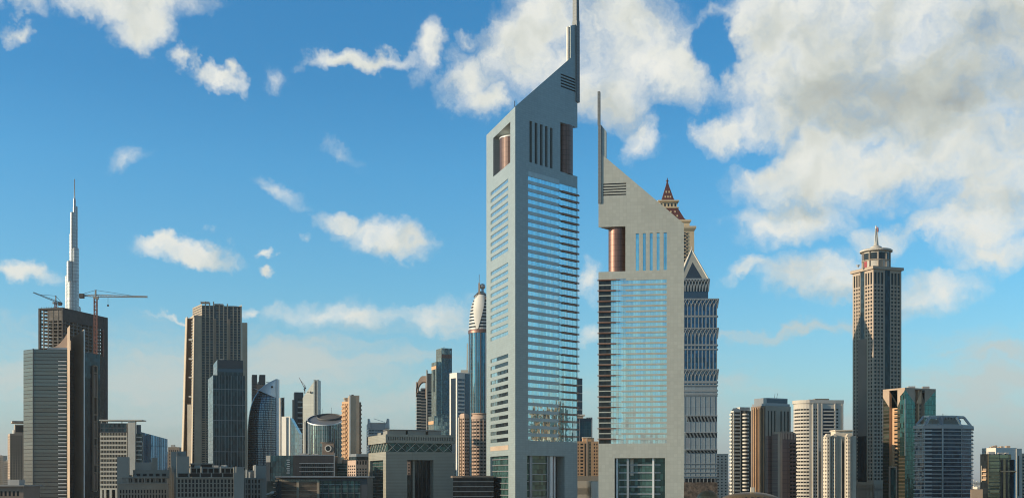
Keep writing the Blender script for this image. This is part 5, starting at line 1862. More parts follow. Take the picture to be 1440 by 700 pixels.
    for i in range(15):
        z = zb + 3.9 + (ztop - zb - 8) * i / 14
        k = i / 14
        a0, a1 = 250 - 34 * k ** .8, 257 + 42 * k
        rows.append([(cx + (rad(z) + .5) * math.cos(R(a0 + (a1 - a0) * j / 8)), cy + (rad(z) + .5) * math.sin(R(a0 + (a1 - a0) * j / 8)), z) for j in range(9)])
    sail.grid(rows)
    T.mb('finial_post', M['tan']).box(cx - 3.2, cx - 1.2, cy - 6, cy - 4, Z(420, Y), Z(396, Y))
    T.mb('finial_leg', M['tan_dark']).beam((cx - 2.2, cy - 5, Z(411, Y)), (cx + 8, cy - 8, Z(421, Y)), 1.2)
    T.mb('finial_leg', M['tan_dark']).beam((cx - 2.2, cy - 5, Z(408, Y)), (cx - 8, cy - 6, Z(416, Y)), 1.2)
    rb = 4.0 * Y / FOC
    bx = X(678.2, Y)
    T.mb('ball', M['metal'], True).lathe(bx, cy - 3, [(rb * math.cos(R(-90 + 180 * i / 14)), Z(400.5, Y) + rb * math.sin(R(-90 + 180 * i / 14))) for i in range(15)], 24)
    T.mb('ball_neck', M['metal'], True).lathe(bx, cy - 3, [(1.6, ztop - 1), (1.2, Z(403.5, Y))], 12)
    T.mb('mast', M['metal']).beam((cx - 2.2, cy - 5, Z(396, Y)), (cx - 2.2, cy - 5, Z(384, Y)), .6)
    for a in (205, 225, 246, 268, 290):
        x, y = cx + (r + .2) * math.cos(R(a)), cy + (r + .2) * math.sin(R(a))
        T.item('shaft_fin', M['bronze'] if a in (225, 268) else M['metal']).beam((x, y, 0), (x, y, zb), .9)
    T.done()
    # pinkish balcony towers in front
    Y = 1020
    T = Thing('residential_tower', 'narrow pinkish balcony tower with a rounded cap, left of the striped dome tower shaft', 'residential tower', X(652, Y), Y + 10)
    fp = foot(Y, 645.4, 653, 660, 40)
    zt = Z(586, Y)
    FL, FR = Face(fp[0], fp[1]), Face(fp[1], fp[2])
    rw = floors(0, zt - .3, 2.9, .5, low(Y))
    mass(T, fp, zt, M['pink_tan'], M['roof'], dict(cols=even(.3, FL.L - .3, 3, .72), rows=rw, mat=M['window'], depth=.8), dict(cols=even(.2, FR.L - .2, 2, .84), rows=rw, mat=M['window'], depth=.8))
    FL.box(T.mb('corner_pier', M['offwhite']), 0, 1.0, 0, zt, .02, .6); FL.box(T.mb('bay_pier', M['tan_dark']), FL.L * .45, FL.L * .58, 0, zt - 1, .02, .7)
    cap = [p + ((fp[0] + fp[2]) / 2 - p) * .12 for p in fp]
    cap2 = [p + ((fp[0] + fp[2]) / 2 - p) * .4 for p in fp]
    c = T.mb('rounded_cap', M['pink_tan'])
    c.grid([[(*p, zt) for p in cap], [(*p, zt + 2) for p in cap], [(*p, zt + 3.2) for p in cap2]], True); c.poly(*[(*p, zt + 3.2) for p in cap2])
    T.done()
    Y = 990
    T = Thing('residential_tower', 'pinkish round fronted balcony tower tucked against the left edge of the tallest tower', 'residential tower', X(672, Y), Y + 10)
    cx, cy, r = X(675.5, Y), Y + 9, 7.4
    zt = Z(580, Y)
    w = T.mb('wall', M['pink_tan'])
    T.mb('window_drum', M['window'], True).lathe(cx, cy, [(r - .8, 0), (r - .8, zt)], 28)
    z = zt - 5.2; i = 0
    T.mb('crown_ring', M['pink_tan'], True).lathe(cx, cy, [(r + .3, zt - 5), (r + .3, zt - 2.6), (r - .6, zt - 2.5), (r - .6, zt - 1), (r + .1, zt - .9), (r + .1, zt), (0, zt)], 28)
    while z > low(Y):
        T.item('balcony_band', M['pink_tan']).lathe(cx, cy, [(r - .8, z - 1.5), (r, z - 1.5), (r, z), (r - .8, z)], 28)
        z -= 2.95; i += 1
    for a in (200, 222, 244, 266, 288, 310):
        T.item('pier', M['pink_tan']).beam((cx + (r - .1) * math.cos(R(a)), cy + (r - .1) * math.sin(R(a)), 0), (cx + (r - .1) * math.cos(R(a)), cy + (r - .1) * math.sin(R(a)), zt - 5), .7)
    T.done()
    Y = 850
    T = Thing('low_glass_building', 'low dark glass building with pale roof line, between the gate building and the tallest tower', 'building', X(662, Y), Y + 8)
    F = Face(V2(X(637, Y), Y), V2(X(694, Y + 3), Y + 3))
    T.mb('wall', M['black_glass']).prism([(X(637, Y), Y), (X(694, Y), Y + 3), (X(694, Y), Y + 24), (X(637, Y), Y + 24)], 0, Z(671.5, Y))
    for i in range(5):
        F.box(T.item('floor_edge', M['metal']), 0, F.L, Z(677 + i * 7, Y), Z(676.3 + i * 7, Y), .05, .6)
    F.box(T.mb('roof_slab', M['brown']), -.4, F.L, Z(671.4, Y), Z(668.4, Y), -22, 1.2)
    F.box(T.mb('roof_edge', M['metal_dk']), F.u(649), F.L, Z(670.4, Y), Z(669.4, Y), 1.22, 1.6)
    T.done()


def between_towers():
    Y = 1480
    T = Thing('blue_slab_tower', 'dark blue slab tower with pale ledges, peeking out right of the tallest tower', 'office tower', X(810, Y), Y + 12)
    fp = foot(Y, 796, 797, 819, 12)
    mass(T, fp, Z(533, Y), M['window_blue'], M['roof_dark'])
    F = Face(fp[1], fp[2])
    F.box(T.mb('parapet', M['dark_glass']), 0, F.L, Z(533, Y) + .02, Z(532, Y) + .6, -1, .2)
    for i in range(12):
        z = Z(541 + i * 11.5, Y)
        F.box(T.item('ledge', M['offwhite']), F.u(812), F.L - .3, z - .5, z + .5, .02, 1.2)
    T.done()
    Y = 1230
    T = Thing('teal_office_block', 'teal glass office block with a small cream roof house, between the two triangular towers', 'office building', X(820, Y), Y + 12)
    tg = glass('teal block glass', (.07, .20, .26), .7, .06, .2, .02, (2.2, 3.5, .16), '1e3a44')
    fp = foot(Y, 806, 807, 833, 6)
    F = Face(fp[1], fp[2])
    mass(T, fp, Z(588, Y), tg, M['roof'])
    for px in (815, 832):
        F.box(T.item('edge_frame', M['metal']), F.u(px) - .4, F.u(px) + .4, 0, Z(589, Y), .02, .5)
    F.box(T.mb('parapet', M['window_blue']), 0, F.L, Z(592, Y), Z(588, Y) + .3, .02, .3)
    T.mb('roof_house', M['tan']).box(X(809, Y), X(820.5, Y), Y + 5, Y + 14, Z(588, Y) - 1, Z(584, Y)); T.mb('roof_house_cap', M['offwhite']).box(X(808, Y), X(823, Y), Y + 4, Y + 15, Z(584, Y) + .02, Z(582, Y))
    for px in (826, 829, 832):
        T.item('dish', M['metal'], ).lathe(X(px, Y), Y + 3, [(1.4, Z(588, Y) + 1.2), (.3, Z(588, Y) - .2)], 10)
    T.done()
    Y = 1060
    T = Thing('tan_apartment_block', 'sunlit tan apartment block with small dark windows, between the two triangular towers', 'apartment building', X(826, Y), Y + 10)
    fp = foot(Y, 806, 807, 845, 4)
    F = Face(fp[1], fp[2])
    zt = Z(620, Y)
    rows = floors(0, zt - 1.2, 2.9, .52, low(Y))
    cols = F.pxs([(812.4, 813.9), (816.2, 820.4), (829, 830.6), (835, 837), (838.6, 840.4)])
    mass(T, fp, zt, M['orange'], M['roof'], None, dict(cols=cols, rows=rows, mat=M['window'], depth=.6))
    F.box(T.mb('window_shaft', M['window']), F.u(822), F.u(824), 0, zt - 1.8, .02, .1)
    F.box(T.mb('stair_pier', M['tan']), F.u(824.4), F.u(826.6), 0, Z(615.6, Y), -3, .5)
    T.mb('stair_house', M['orange']).box(X(820, Y), X(836, Y), Y + 5, Y + 14, zt - 1, Z(615, Y)); T.mb('roof_slab', M['offwhite']).box(X(819.4, Y), X(832, Y), Y + 4, Y + 15, Z(615, Y) + .02, Z(613.8, Y))
    T.done()
    Y = 900
    T = Thing('white_low_block', 'low white block with narrow ribbon windows, at the foot of the tan apartment block', 'building', X(824, Y), Y + 8)
    fp = foot(Y, 803, 804, 848, 3, depth=20)
    F = Face(fp[1], fp[2])
    mass(T, fp, Z(675.5, Y), M['cream'], M['roof'], None, dict(cols=F.pxs([(813, 819.5), (820.2, 826)]), rows=[(Z(685.8, Y), Z(684.2, Y)), (Z(691, Y), Z(689.4, Y)), (Z(696.2, Y), Z(694.6, Y))], mat=M['window'], depth=.4, split=4))
    T.mb('roof_house', M['granite']).box(X(806, Y), X(845, Y), Y + 3, Y + 14, Z(675.5, Y) - 1, Z(668.6, Y))
    F.box(T.mb('roof_window', M['window']), F.u(820), F.u(824), Z(674.4, Y), Z(671.5, Y), -2.9, -2.6)
    F.box(T.item('side_block', M['white']), F.u(831), F.L, 0, Z(677, Y), .1, 5)
    T.done()


granite_blocks(); low_dark_blocks(); gate(); centre_group(); between_towers()

def spire_tower():
    Y = 1220
    T = Thing('ornate_spire_tower', 'ornate cream tower with steep red tiled spire', 'tower', X(943, Y), Y + 25)
    cx = X(943, Y); k = Y / FOC
    cr, rd = solid('warm cream stone', (.60, .47, .30), .75), M['roof_red']
    cy = Y + 26
    def sq(h):
        return [(cx - h, cy - h), (cx + h, cy - h), (cx + h, cy + h), (cx - h, cy + h)]
    def stage(part, mat, prof):
        m = T.mb(part, mat)
        rows = [[(*p, Z(py, Y)) for p in sq(h * k)] for h, py in prof]
        m.grid(rows, True); m.poly(*rows[-1]); m.poly(*rows[0])
    stage('shaft', cr, [(33.6, 720), (33.6, 320)])
    stage('main_cornice', cr, [(34.0, 324), (36.2, 320.5), (36.2, 317.6), (34, 317.4)])
    stage('upper_stage', cr, [(28, 317.3), (28, 311)])
    stage('upper_cornice', cr, [(28.4, 311), (30, 309.6), (30, 307.4), (25, 307)])
    stage('lower_roof', rd, [(24.5, 306.8), (21.6, 304), (17.6, 296), (13.6, 288)])
    stage('lantern_sill', cr, [(13.8, 288), (14.8, 287.4), (14.8, 286.2), (12.6, 286)])
    stage('lantern', cr, [(12.2, 286), (12.2, 279)])
    stage('lantern_cornice', cr, [(12.6, 279.2), (15.0, 278), (15.0, 276.2), (9.6, 275.8)])
    stage('spire_roof', rd, [(9.4, 275.6), (7.6, 271), (4.4, 260), (2.0, 252), (.8, 247)])
    T.mb('finial', rd, True).lathe(cx, cy, [(.7, Z(247, Y)), (1.5, Z(245.4, Y)), (.5, Z(244, Y)), (.35, Z(241.5, Y)), (0, Z(241, Y))], 10)
    F = Face(V2(cx - 33.6 * k, cy - 33.6 * k), V2(cx + 33.6 * k, cy - 33.6 * k))
    # arched arabesque panel and its lattice
    for c_ in (-.62, -.2, .22, .64):
        u0 = F.L * (.5 + c_ / 2) - 4.3
        F.quad(T.item('arched_window', M['window']), u0, u0 + 6.4, Z(372, Y), Z(326, Y), .08)
        for j in range(9):
            z0 = Z(371 - j * 5, Y)
            lt = T.item('arabesque', cr)
            lt.beam(F.at(u0, z0, .3), F.at(u0 + 6.4, z0 + 3.4, .3), .5); lt.beam(F.at(u0 + 6.4, z0, .32), F.at(u0, z0 + 3.4, .32), .5)
    for z_, o in ((382, 1.2), (375, .8), (400, 1)):
        F.box(T.item('string_course', cr), 0, F.L, Z(z_, Y) - .9, Z(z_, Y), .02, o)
    Fl = Face(V2(cx - 12.2 * k, cy - 12.2 * k), V2(cx + 12.2 * k, cy - 12.2 * k))
    for i in range(5):
        u = Fl.L * (i + .5) / 5
        Fl.quad(T.item('lantern_window', M['window']), u - .8, u + .8, Z(285, Y), Z(280.4, Y), .06)
    # pale dormers on the roofs
    for lvl, (py, h, n) in enumerate(((300, 19.6, 5), (293.5, 16.2, 4), (270, 7.2, 3), (262.5, 5.2, 2))):
        for i in range(n):
            x = cx + (i - (n - 1) / 2) * h * 1.5 / n * k
            y = cy - h * k - .35
            T.item('dormer', cr).box(x - .75, x + .75, y, y + 1.4, Z(py, Y) - 1, Z(py, Y) + .9)
    T.done()


def arch_tower():
    Y = 960
    T = Thing('pyramid_top_tower', 'blue glass tower with pale arched ribs, metal lower storeys and glass pyramid top', 'skyscraper', X(978, Y), Y + 18)
    k = Y / FOC
    wm = solid('pale metal rib', (.31, .335, .34), .45, .3, .05)
    met = solid('corrugated pale metal', (.29, .345, .37), .45, .3, .06, .02, (2.8, 30, .2), .8)
    gl = glass('deep blue curtain wall', (.045, .11, .18), .65, .06, .45, .03, (1.4, 3.4, .1), '101c28')
    cx, cy = X(977.2, Y), Y + 17.6
    def sq(h):
        h *= k
        return [(cx - h, cy - h), (cx + h, cy - h), (cx + h, cy + h), (cx - h, cy + h)]
    def Fh(h):
        p = sq(h)
        return Face(p[0], p[1])
    body = 31.0
    zb, zt = Z(542, Y), Z(420, Y)
    T.mb('glass_body', gl).prism(sq(body), zb, zt)
    T.mb('metal_body', met).prism(sq(body + .3), Z(672, Y), zb - .02)
    T.mb('neck_glass', M['window_blue']).prism(sq(20.4), zt + .02, Z(408, Y))
    F = Fh(body)
    nrib = 12
    for i in range(nrib + 1):
        u = F.L * i / nrib
        F.box(T.item('rib', wm), max(u - .35, 0), min(u + .35, F.L), zb, zt - 6, .02, .7)
    for py, h in ((444.6, 1.4), (485, 1.3), (491, 1.0), (537, 1.8), (541.6, 1.0)):
        for Fx in (F, Face(sq(body)[1], sq(body)[2])):
            Fx.box(T.item('ring_beam', wm), 0, Fx.L, Z(py, Y) - h / 2, Z(py, Y) + h / 2, .05, .9)
    # flared arch crowns
    def arches(h0, h1, pyb, pyt, n, name):
        """interlaced pointed arches leaning outwards"""
        for side in (0, 1):
            p0, p1 = sq(h0), sq(h1)
            A, B = (Face(p0[0], p0[1]), Face(p1[0], p1[1])) if side == 0 else (Face(p0[1], p0[2]), Face(p1[1], p1[2]))
            z0, z1 = Z(pyb, Y), Z(pyt, Y)
            def at(f, t):
                u0, u1 = A.L * f, B.L * f
                a, b = A.at(u0, z0, .2), B.at(u1, z1, .2)
                return a + (b - a) * t
            for i in range(n + 1):
                c = i / n
                for s in (-1, 1):
                    it = T.item('arch_rib', wm)
                    pts = []
                    for t in range(7):
                        q = t / 6
                        f = min(max(c + s * (1.0 / n) * (q ** 2.0), 0), 1)
                        pts.append(at(f, q))
                    for a, b in zip(pts, pts[1:]):
                        if (b - a).length > .05:
                            it.beam(a, b, .75, .5)
            q0, q1 = at(0, 1), at(1, 1)
            T.item('crown_rim', wm).beam(q0, q1, .7, .9)
    arches(body + .2, body + 1.8, 433, 420.5, nrib, 'a'); arches(body + .2, body + 1.6, 476, 461.5, nrib, 'b'); arches(body + .2, body + 1.6, 533, 519.5, nrib, 'c')
    T.mb('upper_glass', M['dark_glass']).prism(sq(19.6), Z(408, Y) + .02, Z(391, Y) - .05)
    arches(20.4, 21.8, 408, 391, 10, 'd')
    T.mb('crown_slab', wm).prism(sq(21.9), Z(391, Y), Z(389.6, Y))
    # pyramid: four thick corner blades and glass between
    apex = Z(344.8, Y)
    pb = Z(389.5, Y)
    g = T.mb('pyramid_glass', M['window_blue'])
    hh = 20.2
    b4 = sq(hh)
    for i in range(4):
        a, b = b4[i], b4[(i + 1) % 4]
        m0, m1 = (a[0] * .8 + b[0] * .2, a[1] * .8 + b[1] * .2), (a[0] * .2 + b[0] * .8, a[1] * .2 + b[1] * .8)
        mid = ((a[0] + b[0]) / 2, (a[1] + b[1]) / 2)
        top = (mid[0] + (cx - mid[0]) * .56, mid[1] + (cy - mid[1]) * .56, pb + (apex - pb) * .56)
        g.poly((*m0, pb), (*m1, pb), top)
        s = T.mb('pyramid_blade', M['panel_warm'])
        s.poly((*a, pb), (*m0, pb), top, (cx, cy, apex)); s.poly((*m1, pb), (*b, pb), (cx, cy, apex), top)
        T.item('blade_edge', M['offwhite']).beam((*a, pb), (cx, cy, apex), .8)
    T.mb('tip', M['white_metal']).beam((cx, cy, apex - 1), (cx, cy, apex + 2.5), .4)
    # lower metal storeys with black raked brackets and balconies
    Fm = Fh(body + .3)
    Fr = Face(sq(body + .3)[1], sq(body + .3)[2])
    for py, h in ((549, 1.5), (553.6, 1.2), (556, .7)):
        Fm.box(T.item('cornice', wm), 0, Fm.L, Z(py, Y) - h / 2, Z(py, Y) + h / 2, .02, .5); Fr.box(T.item('cornice', wm), 0, Fr.L, Z(py, Y) - h / 2, Z(py, Y) + h / 2, .02, .5)
    for lv, (pa, pb_) in enumerate(((585, 592.4), (608.4, 614.6), (632.6, 636.6))):
        za, zb_ = Z(pb_, Y), Z(pa, Y)
        ua = Fm.u(966 if lv == 0 else 964.5)
        Fm.quad(T.item('bracket_dark_gap', M['dark_slot']), ua, Fm.L - .2, za, zb_, .03)  # flat dark strip behind the raked brackets
        for i in range(9):
            u = ua + (Fm.L - ua) * i / 9
            T.item('raked_bracket', met).hexa([Fm.at(u + 1.0, za, .04), Fm.at(u + 2.0, za, .04), Fm.at(u + 2.0, za, .5), Fm.at(u + 1.0, za, .5), Fm.at(u - .9, zb_, .04), Fm.at(u + .3, zb_, .04), Fm.at(u + .3, zb_, 1.6), Fm.at(u - .9, zb_, 1.6)])
        Fm.box(T.item('bracket_beam', wm), ua - 1, Fm.L, zb_ + .02, zb_ + .8, .02, 1.8)
        Fm.quad(T.item('recess_panel', M['metal']), Fm.u(964.4), Fm.u(972), Z(pb_ + 14, Y), za - 1, .04)
    for i in range(9):
        Fm.box(T.item('seam_rib', wm), Fm.L * (i + .5) / 9 - .12, Fm.L * (i + .5) / 9 + .12, Z(672, Y), Z(557, Y), .02, .22)
    for py in (652, 658, 664, 669.6):
        Fm.box(T.item('lower_beam', wm), 0, Fm.L, Z(py, Y), Z(py, Y) + .5, .23, .7)
    # window row and podium
    Fp = Fh(body - .4)
    T.mb('base', M['black_glass']).prism(sq(body - .4), Z(677.5, Y), Z(672, Y) - .02)
    for i in range(12):
        Fp.box(T.item('base_pier', wm), Fp.L * i / 11.5, Fp.L * i / 11.5 + .5, Z(677.5, Y), Z(672.1, Y), .02, .4)
    pod = solid('brown podium with mottled reflection', (.13, .10, .075), .6, 0, .7, .35)  # brown mottling painted in as reflections in dark podium glass
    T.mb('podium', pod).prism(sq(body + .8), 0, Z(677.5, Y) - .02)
    FL_ = Face(sq(body + .3)[3], sq(body + .3)[0])
    T.done()
    Y = 900
    T = Thing('small_dome', 'small brown dome roof at the foot of the pyramid topped tower', 'dome', X(1000, Y), Y + 8)
    T.mb('dome', M['gold'], True).lathe(X(998, Y), Y + 8, [(9 * math.cos(R(a)), Z(704, Y) + 8 * math.sin(R(a))) for a in range(0, 91, 10)], 32)
    T.mb('drum', M['brown'], True).lathe(X(998, Y), Y + 8, [(9.3, 0), (9.3, Z(704, Y))], 32)
    T.done()


def right_group():
    # low cream block
    Y = 1250
    T = Thing('cream_apartment_block', 'plain cream apartment block with small windows, just right of the pyramid topped tower', 'apartment building', X(1016, Y), Y + 10)
    fp = foot(Y, 1000, 1001, 1024, 2, depth=18)
    F = Face(fp[1], fp[2])
    mass(T, fp, Z(637.5, Y), M['offwhite'], M['roof'], None, dict(cols=even(.6, F.L - .6, 4, .42), rows=floors(0, Z(639, Y), 3.0, .42, low(Y)), mat=M['window'], depth=.4))
    clutter(T, fp, Z(637.5, Y) - 1, 3, M['unit'], 3, 8, 2.4)
    T.done()
    # white balcony tower
    Y = 1060
    T = Thing('balcony_tower', 'narrow white and glass tower with toothed balconies down its left edge', 'residential tower', X(1041, Y), Y + 12)
    fp = foot(Y, 1027.4, 1031.6, 1056.4, 16)
    L, C, Rr, B = fp
    zt = Z(577, Y)
    FL, F = Face(L, C), Face(C, Rr)
    pit = 3.15
    rw = floors(0, zt - .5, pit, .5, low(Y))
    cols = F.pxs([(1032.6, 1041), ])
    mass(T, fp, zt, M['white'], M['roof'], dict(cols=even(.2, FL.L - .2, 2, .9), rows=rw, mat=M['window'], depth=1), dict(cols=cols, rows=rw, mat=M['window'], depth=.7, split=3))
    F.box(T.mb('glass_strip', M['dark_glass']), F.u(1041.8), F.u(1044.3), 0, zt + .2, .02, .35)
    F.box(T.mb('dark_side', M['dark_glass']), F.u(1051.6), F.L, 0, zt, .02, .3)
    q = F.at(F.u(1048), 0, .6)
    for a, b in rw:
        T.item('balcony', M['white']).prism([tuple(FL.at(FL.L * .15, 0, 1.5).xy), tuple(FL.at(FL.L * .9, 0, 1.5).xy), tuple(FL.at(FL.L * .9, 0, .05).xy), tuple(FL.at(FL.L * .15, 0, .05).xy)], a - 1.1, a + .15)
        T.item('round_balcony', M['white']).lathe(q.x, q.y, [(2.6, a - 1.0), (2.9, a - 1.0), (2.9, a + .3), (2.6, a + .3)], 14, 170, 370)
    T.mb('bay_glass', M['window'], True).lathe(q.x, q.y, [(2.3, 0), (2.3, zt)], 14, 170, 370)
    pr = T.mb('roof_gable', M['white'])
    ua, ub = F.u(1031.8), F.u(1041)
    pr.poly(F.at(ua, zt), F.at(ub, zt), F.at(ub, zt + 1.2), F.at((ua + ub) / 2 - 1, Z(572.6, Y)), F.at(ua, zt + .6))
    pr.poly(F.at(ua, zt, -4), F.at(ub, zt, -4), F.at(ub, zt + 1.2, -4), F.at((ua + ub) / 2 - 1, Z(572.6, Y), -4), F.at(ua, zt + .6, -4))
    F.box(T.mb('roof_room', M['offwhite']), F.u(1042), F.u(1056), zt - 1, Z(571.6, Y), -10, -2)
    T.done()
    # brown tower with dark slots
    Y = 1010
    T = Thing('brown_slotted_tower', 'brown and beige tower with copper vertical stripes and chamfered glass crown', 'office tower', X(1085, Y), Y + 15)
    fp = foot(Y, 1056, 1076.6, 1112, 28)
    L, C, Rr, B = fp
    FL, F = Face(L, C), Face(C, Rr)
    zt = Z(570, Y)
    be = solid('beige stone', (.46, .40, .32), .7)
    w = T.mb('wall', be)
    slots = F.pxs([(1080, 1081.6), (1084, 1086), (1088.6, 1090.6), (1097.4, 1099.6), (1102.6, 1104.6), (1107, 1109.4)])
    facade(T, F, 0, zt, slots, [(2, Z(577, Y))], w, 'window_slot', M['black_glass'], .6)
    wl = T.mb('copper_wall', M['brown'])
    ls = FL.pxs([(1058.2, 1060.4), (1061.6, 1063.4), (1064.6, 1067), (1068.4, 1070.2), (1071.6, 1074)])
    cg = glass('bronze mirror glass', (.22, .15, .09), .85, .10, .35, .04, (1.2, 3.4, .08), '2a1c12')
    facade(T, FL, 0, zt, ls, [(2, Z(574, Y))], wl, 'bronze_glass', cg, .9)
    for a, b in ls:
        FL.box(T.item('copper_fin', M['orange']), b + .05, b + .6, 1, zt - 1, .02, 1.0)
    Face(Rr, B).quad(w, 0, (B - Rr).length, 0, zt); Face(B, L).quad(w, 0, (L - B).length, 0, zt)
    cen = (L + Rr) / 2
    sh = lambda s, z: [(*(p + (cen - p) * s), z) for p in fp]
    c = T.mb('glass_crown', M['metal'])
    c.grid([sh(0, zt), sh(.05, zt + .2), sh(.05, Z(566.5, Y)), sh(.16, Z(566.4, Y)), sh(.16, Z(558.6, Y))], True)
    T.mb('roof', M['roof']).poly(*sh(.16, Z(558.8, Y)))
    cf = Face(V2(*sh(.16, 0)[1][:2]), V2(*sh(.16, 0)[2][:2]))
    cf.box(T.mb('crown_glass_panel', M['window_blue']), .6, cf.L - .6, Z(565.6, Y), Z(560, Y), .02, .25)
    whip(T, X(1094, Y), Y + 14, Z(558.6, Y), 4, M['metal_dk'], .25, .6); whip(T, X(1096.6, Y), Y + 12, Z(558.6, Y), 4.4, M['metal_dk'], .25, .8)
    T.done()
    # maroon tower
    Y = 900
    T = Thing('maroon_tower', 'maroon stone tower with pale corner strip and arched parapet', 'residential tower', X(1100, Y), Y + 12)
    mr = M['maroon']
    fp = foot(Y, 1085, 1097.6, 1119.6, 30)
    L, C, Rr, B = fp
    FL, F = Face(L, C), Face(C, Rr)
    zt = Z(609.5, Y)
    rw = floors(0, Z(620, Y), 2.85, .5, low(Y))
    mass(T, fp, zt, mr, M['roof'], None, dict(cols=F.pxs([(1111, 1114.6), (1115.4, 1119)]), rows=rw, mat=M['window'], depth=1.0))
    FL.box(T.mb('corner_strip', M['pink_tan']), FL.L - 2.2, FL.L, 0, zt + 1, .02, .7)
    F.box(T.mb('corner_return', M['pink_tan']), 0, 1.2, 0, zt + 1, .02, .7)
    for i in range(5):
        px = 1101.2 + i * 3.9
        u = F.u(px)
        F.box(T.item('parapet_arch', M['pink_tan']), u - .8, u + .8, Z(617, Y), Z(607.4, Y), .02, .5)
    for i, (a, b) in enumerate(rw):
        F.box(T.item('balcony', mr), F.u(1110.6), F.L, a - .8, a + .3, .05, 1.0)
        FL.box(T.item('stone_course', M['brown']), .4, FL.L - 2.3, a - .2, a + .25, .02, .22)
    s2 = [p + ((L + Rr) / 2 - p) * .22 for p in fp]
    T.mb('upper_tier', M['pink_tan']).prism([tuple(p) for p in s2], zt - 1, Z(605.8, Y))
    fpw = foot(Y + 8, 1076.6, 1080, 1092, 30, 40)
    T.mb('side_wing', mr).prism([tuple(p) for p in fpw], 0, Z(612, Y))
    T.done()
    # white rounded tower
    Y = 950
    T = Thing('white_rounded_tower', 'tall white apartment tower with curved left corner and a column of blue windows', 'apartment tower', X(1152, Y), Y + 14)
    wh = solid('warm white render', (.54, .51, .45), .75, 0, .06)
    zt = Z(567, Y)
    xa, xm, xb = X(1120.4, Y), X(1142.4, Y), X(1186, Y)
    pts = []
    N = 7
    for i in range(N + 1):
        a = R(180 + 78 * i / N)
        pts.append(V2(xm + (xm - xa) * math.cos(a), Y + 11 + 12 * math.sin(a)))
    pit = 2.72
    rw = floors(0, Z(573, Y), pit, .46, low(Y))
    w = T.mb('wall', wh)
    for i in range(N):
        F = Face(pts[i], pts[i + 1])
        facade(T, F, 0, zt, [(.12, F.L - .12)] if i not in (0,) else [(F.L * .3, F.L * .7)], rw, w, 'window', M['window'], .7)
    F = Face(pts[-1], V2(xb, Y + 2))
    cols = F.pxs([(1143.8, 1146), (1147.2, 1149.6), (1158, 1163), (1163.4, 1167.6), (1168, 1172.6), (1176, 1179)])
    def skip(i, j, u, z):
        return i in (2, 3, 4) or (i == 5 and j % 2 == 0 and False)
    facade(T, F, 0, zt, [c for i, c in enumerate(cols) if i not in (2, 3, 4)], rw, w, 'window', M['window'], .5)
    zblue = Z(624, Y)
    for a, b in rw:
        if b > zblue:
            F.box(T.item('blue_window', M['window_blue']), F.u(1157.4), F.u(1172.6), a - .2, b, .02, .18)
            F.box(T.item('balcony', wh), F.u(1157), F.u(1173), a - 1.3, a - .22, .02, .9)
        else:
            F.box(T.item('ledge', M['granite']), F.u(1151), F.u(1160), a - .5, a + .1, .02, .5)
    F.box(T.mb('lower_recess', M['tan_dark']), F.u(1150.4), F.u(1174), 0, Z(634, Y), .02, .4)
    for px in (1142.8, 1150, 1155.6, 1174.2, 1184.6):
        F.box(T.item('pilaster', wh), F.u(px) - .45, F.u(px) + .45, 0, zt, .02, 1.0)
    Fs = Face(V2(xb, Y + 2), V2(xb + 4, Y + 24))
    facade(T, Fs, 0, zt, even(1, Fs.L - 1, 4, .5), rw, w, 'side_window', M['window'], .5)
    Face(V2(xb + 4, Y + 24), pts[0]).quad(w, 0, (pts[0] - V2(xb + 4, Y + 24)).length, 0, zt)
    poly = [tuple(p) for p in pts] + [(xb, Y + 2), (xb + 4, Y + 24)]
    T.mb('roof', M['roof']).poly(*[(*p, zt - .6) for p in poly])
    cen = V2(sum(p[0] for p in poly) / len(poly), sum(p[1] for p in poly) / len(poly))
    cor = [tuple(V2(*p) + (V2(*p) - cen).normalized() * .9) for p in poly]
    co = T.mb('cornice', wh)
    co.grid([[(*p, zt) for p in poly], [(*p, zt + .2) for p in cor], [(*p, Z(562, Y)) for p in cor], [(*p, Z(562, Y)) for p in poly]], True)
    T.mb('roof_house', M['offwhite']).box(X(1139, Y), X(1168, Y), Y + 5, Y + 16, zt - .5, Z(560.6, Y)); T.mb('roof_house_slab', M['granite']).box(X(1148, Y), X(1168, Y), Y + 4, Y + 17, Z(560.6, Y) + .02, Z(559.6, Y))
    T.done()
    # cream scalloped tower
    Y = 850
    T = Thing('cream_scalloped_tower', 'cream tower with rounded window bays and a dark pointed slot', 'apartment tower', X(1180, Y), Y + 12)
    cr = M['cream']
    fp = foot(Y + 4, 1160.5, 1161.5, 1204, 1, 105, depth=24)
    zt = Z(612, Y)
    mass(T, fp, zt, cr, M['roof'])
    F = Face(fp[1], fp[2])
    rw = floors(0, Z(613, Y), 2.55, .46, low(Y))
    def bay(pxa, pxb, n, flat):
        a, b = X(pxa, Y), X(pxb, Y)
        c, h = (a + b) / 2, (b - a) / 2
        ps = [V2(c - h * math.cos(math.pi * i / n), Y + 4.6 - flat * math.sin(math.pi * i / n)) for i in range(n + 1)]
        wl = T.mb('bay_wall', cr)
        for i in range(n):
            f = Face(ps[i], ps[i + 1])
            facade(T, f, 0, zt - .6, even(.1, f.L - .1, 1, .5), rw, wl, 'window', M['window'], .5)
        wl.poly(*[(*p, zt - .6) for p in ps])
        T.item('scallop', cr).hexa([(c - h * .7, Y + 4.2 - flat * .9, zt - .6), (c + h * .7, Y + 4.2 - flat * .9, zt - .6), (c + h * .7, Y + 5.5, zt - .6), (c - h * .7, Y + 5.5, zt - .6), (c - h * .3, Y + 4.2 - flat * .9, zt + 1.3), (c + h * .3, Y + 4.2 - flat * .9, zt + 1.3), (c + h * .3, Y + 5.5, zt + 1.3), (c - h * .3, Y + 5.5, zt + 1.3)])
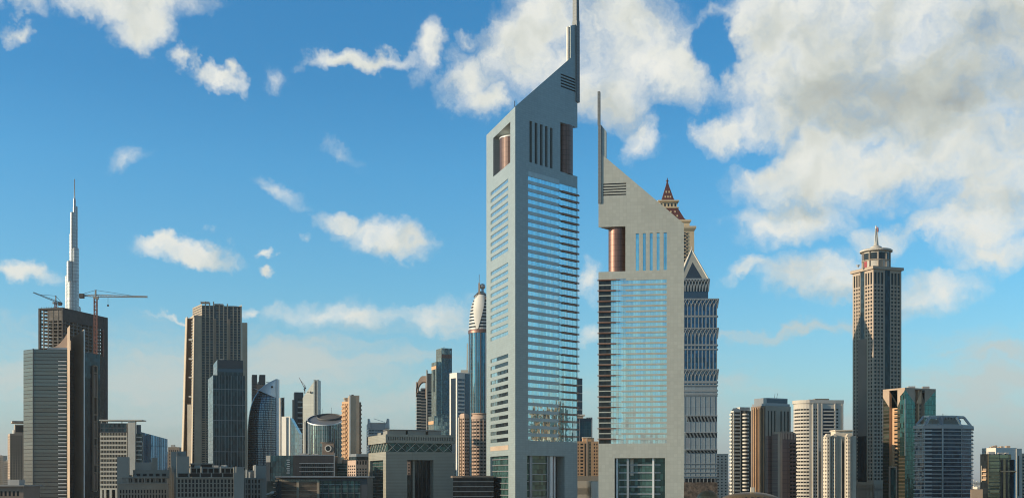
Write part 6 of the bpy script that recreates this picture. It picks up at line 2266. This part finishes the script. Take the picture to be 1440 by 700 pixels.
    bay(1159.6, 1171, 5, 4.0); bay(1171, 1178.6, 4, 3.2); bay(1189.4, 1200, 5, 3.6)
    ua, ub = F.u(1183.4), F.u(1186.6)
    F.quad(T.mb('dark_slot', M['black_glass']), ua, ub, 0, Z(624, Y), .5)
    T.mb('dark_slot', M['black_glass']).poly(F.at(ua, Z(624, Y), .5), F.at(ub, Z(624, Y), .5), F.at((ua + ub) / 2, Z(617, Y), .5))
    F.box(T.mb('slot_pier', cr), F.u(1179.6), F.u(1183), 0, Z(613.5, Y), .1, 1.6); F.box(T.mb('slot_pier', cr), F.u(1187), F.u(1189), 0, Z(613.5, Y), .1, 1.6)
    F.box(T.mb('attic', cr), F.u(1176), F.u(1200), zt - 1, Z(605, Y), -14, -2); F.box(T.mb('attic_cornice', cr), F.u(1175), F.u(1200.6), Z(605, Y) + .02, Z(603.4, Y), -15, -1)
    T.done()


def grid_tower():
    Y = 1000
    T = Thing('grid_tower', 'tall cream tower with square window grid, round crown drum and white spire at the right', 'skyscraper', X(1233, Y), Y + 20)
    st = solid('cream stone grid', (.43, .345, .265), .7, 0, .06)
    fp = foot(Y, 1199, 1228.2, 1267.6, 20, 68)
    L, C, Rr, B = fp
    FL, F = Face(L, C), Face(C, Rr)
    zt = Z(378, Y)
    pit = 5.2 * Y / FOC
    z0 = Z(680, Y)
    topslot = (Z(399, Y), Z(382, Y))
    rows = floors(z0, Z(400, Y), pit, .6, z0)
    w = T.mb('wall', st)
    # left face: three columns, strip, three columns
    lc = FL.pxs([(1200.6, 1202.6), (1204, 1206), (1207.2, 1209)]) + FL.pxs([(1216.8, 1219), (1220.4, 1222.6), (1224, 1226.4)])
    strip = (FL.u(1210), FL.u(1215.6)); wide = (FL.u(1206.6), FL.u(1218.6))
    zw = Z(474, Y)
    def skipl(i, j, u, z):
        return z < zw and wide[0] < u < wide[1]
    facade(T, FL, z0, Z(400, Y), lc, rows, w, 'window', M['window'], .7, 1, skipl)
    facade(T, FL, Z(400, Y), zt, lc, [topslot], w, 'top_window', M['window'], .7)
    FL.box(T.mb('dark_strip', M['dark_glass']), strip[0], strip[1], zw, zt - .4, .02, .12)
    FL.box(T.mb('wide_strip', M['brown']), wide[0], wide[1], Z(612, Y), zw, .02, .3)
    FL.box(T.mb('wide_glass', M['black_glass']), wide[0], wide[1], Z(677, Y), Z(612, Y) - .02, .02, .3)
    rc = F.pxs([(1229.6, 1232.8), (1234.2, 1237.4), (1238.9, 1242.1)]) + F.pxs([(1253.2, 1256.4), (1257.8, 1261), (1262.4, 1265.6)])
    facade(T, F, z0, Z(400, Y), rc, rows, w, 'window', M['window'], .7)
    facade(T, F, Z(400, Y), zt, rc, [topslot], w, 'top_window', M['window'], .7)
    F.box(T.mb('dark_strip', M['dark_glass']), F.u(1244.4), F.u(1251.4), z0, zt - .4, .02, .14)
    Face(Rr, B).quad(w, 0, (B - Rr).length, 0, zt); Face(B, L).quad(w, 0, (L - B).length, 0, zt)
    # base storeys
    facade(T, FL, 0, z0, even(1, FL.L - 1, 6, .6), [(z0 - 3.6, z0 - 1.4), (0, z0 - 5.4)], w, 'base_window', M['window'], .8)
    facade(T, F, 0, z0, even(1, F.L - 1, 9, .6), [(z0 - 3.6, z0 - 1.4), (0, z0 - 5.4)], w, 'base_window', M['window'], .8)
    for Fx in (FL, F):
        Fx.box(T.item('base_cornice', st), 0, Fx.L, z0 - .5, z0 + .6, .02, .8)
    # slab cornice
    cen = (L + Rr) / 2
    big = [tuple(p + (p - cen) * .10) for p in fp]
    T.mb('cornice', st).prism(big, zt + .01, Z(374, Y))
    T.mb('roof', M['roof']).poly(*[(*p, Z(374, Y) + .05) for p in [tuple(V2(*b) * 1.0) for b in big]])
    # drum crown
    cx, cy = X(1232, Y + 15), Y + 15
    r = 19.6 * (Y + 15) / FOC
    za, zb = Z(374, Y), Z(351, Y)
    T.mb('drum', M['offwhite'], True).lathe(cx, cy, [(r - .8, za), (r - .8, zb)], 40)
    n = 10
    for i in range(n):
        a = 190 + i * 36
        T.item('drum_window', M['window']).lathe(cx, cy, [(r - .55, Z(362.5, Y)), (r - .55, Z(353, Y))], 6, a + 3, a + 30)
        if i % 2 == 0:
            T.item('red_panel', M['red'] if i != 2 else M['tan']).lathe(cx, cy, [(r - .6, za + .5), (r - .6, Z(364.5, Y))], 4, a + 5, a + 22)
        x, y = cx + (r - .3) * math.cos(R(a)), cy + (r - .3) * math.sin(R(a))
        T.item('drum_pier', st).beam((x, y, za), (x, y, zb), .8)
    T.mb('sill_ring', st, True).lathe(cx, cy, [(r - .3, Z(363.6, Y)), (r + .1, Z(363.4, Y)), (r + .1, Z(362.6, Y)), (r - .3, Z(362.4, Y))], 40)
    T.mb('disc_roof', M['offwhite'], False).lathe(cx, cy, [(r - .3, zb), (r + 1.6, zb + .5), (r + 1.6, Z(348, Y)), (r + .6, Z(347, Y)), (9 * k_(Y), Z(345.8, Y)), (7.6 * k_(Y), Z(342.4, Y)), (3.6 * k_(Y), Z(340.4, Y)), (2.8 * k_(Y), Z(338, Y))], 40)
    T.mb('spire', M['white'], True).lathe(cx, cy, [(2.8 * k_(Y), Z(339, Y)), (1.2 * k_(Y), Z(314, Y)), (.5 * k_(Y), Z(311.6, Y))], 10)
    for s in (-1, 1):
        T.item('spire_fin', M['white']).beam((cx + s * 2.6 * k_(Y), cy - 1, Z(341, Y)), (cx + s * 1.2 * k_(Y), cy - 1, Z(316, Y)), .5)
    T.mb('red_beacon', M['red']).lathe(cx + 1.2, cy - .9, [(.2, Z(322, Y)), (.75, Z(320, Y)), (.6, Z(316, Y)), (.1, Z(313.6, Y))], 8)
    T.mb('roof_dish', M['white_metal']).lathe(X(1205.6, Y + 10), Y + 8, [(1.8, Z(373, Y) + 1.6), (.2, Z(374, Y))], 10)
    T.done()


def k_(Y):
    return Y / FOC


def green_gold():
    Y = 855
    T = Thing('green_gold_tower', 'dark green mirror glass tower with golden notches cut in its faces', 'office tower', X(1280, Y), Y + 15)
    gg = glass('green mirror glass', (.05, .125, .12), .85, .05, .2, .02, (1.5, 3.3, .09), '0c2420')
    dk = glass('dark striped mirror', (.055, .06, .04), .6, .06, .3, .03, (30, 2.5, .5), '2e2818')
    bs = M['tan']
    fp = foot(Y, 1241.6, 1272.6, 1316, 27)
    L, C, Rr, B = fp
    FL, F = Face(L, C), Face(C, Rr)
    zt, zk = Z(547, Y), Z(562, Y)
    z_ = lambda py: Z(py, Y)
    ua, ub = FL.u(1250.6), FL.u(1262)
    dkm = T.mb('dark_glass_wall', dk)
    dkm.poly(FL.at(0, 0), FL.at(ua, 0), FL.at(ua, z_(571)), FL.at(0, z_(556)))
    gm = T.mb('green_glass_wall', gg)
    dkm.poly(FL.at(ub, 0), FL.at(FL.L, 0), FL.at(FL.L, z_(547)), FL.at(ub, z_(571)))
    gm.poly(FL.at(FL.L - 4.5, z_(640), .1), FL.at(FL.L, z_(640), .1), FL.at(FL.L, z_(549), .1), FL.at(FL.L - 4.5, z_(556), .1))
    band = T.mb('stone_crown', bs)
    band.poly(FL.at(0, z_(556)), FL.at(ua, z_(571)), FL.at(ua, zt), FL.at(0, zt)); band.poly(FL.at(ub, z_(571)), FL.at(FL.L, z_(547)), FL.at(FL.L, zt), FL.at(ub, zt))
    # golden channel on the left face
    dep = 2.4
    ch = T.mb('golden_channel', M['orange'])
    rw = floors(0, z_(572), 2.9, .45, low(Y))
    ch.poly(FL.at(ua, 0), FL.at(ua, 0, -dep), FL.at(ua, zt - 2, -dep), FL.at(ua, zt))
    ch.poly(FL.at(ub, 0), FL.at(ub, 0, -dep), FL.at(ub, z_(572), -dep), FL.at(ub, z_(572)))
    ch.poly(FL.at(ua, zt), FL.at(ub, z_(572)), FL.at(ub, z_(572), -dep), FL.at(ua, zt - 2, -dep))
    pa, pb = FL.at(ua, 0, -dep).xy, FL.at(ub, 0, -dep).xy
    Fc = Face(pa, pb)
    facade(T, Fc, 0, z_(572), [(Fc.L * .30, Fc.L * .92)], rw, ch, 'channel_window', M['window'], .7)
    for a, b in rw:
        if a > z_(655):
            Fc.box(T.item('channel_balcony', M['orange']), Fc.L * .28, Fc.L * .98, a - .9, a - .05, .05, 1.2)
    FL.box(T.mb('channel_frame', M['pink_tan']), ua + .1, ua + 1.0, 0, z_(657), -.6, .6); FL.box(T.mb('channel_frame', M['pink_tan']), ub - 1.0, ub - .1, 0, z_(657), -.6, .6); FL.box(T.mb('channel_frame', M['pink_tan']), ua + .1, ub - .1, z_(657) + .02, z_(655), -.6, .7)
    FL.quad(T.mb('channel_glass', M['green_glass']), ua + 1.0, ub - 1.0, 0, z_(657), -.4)
    # right face: green glass, notch
    vc, vd = F.u(1286.6), F.u(1300.2)
    gm.poly(F.at(0, 0), F.at(vc, 0), F.at(vc, z_(566)), F.at(0, zt)); gm.poly(F.at(vd, 0), F.at(F.L, 0), F.at(F.L, zt), F.at(vd, z_(566)))
    band.poly(F.at(0, zt), F.at(vc, z_(566)), F.at(vc, zt + .01), ); band.poly(F.at(vd, z_(566)), F.at(F.L, zt), F.at(vd, zt + .01))
    pa, pb = F.at(vc, 0, -3).xy, F.at(vd, 0, -3).xy
    Fn = Face(pa, pb)
    nm = T.mb('notch_wall', M['tan'])
    facade(T, Fn, 0, zt, [(Fn.L * .05, Fn.L * .42), (Fn.L * .66, Fn.L * .95)], floors(0, z_(566), 2.9, .5, low(Y)), nm, 'notch_window', M['window'], .5)
    for v in (vc, vd):
        nm.poly(F.at(v, 0), F.at(v, 0, -3), F.at(v, zt, -3), F.at(v, z_(566)))
    Fn.box(T.mb('notch_pier', M['orange']), Fn.L * .46, Fn.L * .62, 0, zt, .02, 1.6)
    T.mb('notch_hood', M['orange']).poly(F.at(F.u(1288), z_(566), .2), F.at(F.u(1295.6), z_(547), .2), F.at(F.u(1295.6), z_(566), .2))
    Face(Rr, B).quad(gm, 0, (B - Rr).length, 0, zt); Face(B, L).quad(gm, 0, (L - B).length, 0, zt)
    cap = T.mb('roof_crown', bs)
    cap.prism([tuple(p) for p in fp], zt + .02, z_(544.6))
    T.mb('edge_strip', M['metal']).box(L.x - .3, L.x + .1, L.y - .4, L.y, z_(640), z_(560))
    F.box(T.item('edge_strip', M['metal']), -.2, .25, z_(640), z_(560), .02, .3)
    clutter(T, fp, z_(544.6), 5, M['unit'], 4, 12, 1.8)
    T.done()


def blue_banded():
    Y = 800
    T = Thing('blue_banded_tower', 'blue glass tower wrapped in grey floor bands with open steel roof frame', 'office tower', X(1326, Y), Y + 18)
    gl = glass('blue band tower glass', (.02, .045, .08), .35, .05, .35, .03, (1.4, 2.9, .08), '0c1824')
    band = solid('grey floor band', (.31, .31, .31), .5, .1, .05)
    xs = [(1286.4, 6), (1300, 1.5), (1325, 0), (1352, 4), (1366, 12)]
    pts = [V2(X(px, Y + d), Y + d) for px, d in xs]
    pts = pts + [V2(X(1368, Y + 30), Y + 30), V2(X(1296, Y + 34), Y + 34)]
    zt = Z(602, Y)
    cen = sum(pts, V2(0, 0)) / len(pts)
    T.mb('glass_core', gl).prism([tuple(p) for p in pts], 0, zt)
    out = lambda d: [tuple(p + (p - cen).normalized() * d) for p in pts]
    z = zt - 2.0
    while z > low(Y):
        m = T.item('floor_band', band)
        o1 = out(1.0)
        m.grid([[(*p, z) for p in out(.02)], [(*p, z) for p in o1], [(*p, z + .6) for p in o1], [(*p, z + .6) for p in out(.02)]], True)
        # pale balcony fronts on the left facet
        f = Face(V2(*o1[0]), V2(*o1[1])); f2 = Face(V2(*o1[1]), V2(*o1[2]))
        f2.box(T.item('balcony_front', M['metal']), .05, f2.L * .45, z - .1, z + .95, .02, .5)
        z -= 2.58
    T.mb('cornice', band).prism(out(1.4), zt, Z(597.4, Y))
    F3 = Face(pts[1], pts[2])
    T.mb('corner_rib', M['metal']).beam((pts[2].x, pts[2].y - .6, 0), (pts[2].x, pts[2].y - .6, zt), .9)
    for p in (pts[1], pts[3]):
        T.item('thin_rib', M['metal']).beam((p.x, p.y - .3, 0), (p.x, p.y - .3, zt), .35)
    # open steel crown
    zc, zt2 = Z(597.4, Y), Z(584.4, Y)
    ins = [p + (cen - p) * .30 for p in pts]
    inn = [p + (cen - p) * .04 for p in pts]
    for i in range(len(pts)):
        j = (i + 1) % len(pts)
        T.item('crown_beam', M['metal']).beam((*ins[i], zt2), (*ins[j], zt2), 1.1)
        T.item('crown_rafter', M['metal']).beam((*inn[i], zc), (*ins[i], zt2), 1.2)
        T.item('crown_beam', M['metal']).beam((*inn[i], zc + .4), (*inn[j], zc + .4), .5)
    T.mb('crown_fin', M['metal']).hexa([(X(1321.6, Y), Y - .4, zc), (X(1326.6, Y), Y - .4, zc), (X(1326.6, Y), Y + 5, zc), (X(1321.6, Y), Y + 5, zc), (X(1322.6, Y), Y + 4, zt2 + .3), (X(1326, Y), Y + 4, zt2 + .3), (X(1326, Y), Y + 7, zt2 + .3), (X(1322.6, Y), Y + 7, zt2 + .3)])
    pl = [tuple(p + (cen - p) * .42) for p in pts]
    T.mb('plant_room', M['granite']).prism(pl, zc, Z(588.4, Y))
    for i in range(6):
        T.item('roof_unit', M['unit']).box(X(1334 + i * 4.2, Y), X(1336.6 + i * 4.2, Y), Y + 10, Y + 13, Z(588.4, Y), Z(585.6 - (i % 3), Y))
    whip(T, X(1335, Y), Y + 12, Z(586, Y), 3, M['metal_dk'], .25)
    T.done()


def far_right():
    Y = 760
    T = Thing('dark_mirror_block', 'dark green mirror glass block with golden balcony niches, near the right edge', 'office building', X(1402, Y), Y + 12)
    gm = glass('olive mirror glass', (.15, .175, .12), .75, .06, .25, .02, (8, 2.2, .22), '3a3c2a')
    fp = foot(Y, 1378.4, 1389.6, 1422, 24)
    L, C, Rr, B = fp
    FL, F = Face(L, C), Face(C, Rr)
    zt = Z(637.8, Y)
    FL.quad(T.mb('dark_wall', M['black_glass']), 0, FL.L, 0, zt)
    F.quad(T.mb('mirror_wall', gm), 0, F.L, 0, zt)
    Face(Rr, B).quad(T.mb('mirror_wall', gm), 0, (B - Rr).length, 0, zt); Face(B, L).quad(T.mb('mirror_wall', gm), 0, (L - B).length, 0, zt)
    T.mb('roof', M['roof_dark']).poly(*[(*p, zt - .3) for p in fp])
    T.mb('corner_trim', M['gold']).beam((C.x, C.y - .1, Z(680, Y)), (C.x, C.y - .1, zt), .5)
    for i in range(3):
        z = Z(674 - i * 6, Y)
        FL.box(T.item('balcony_niche', M['orange']), FL.L * .30, FL.L * .82, z - .4, z + .3, .02, .7)
        FL.box(T.item('niche_panel', M['tan_dark']), FL.L * .34, FL.L * .78, z + .32, z + 1.7, .02, .15)
    FL.box(T.mb('niche_frame', M['granite']), FL.L * .16, FL.L * .28, Z(677, Y), Z(654, Y), .02, .5)
    for a, b in ((1407, 1410.6), (1414.4, 1417)):
        F.box(T.item('dark_bay', M['black_glass']), F.u(a), F.u(b), 0, Z(645, Y), .02, .15)
    F.box(T.mb('gold_bay', M['gold']), F.u(1410.8), F.u(1413.8), 0, Z(645, Y), .02, .1)
    F.box(T.mb('gold_balcony', M['orange']), F.u(1406.6), F.u(1420), Z(663, Y), Z(661.2, Y), .16, .8)
    q = F.at(F.L + 1.0, 0, -3)
    T.mb('round_bay', M['black_glass'], True).lathe(q.x, q.y, [(3.9, 0), (3.9, Z(645.4, Y)), (0, Z(645, Y))], 28)
    T.mb('bay_balcony', M['orange'], True).lathe(q.x, q.y, [(3.95, Z(663, Y)), (4.5, Z(663, Y)), (4.5, Z(661, Y)), (3.95, Z(661, Y))], 24, 200, 340)
    for i in range(9):
        z = Z(668 + i * 4.2, Y)
        F.box(T.item('floor_line', M['gold']), .2, F.u(1406), z, z + .3, .02, .12)
    clutter(T, fp, zt - .2, 4, M['unit'], 3.4, 31, 1.6)
    whip(T, X(1388.4, Y), Y + 5, zt, 2.4, M['metal_dk'], .15, -.3); whip(T, X(1389.8, Y), Y + 5, zt, 2.2, M['metal_dk'], .15, .3)
    T.done()
    Y = 860
    T = Thing('white_stair_block', 'plain white block with a dark vertical slot, behind the dark mirror block at right', 'building', X(1420, Y), Y + 10)
    fp = foot(Y, 1399.6, 1400.4, 1430, 14, depth=16)
    mass(T, fp, Z(629, Y), M['white'], M['roof'])
    F = Face(fp[1], fp[2])
    F.box(T.mb('front_pier', M['offwhite']), F.L - .6, F.L + 3.8, 0, Z(630, Y), -8, .4)
    F.box(T.mb('dark_slot', M['window']), F.L + .6, F.L + 1.5, Z(697, Y), Z(640, Y), .42, .55)
    clutter(T, fp, Z(629, Y) - .3, 7, M['tan'], 2.6, 14, 1.9)
    T.done()
    Y = 940
    T = Thing('olive_edge_block', 'sliver of an olive banded block cut by the right edge', 'building', X(1441, Y), Y + 8)
    fp = foot(Y, 1437, 1437.4, 1456, 4, depth=16)
    F = Face(fp[1], fp[2])
    mass(T, fp, Z(637, Y), M['khaki'], M['roof'], None, dict(cols=[(.3, F.L - .3)], rows=floors(0, Z(640, Y), 2.6, .5, low(Y)), mat=M['dark_glass'], depth=.4, split=5))
    T.done()
    # far low houses in the gap at right
    for i, (a, b, py, Y, lab) in enumerate(((1366, 1381, 676.4, 2100, 'farthest low white house row in the gap right of the blue banded tower'), (1369, 1376, 682, 1750, 'small white villa with flat roof in the gap right of the blue banded tower'),
                                            (1374, 1382, 684, 1600, 'small cream villa touching the dark mirror block in the gap at right'))):
        T = Thing('villa', lab, 'house', X((a + b) / 2, Y), Y + 6)
        fp = foot(Y, a, a + .4, b, 6, depth=14)
        F = Face(fp[1], fp[2])
        mass(T, fp, Z(py, Y), M['white'] if i < 2 else M['cream'], M['offwhite'], None, dict(cols=even(.5, F.L - .5, 4, .5), rows=[(Z(py, Y) - 3.2, Z(py, Y) - 1.6), (Z(py, Y) - 6.6, Z(py, Y) - 5)], mat=M['window'], depth=.3))
        clutter(T, fp, Z(py, Y) - 1, 3, M['offwhite'], 3, i + 40, 2.6)
        T.done()
    Y = 700
    T = Thing('low_brown_shed', 'low brown flat building filling the foot of the gap right of the blue banded tower', 'building', X(1374, Y), Y + 8)
    fp = foot(Y, 1363, 1366, 1382, -19, depth=18)
    mass(T, fp, Z(688, Y), M['tan_dark'], M['brown'])
    F = Face(fp[1], fp[2])
    F.box(T.mb('parapet', M['brown']), 0, F.L, Z(688, Y) + .02, Z(687.2, Y), -.6, .2)
    T.done()


def station_shell():
    Y = 640
    T = Thing('shell_roof_station', 'long low golden brown shell roof before the brown and maroon towers', 'station', X(1068, Y), Y + 8)
    m = T.mb('shell_roof', M['gold'], True)
    x0, x1 = X(1004, Y), X(1124, Y)
    top = Z(686.2, Y)
    rows = []
    N, K = 28, 16
    for i in range(N + 1):
        k = -1 + 2 * i / N
        prof = (1 - abs(k) ** 2.4)
        h = 3 + (top - 17 - 3) * prof if prof > 0 else 3
        wd = 3 + 13 * prof ** .6
        x = x0 + (x1 - x0) * (k + 1) / 2
        rows.append([(x, Y + 16 - wd * math.cos(math.pi * j / K), 15 + h * math.sin(math.pi * j / K) ** .8) for j in range(K + 1)])
    m.grid(rows)
    T.mb('glass_wall', M['window']).box(x0 + 6, x1 - 6, Y + 6, Y + 26, 2, 16)
    for i in range(10):
        x = x0 + 8 + i * (x1 - x0 - 16) / 9
        k = -1 + 2 * (x - x0) / (x1 - x0)
        h = 3 + (top - 20) * (1 - abs(k) ** 2.4)
        T.item('roof_vent', M['dark_slot']).box(x - .6, x + .6, Y + 3.2, Y + 4.2, 15 + h * .72, 15 + h * .72 + .5)
    T.mb('base', M['concrete']).box(x0 + 5, x1 - 5, Y + 5, Y + 27, 0, 2)
    xx = X(1066, Y)
    T.mb('roof_lantern', M['cream']).box(xx - .9, xx + .9, Y + 14, Y + 16, top - 2.4, top + .5)
    T.done()


spire_tower(); arch_tower(); right_group(); grid_tower(); green_gold(); blue_banded(); far_right(); station_shell()


# ------------------------------------------------------------------ sub-parts: hang fittings on the part that carries them
CARRIER = {'mast_tip': 'mast', 'mast_tube': 'mast_base', 'lightning_rod': 'sloping_crown', 'vent_slot': 'sloping_crown', 'lobby_frame': 'lobby_glass', 'drum_rim': 'corner_drum',
           'mechanical_band': 'tier', 'hook': 'jib', 'mullion': 'curtain_wall', 'transom': 'curtain_wall', 'mast_panel': 'frame_mast', 'shelf_window': 'light_shelf',
           'ball_neck': 'ball', 'roof_window': 'roof_house', 'roof_house_cap': 'roof_house', 'roof_house_slab': 'roof_house', 'finial': 'spire_roof', 'dormer': 'spire_roof', 'lantern_window': 'lantern',
           'lantern_cornice': 'lantern', 'lantern_sill': 'lantern', 'spire_fin': 'spire', 'red_beacon': 'spire', 'drum_window': 'drum', 'drum_pier': 'drum', 'red_panel': 'drum', 'sill_ring': 'drum',
           'emblem_ring': 'emblem_panel', 'emblem_disc': 'emblem_panel', 'roof_rim': 'disc_roof', 'roof_well': 'disc_roof', 'side_transom': 'side_glass', 'inner_mullion': 'inner_wall',
           'blade_edge': 'pyramid_blade', 'tip': 'pyramid_blade', 'crown_rafter': 'cornice', 'bay_balcony': 'round_bay', 'cap_window': 'white_cap', 'panel_rail': 'bronze_panel', 'pergola_post': 'pergola_beam',
           'channel_balcony': 'golden_channel', 'channel_window': 'golden_channel', 'notch_window': 'notch_wall', 'slot': 'top_box', 'niche_panel': 'balcony_niche', 'arabesque': 'arched_window', 'window': 'wall', 'roof_unit': 'roof', 'antenna': 'roof'}
for root in [o for o in COL.objects if o.parent is None and o.type == 'EMPTY']:
    kids = {}
    for c in root.children:
        kids.setdefault(c.name.split('.')[0], []).append(c)
    for nm, lst in kids.items():
        car = CARRIER.get(nm)
        if car in kids and kids[car]:
            ps = kids[car]
            for i, c in enumerate(lst):
                c.parent = ps[i % len(ps)] if len(ps) == len(lst) else ps[0]


# ------------------------------------------------------------------ air
def haze():
    m = bpy.data.materials.new('thin city haze')
    m.use_nodes = True
    nt = m.node_tree
    nt.nodes.remove(nt.nodes['Principled BSDF'])
    v = nt.nodes.new('ShaderNodeVolumePrincipled')
    v.inputs['Color'].default_value = (.86, .93, .96, 1)
    v.inputs['Density'].default_value = HAZE
    v.inputs['Anisotropy'].default_value = .2
    nt.links.new(v.outputs[0], nt.nodes['Material Output'].inputs['Volume'])
    b = MB(); b.box(-27000, 27000, -1000, 31000, -1, 900)
    b.build('haze', m)['kind'] = 'stuff'


HAZE = 0.00003
haze()
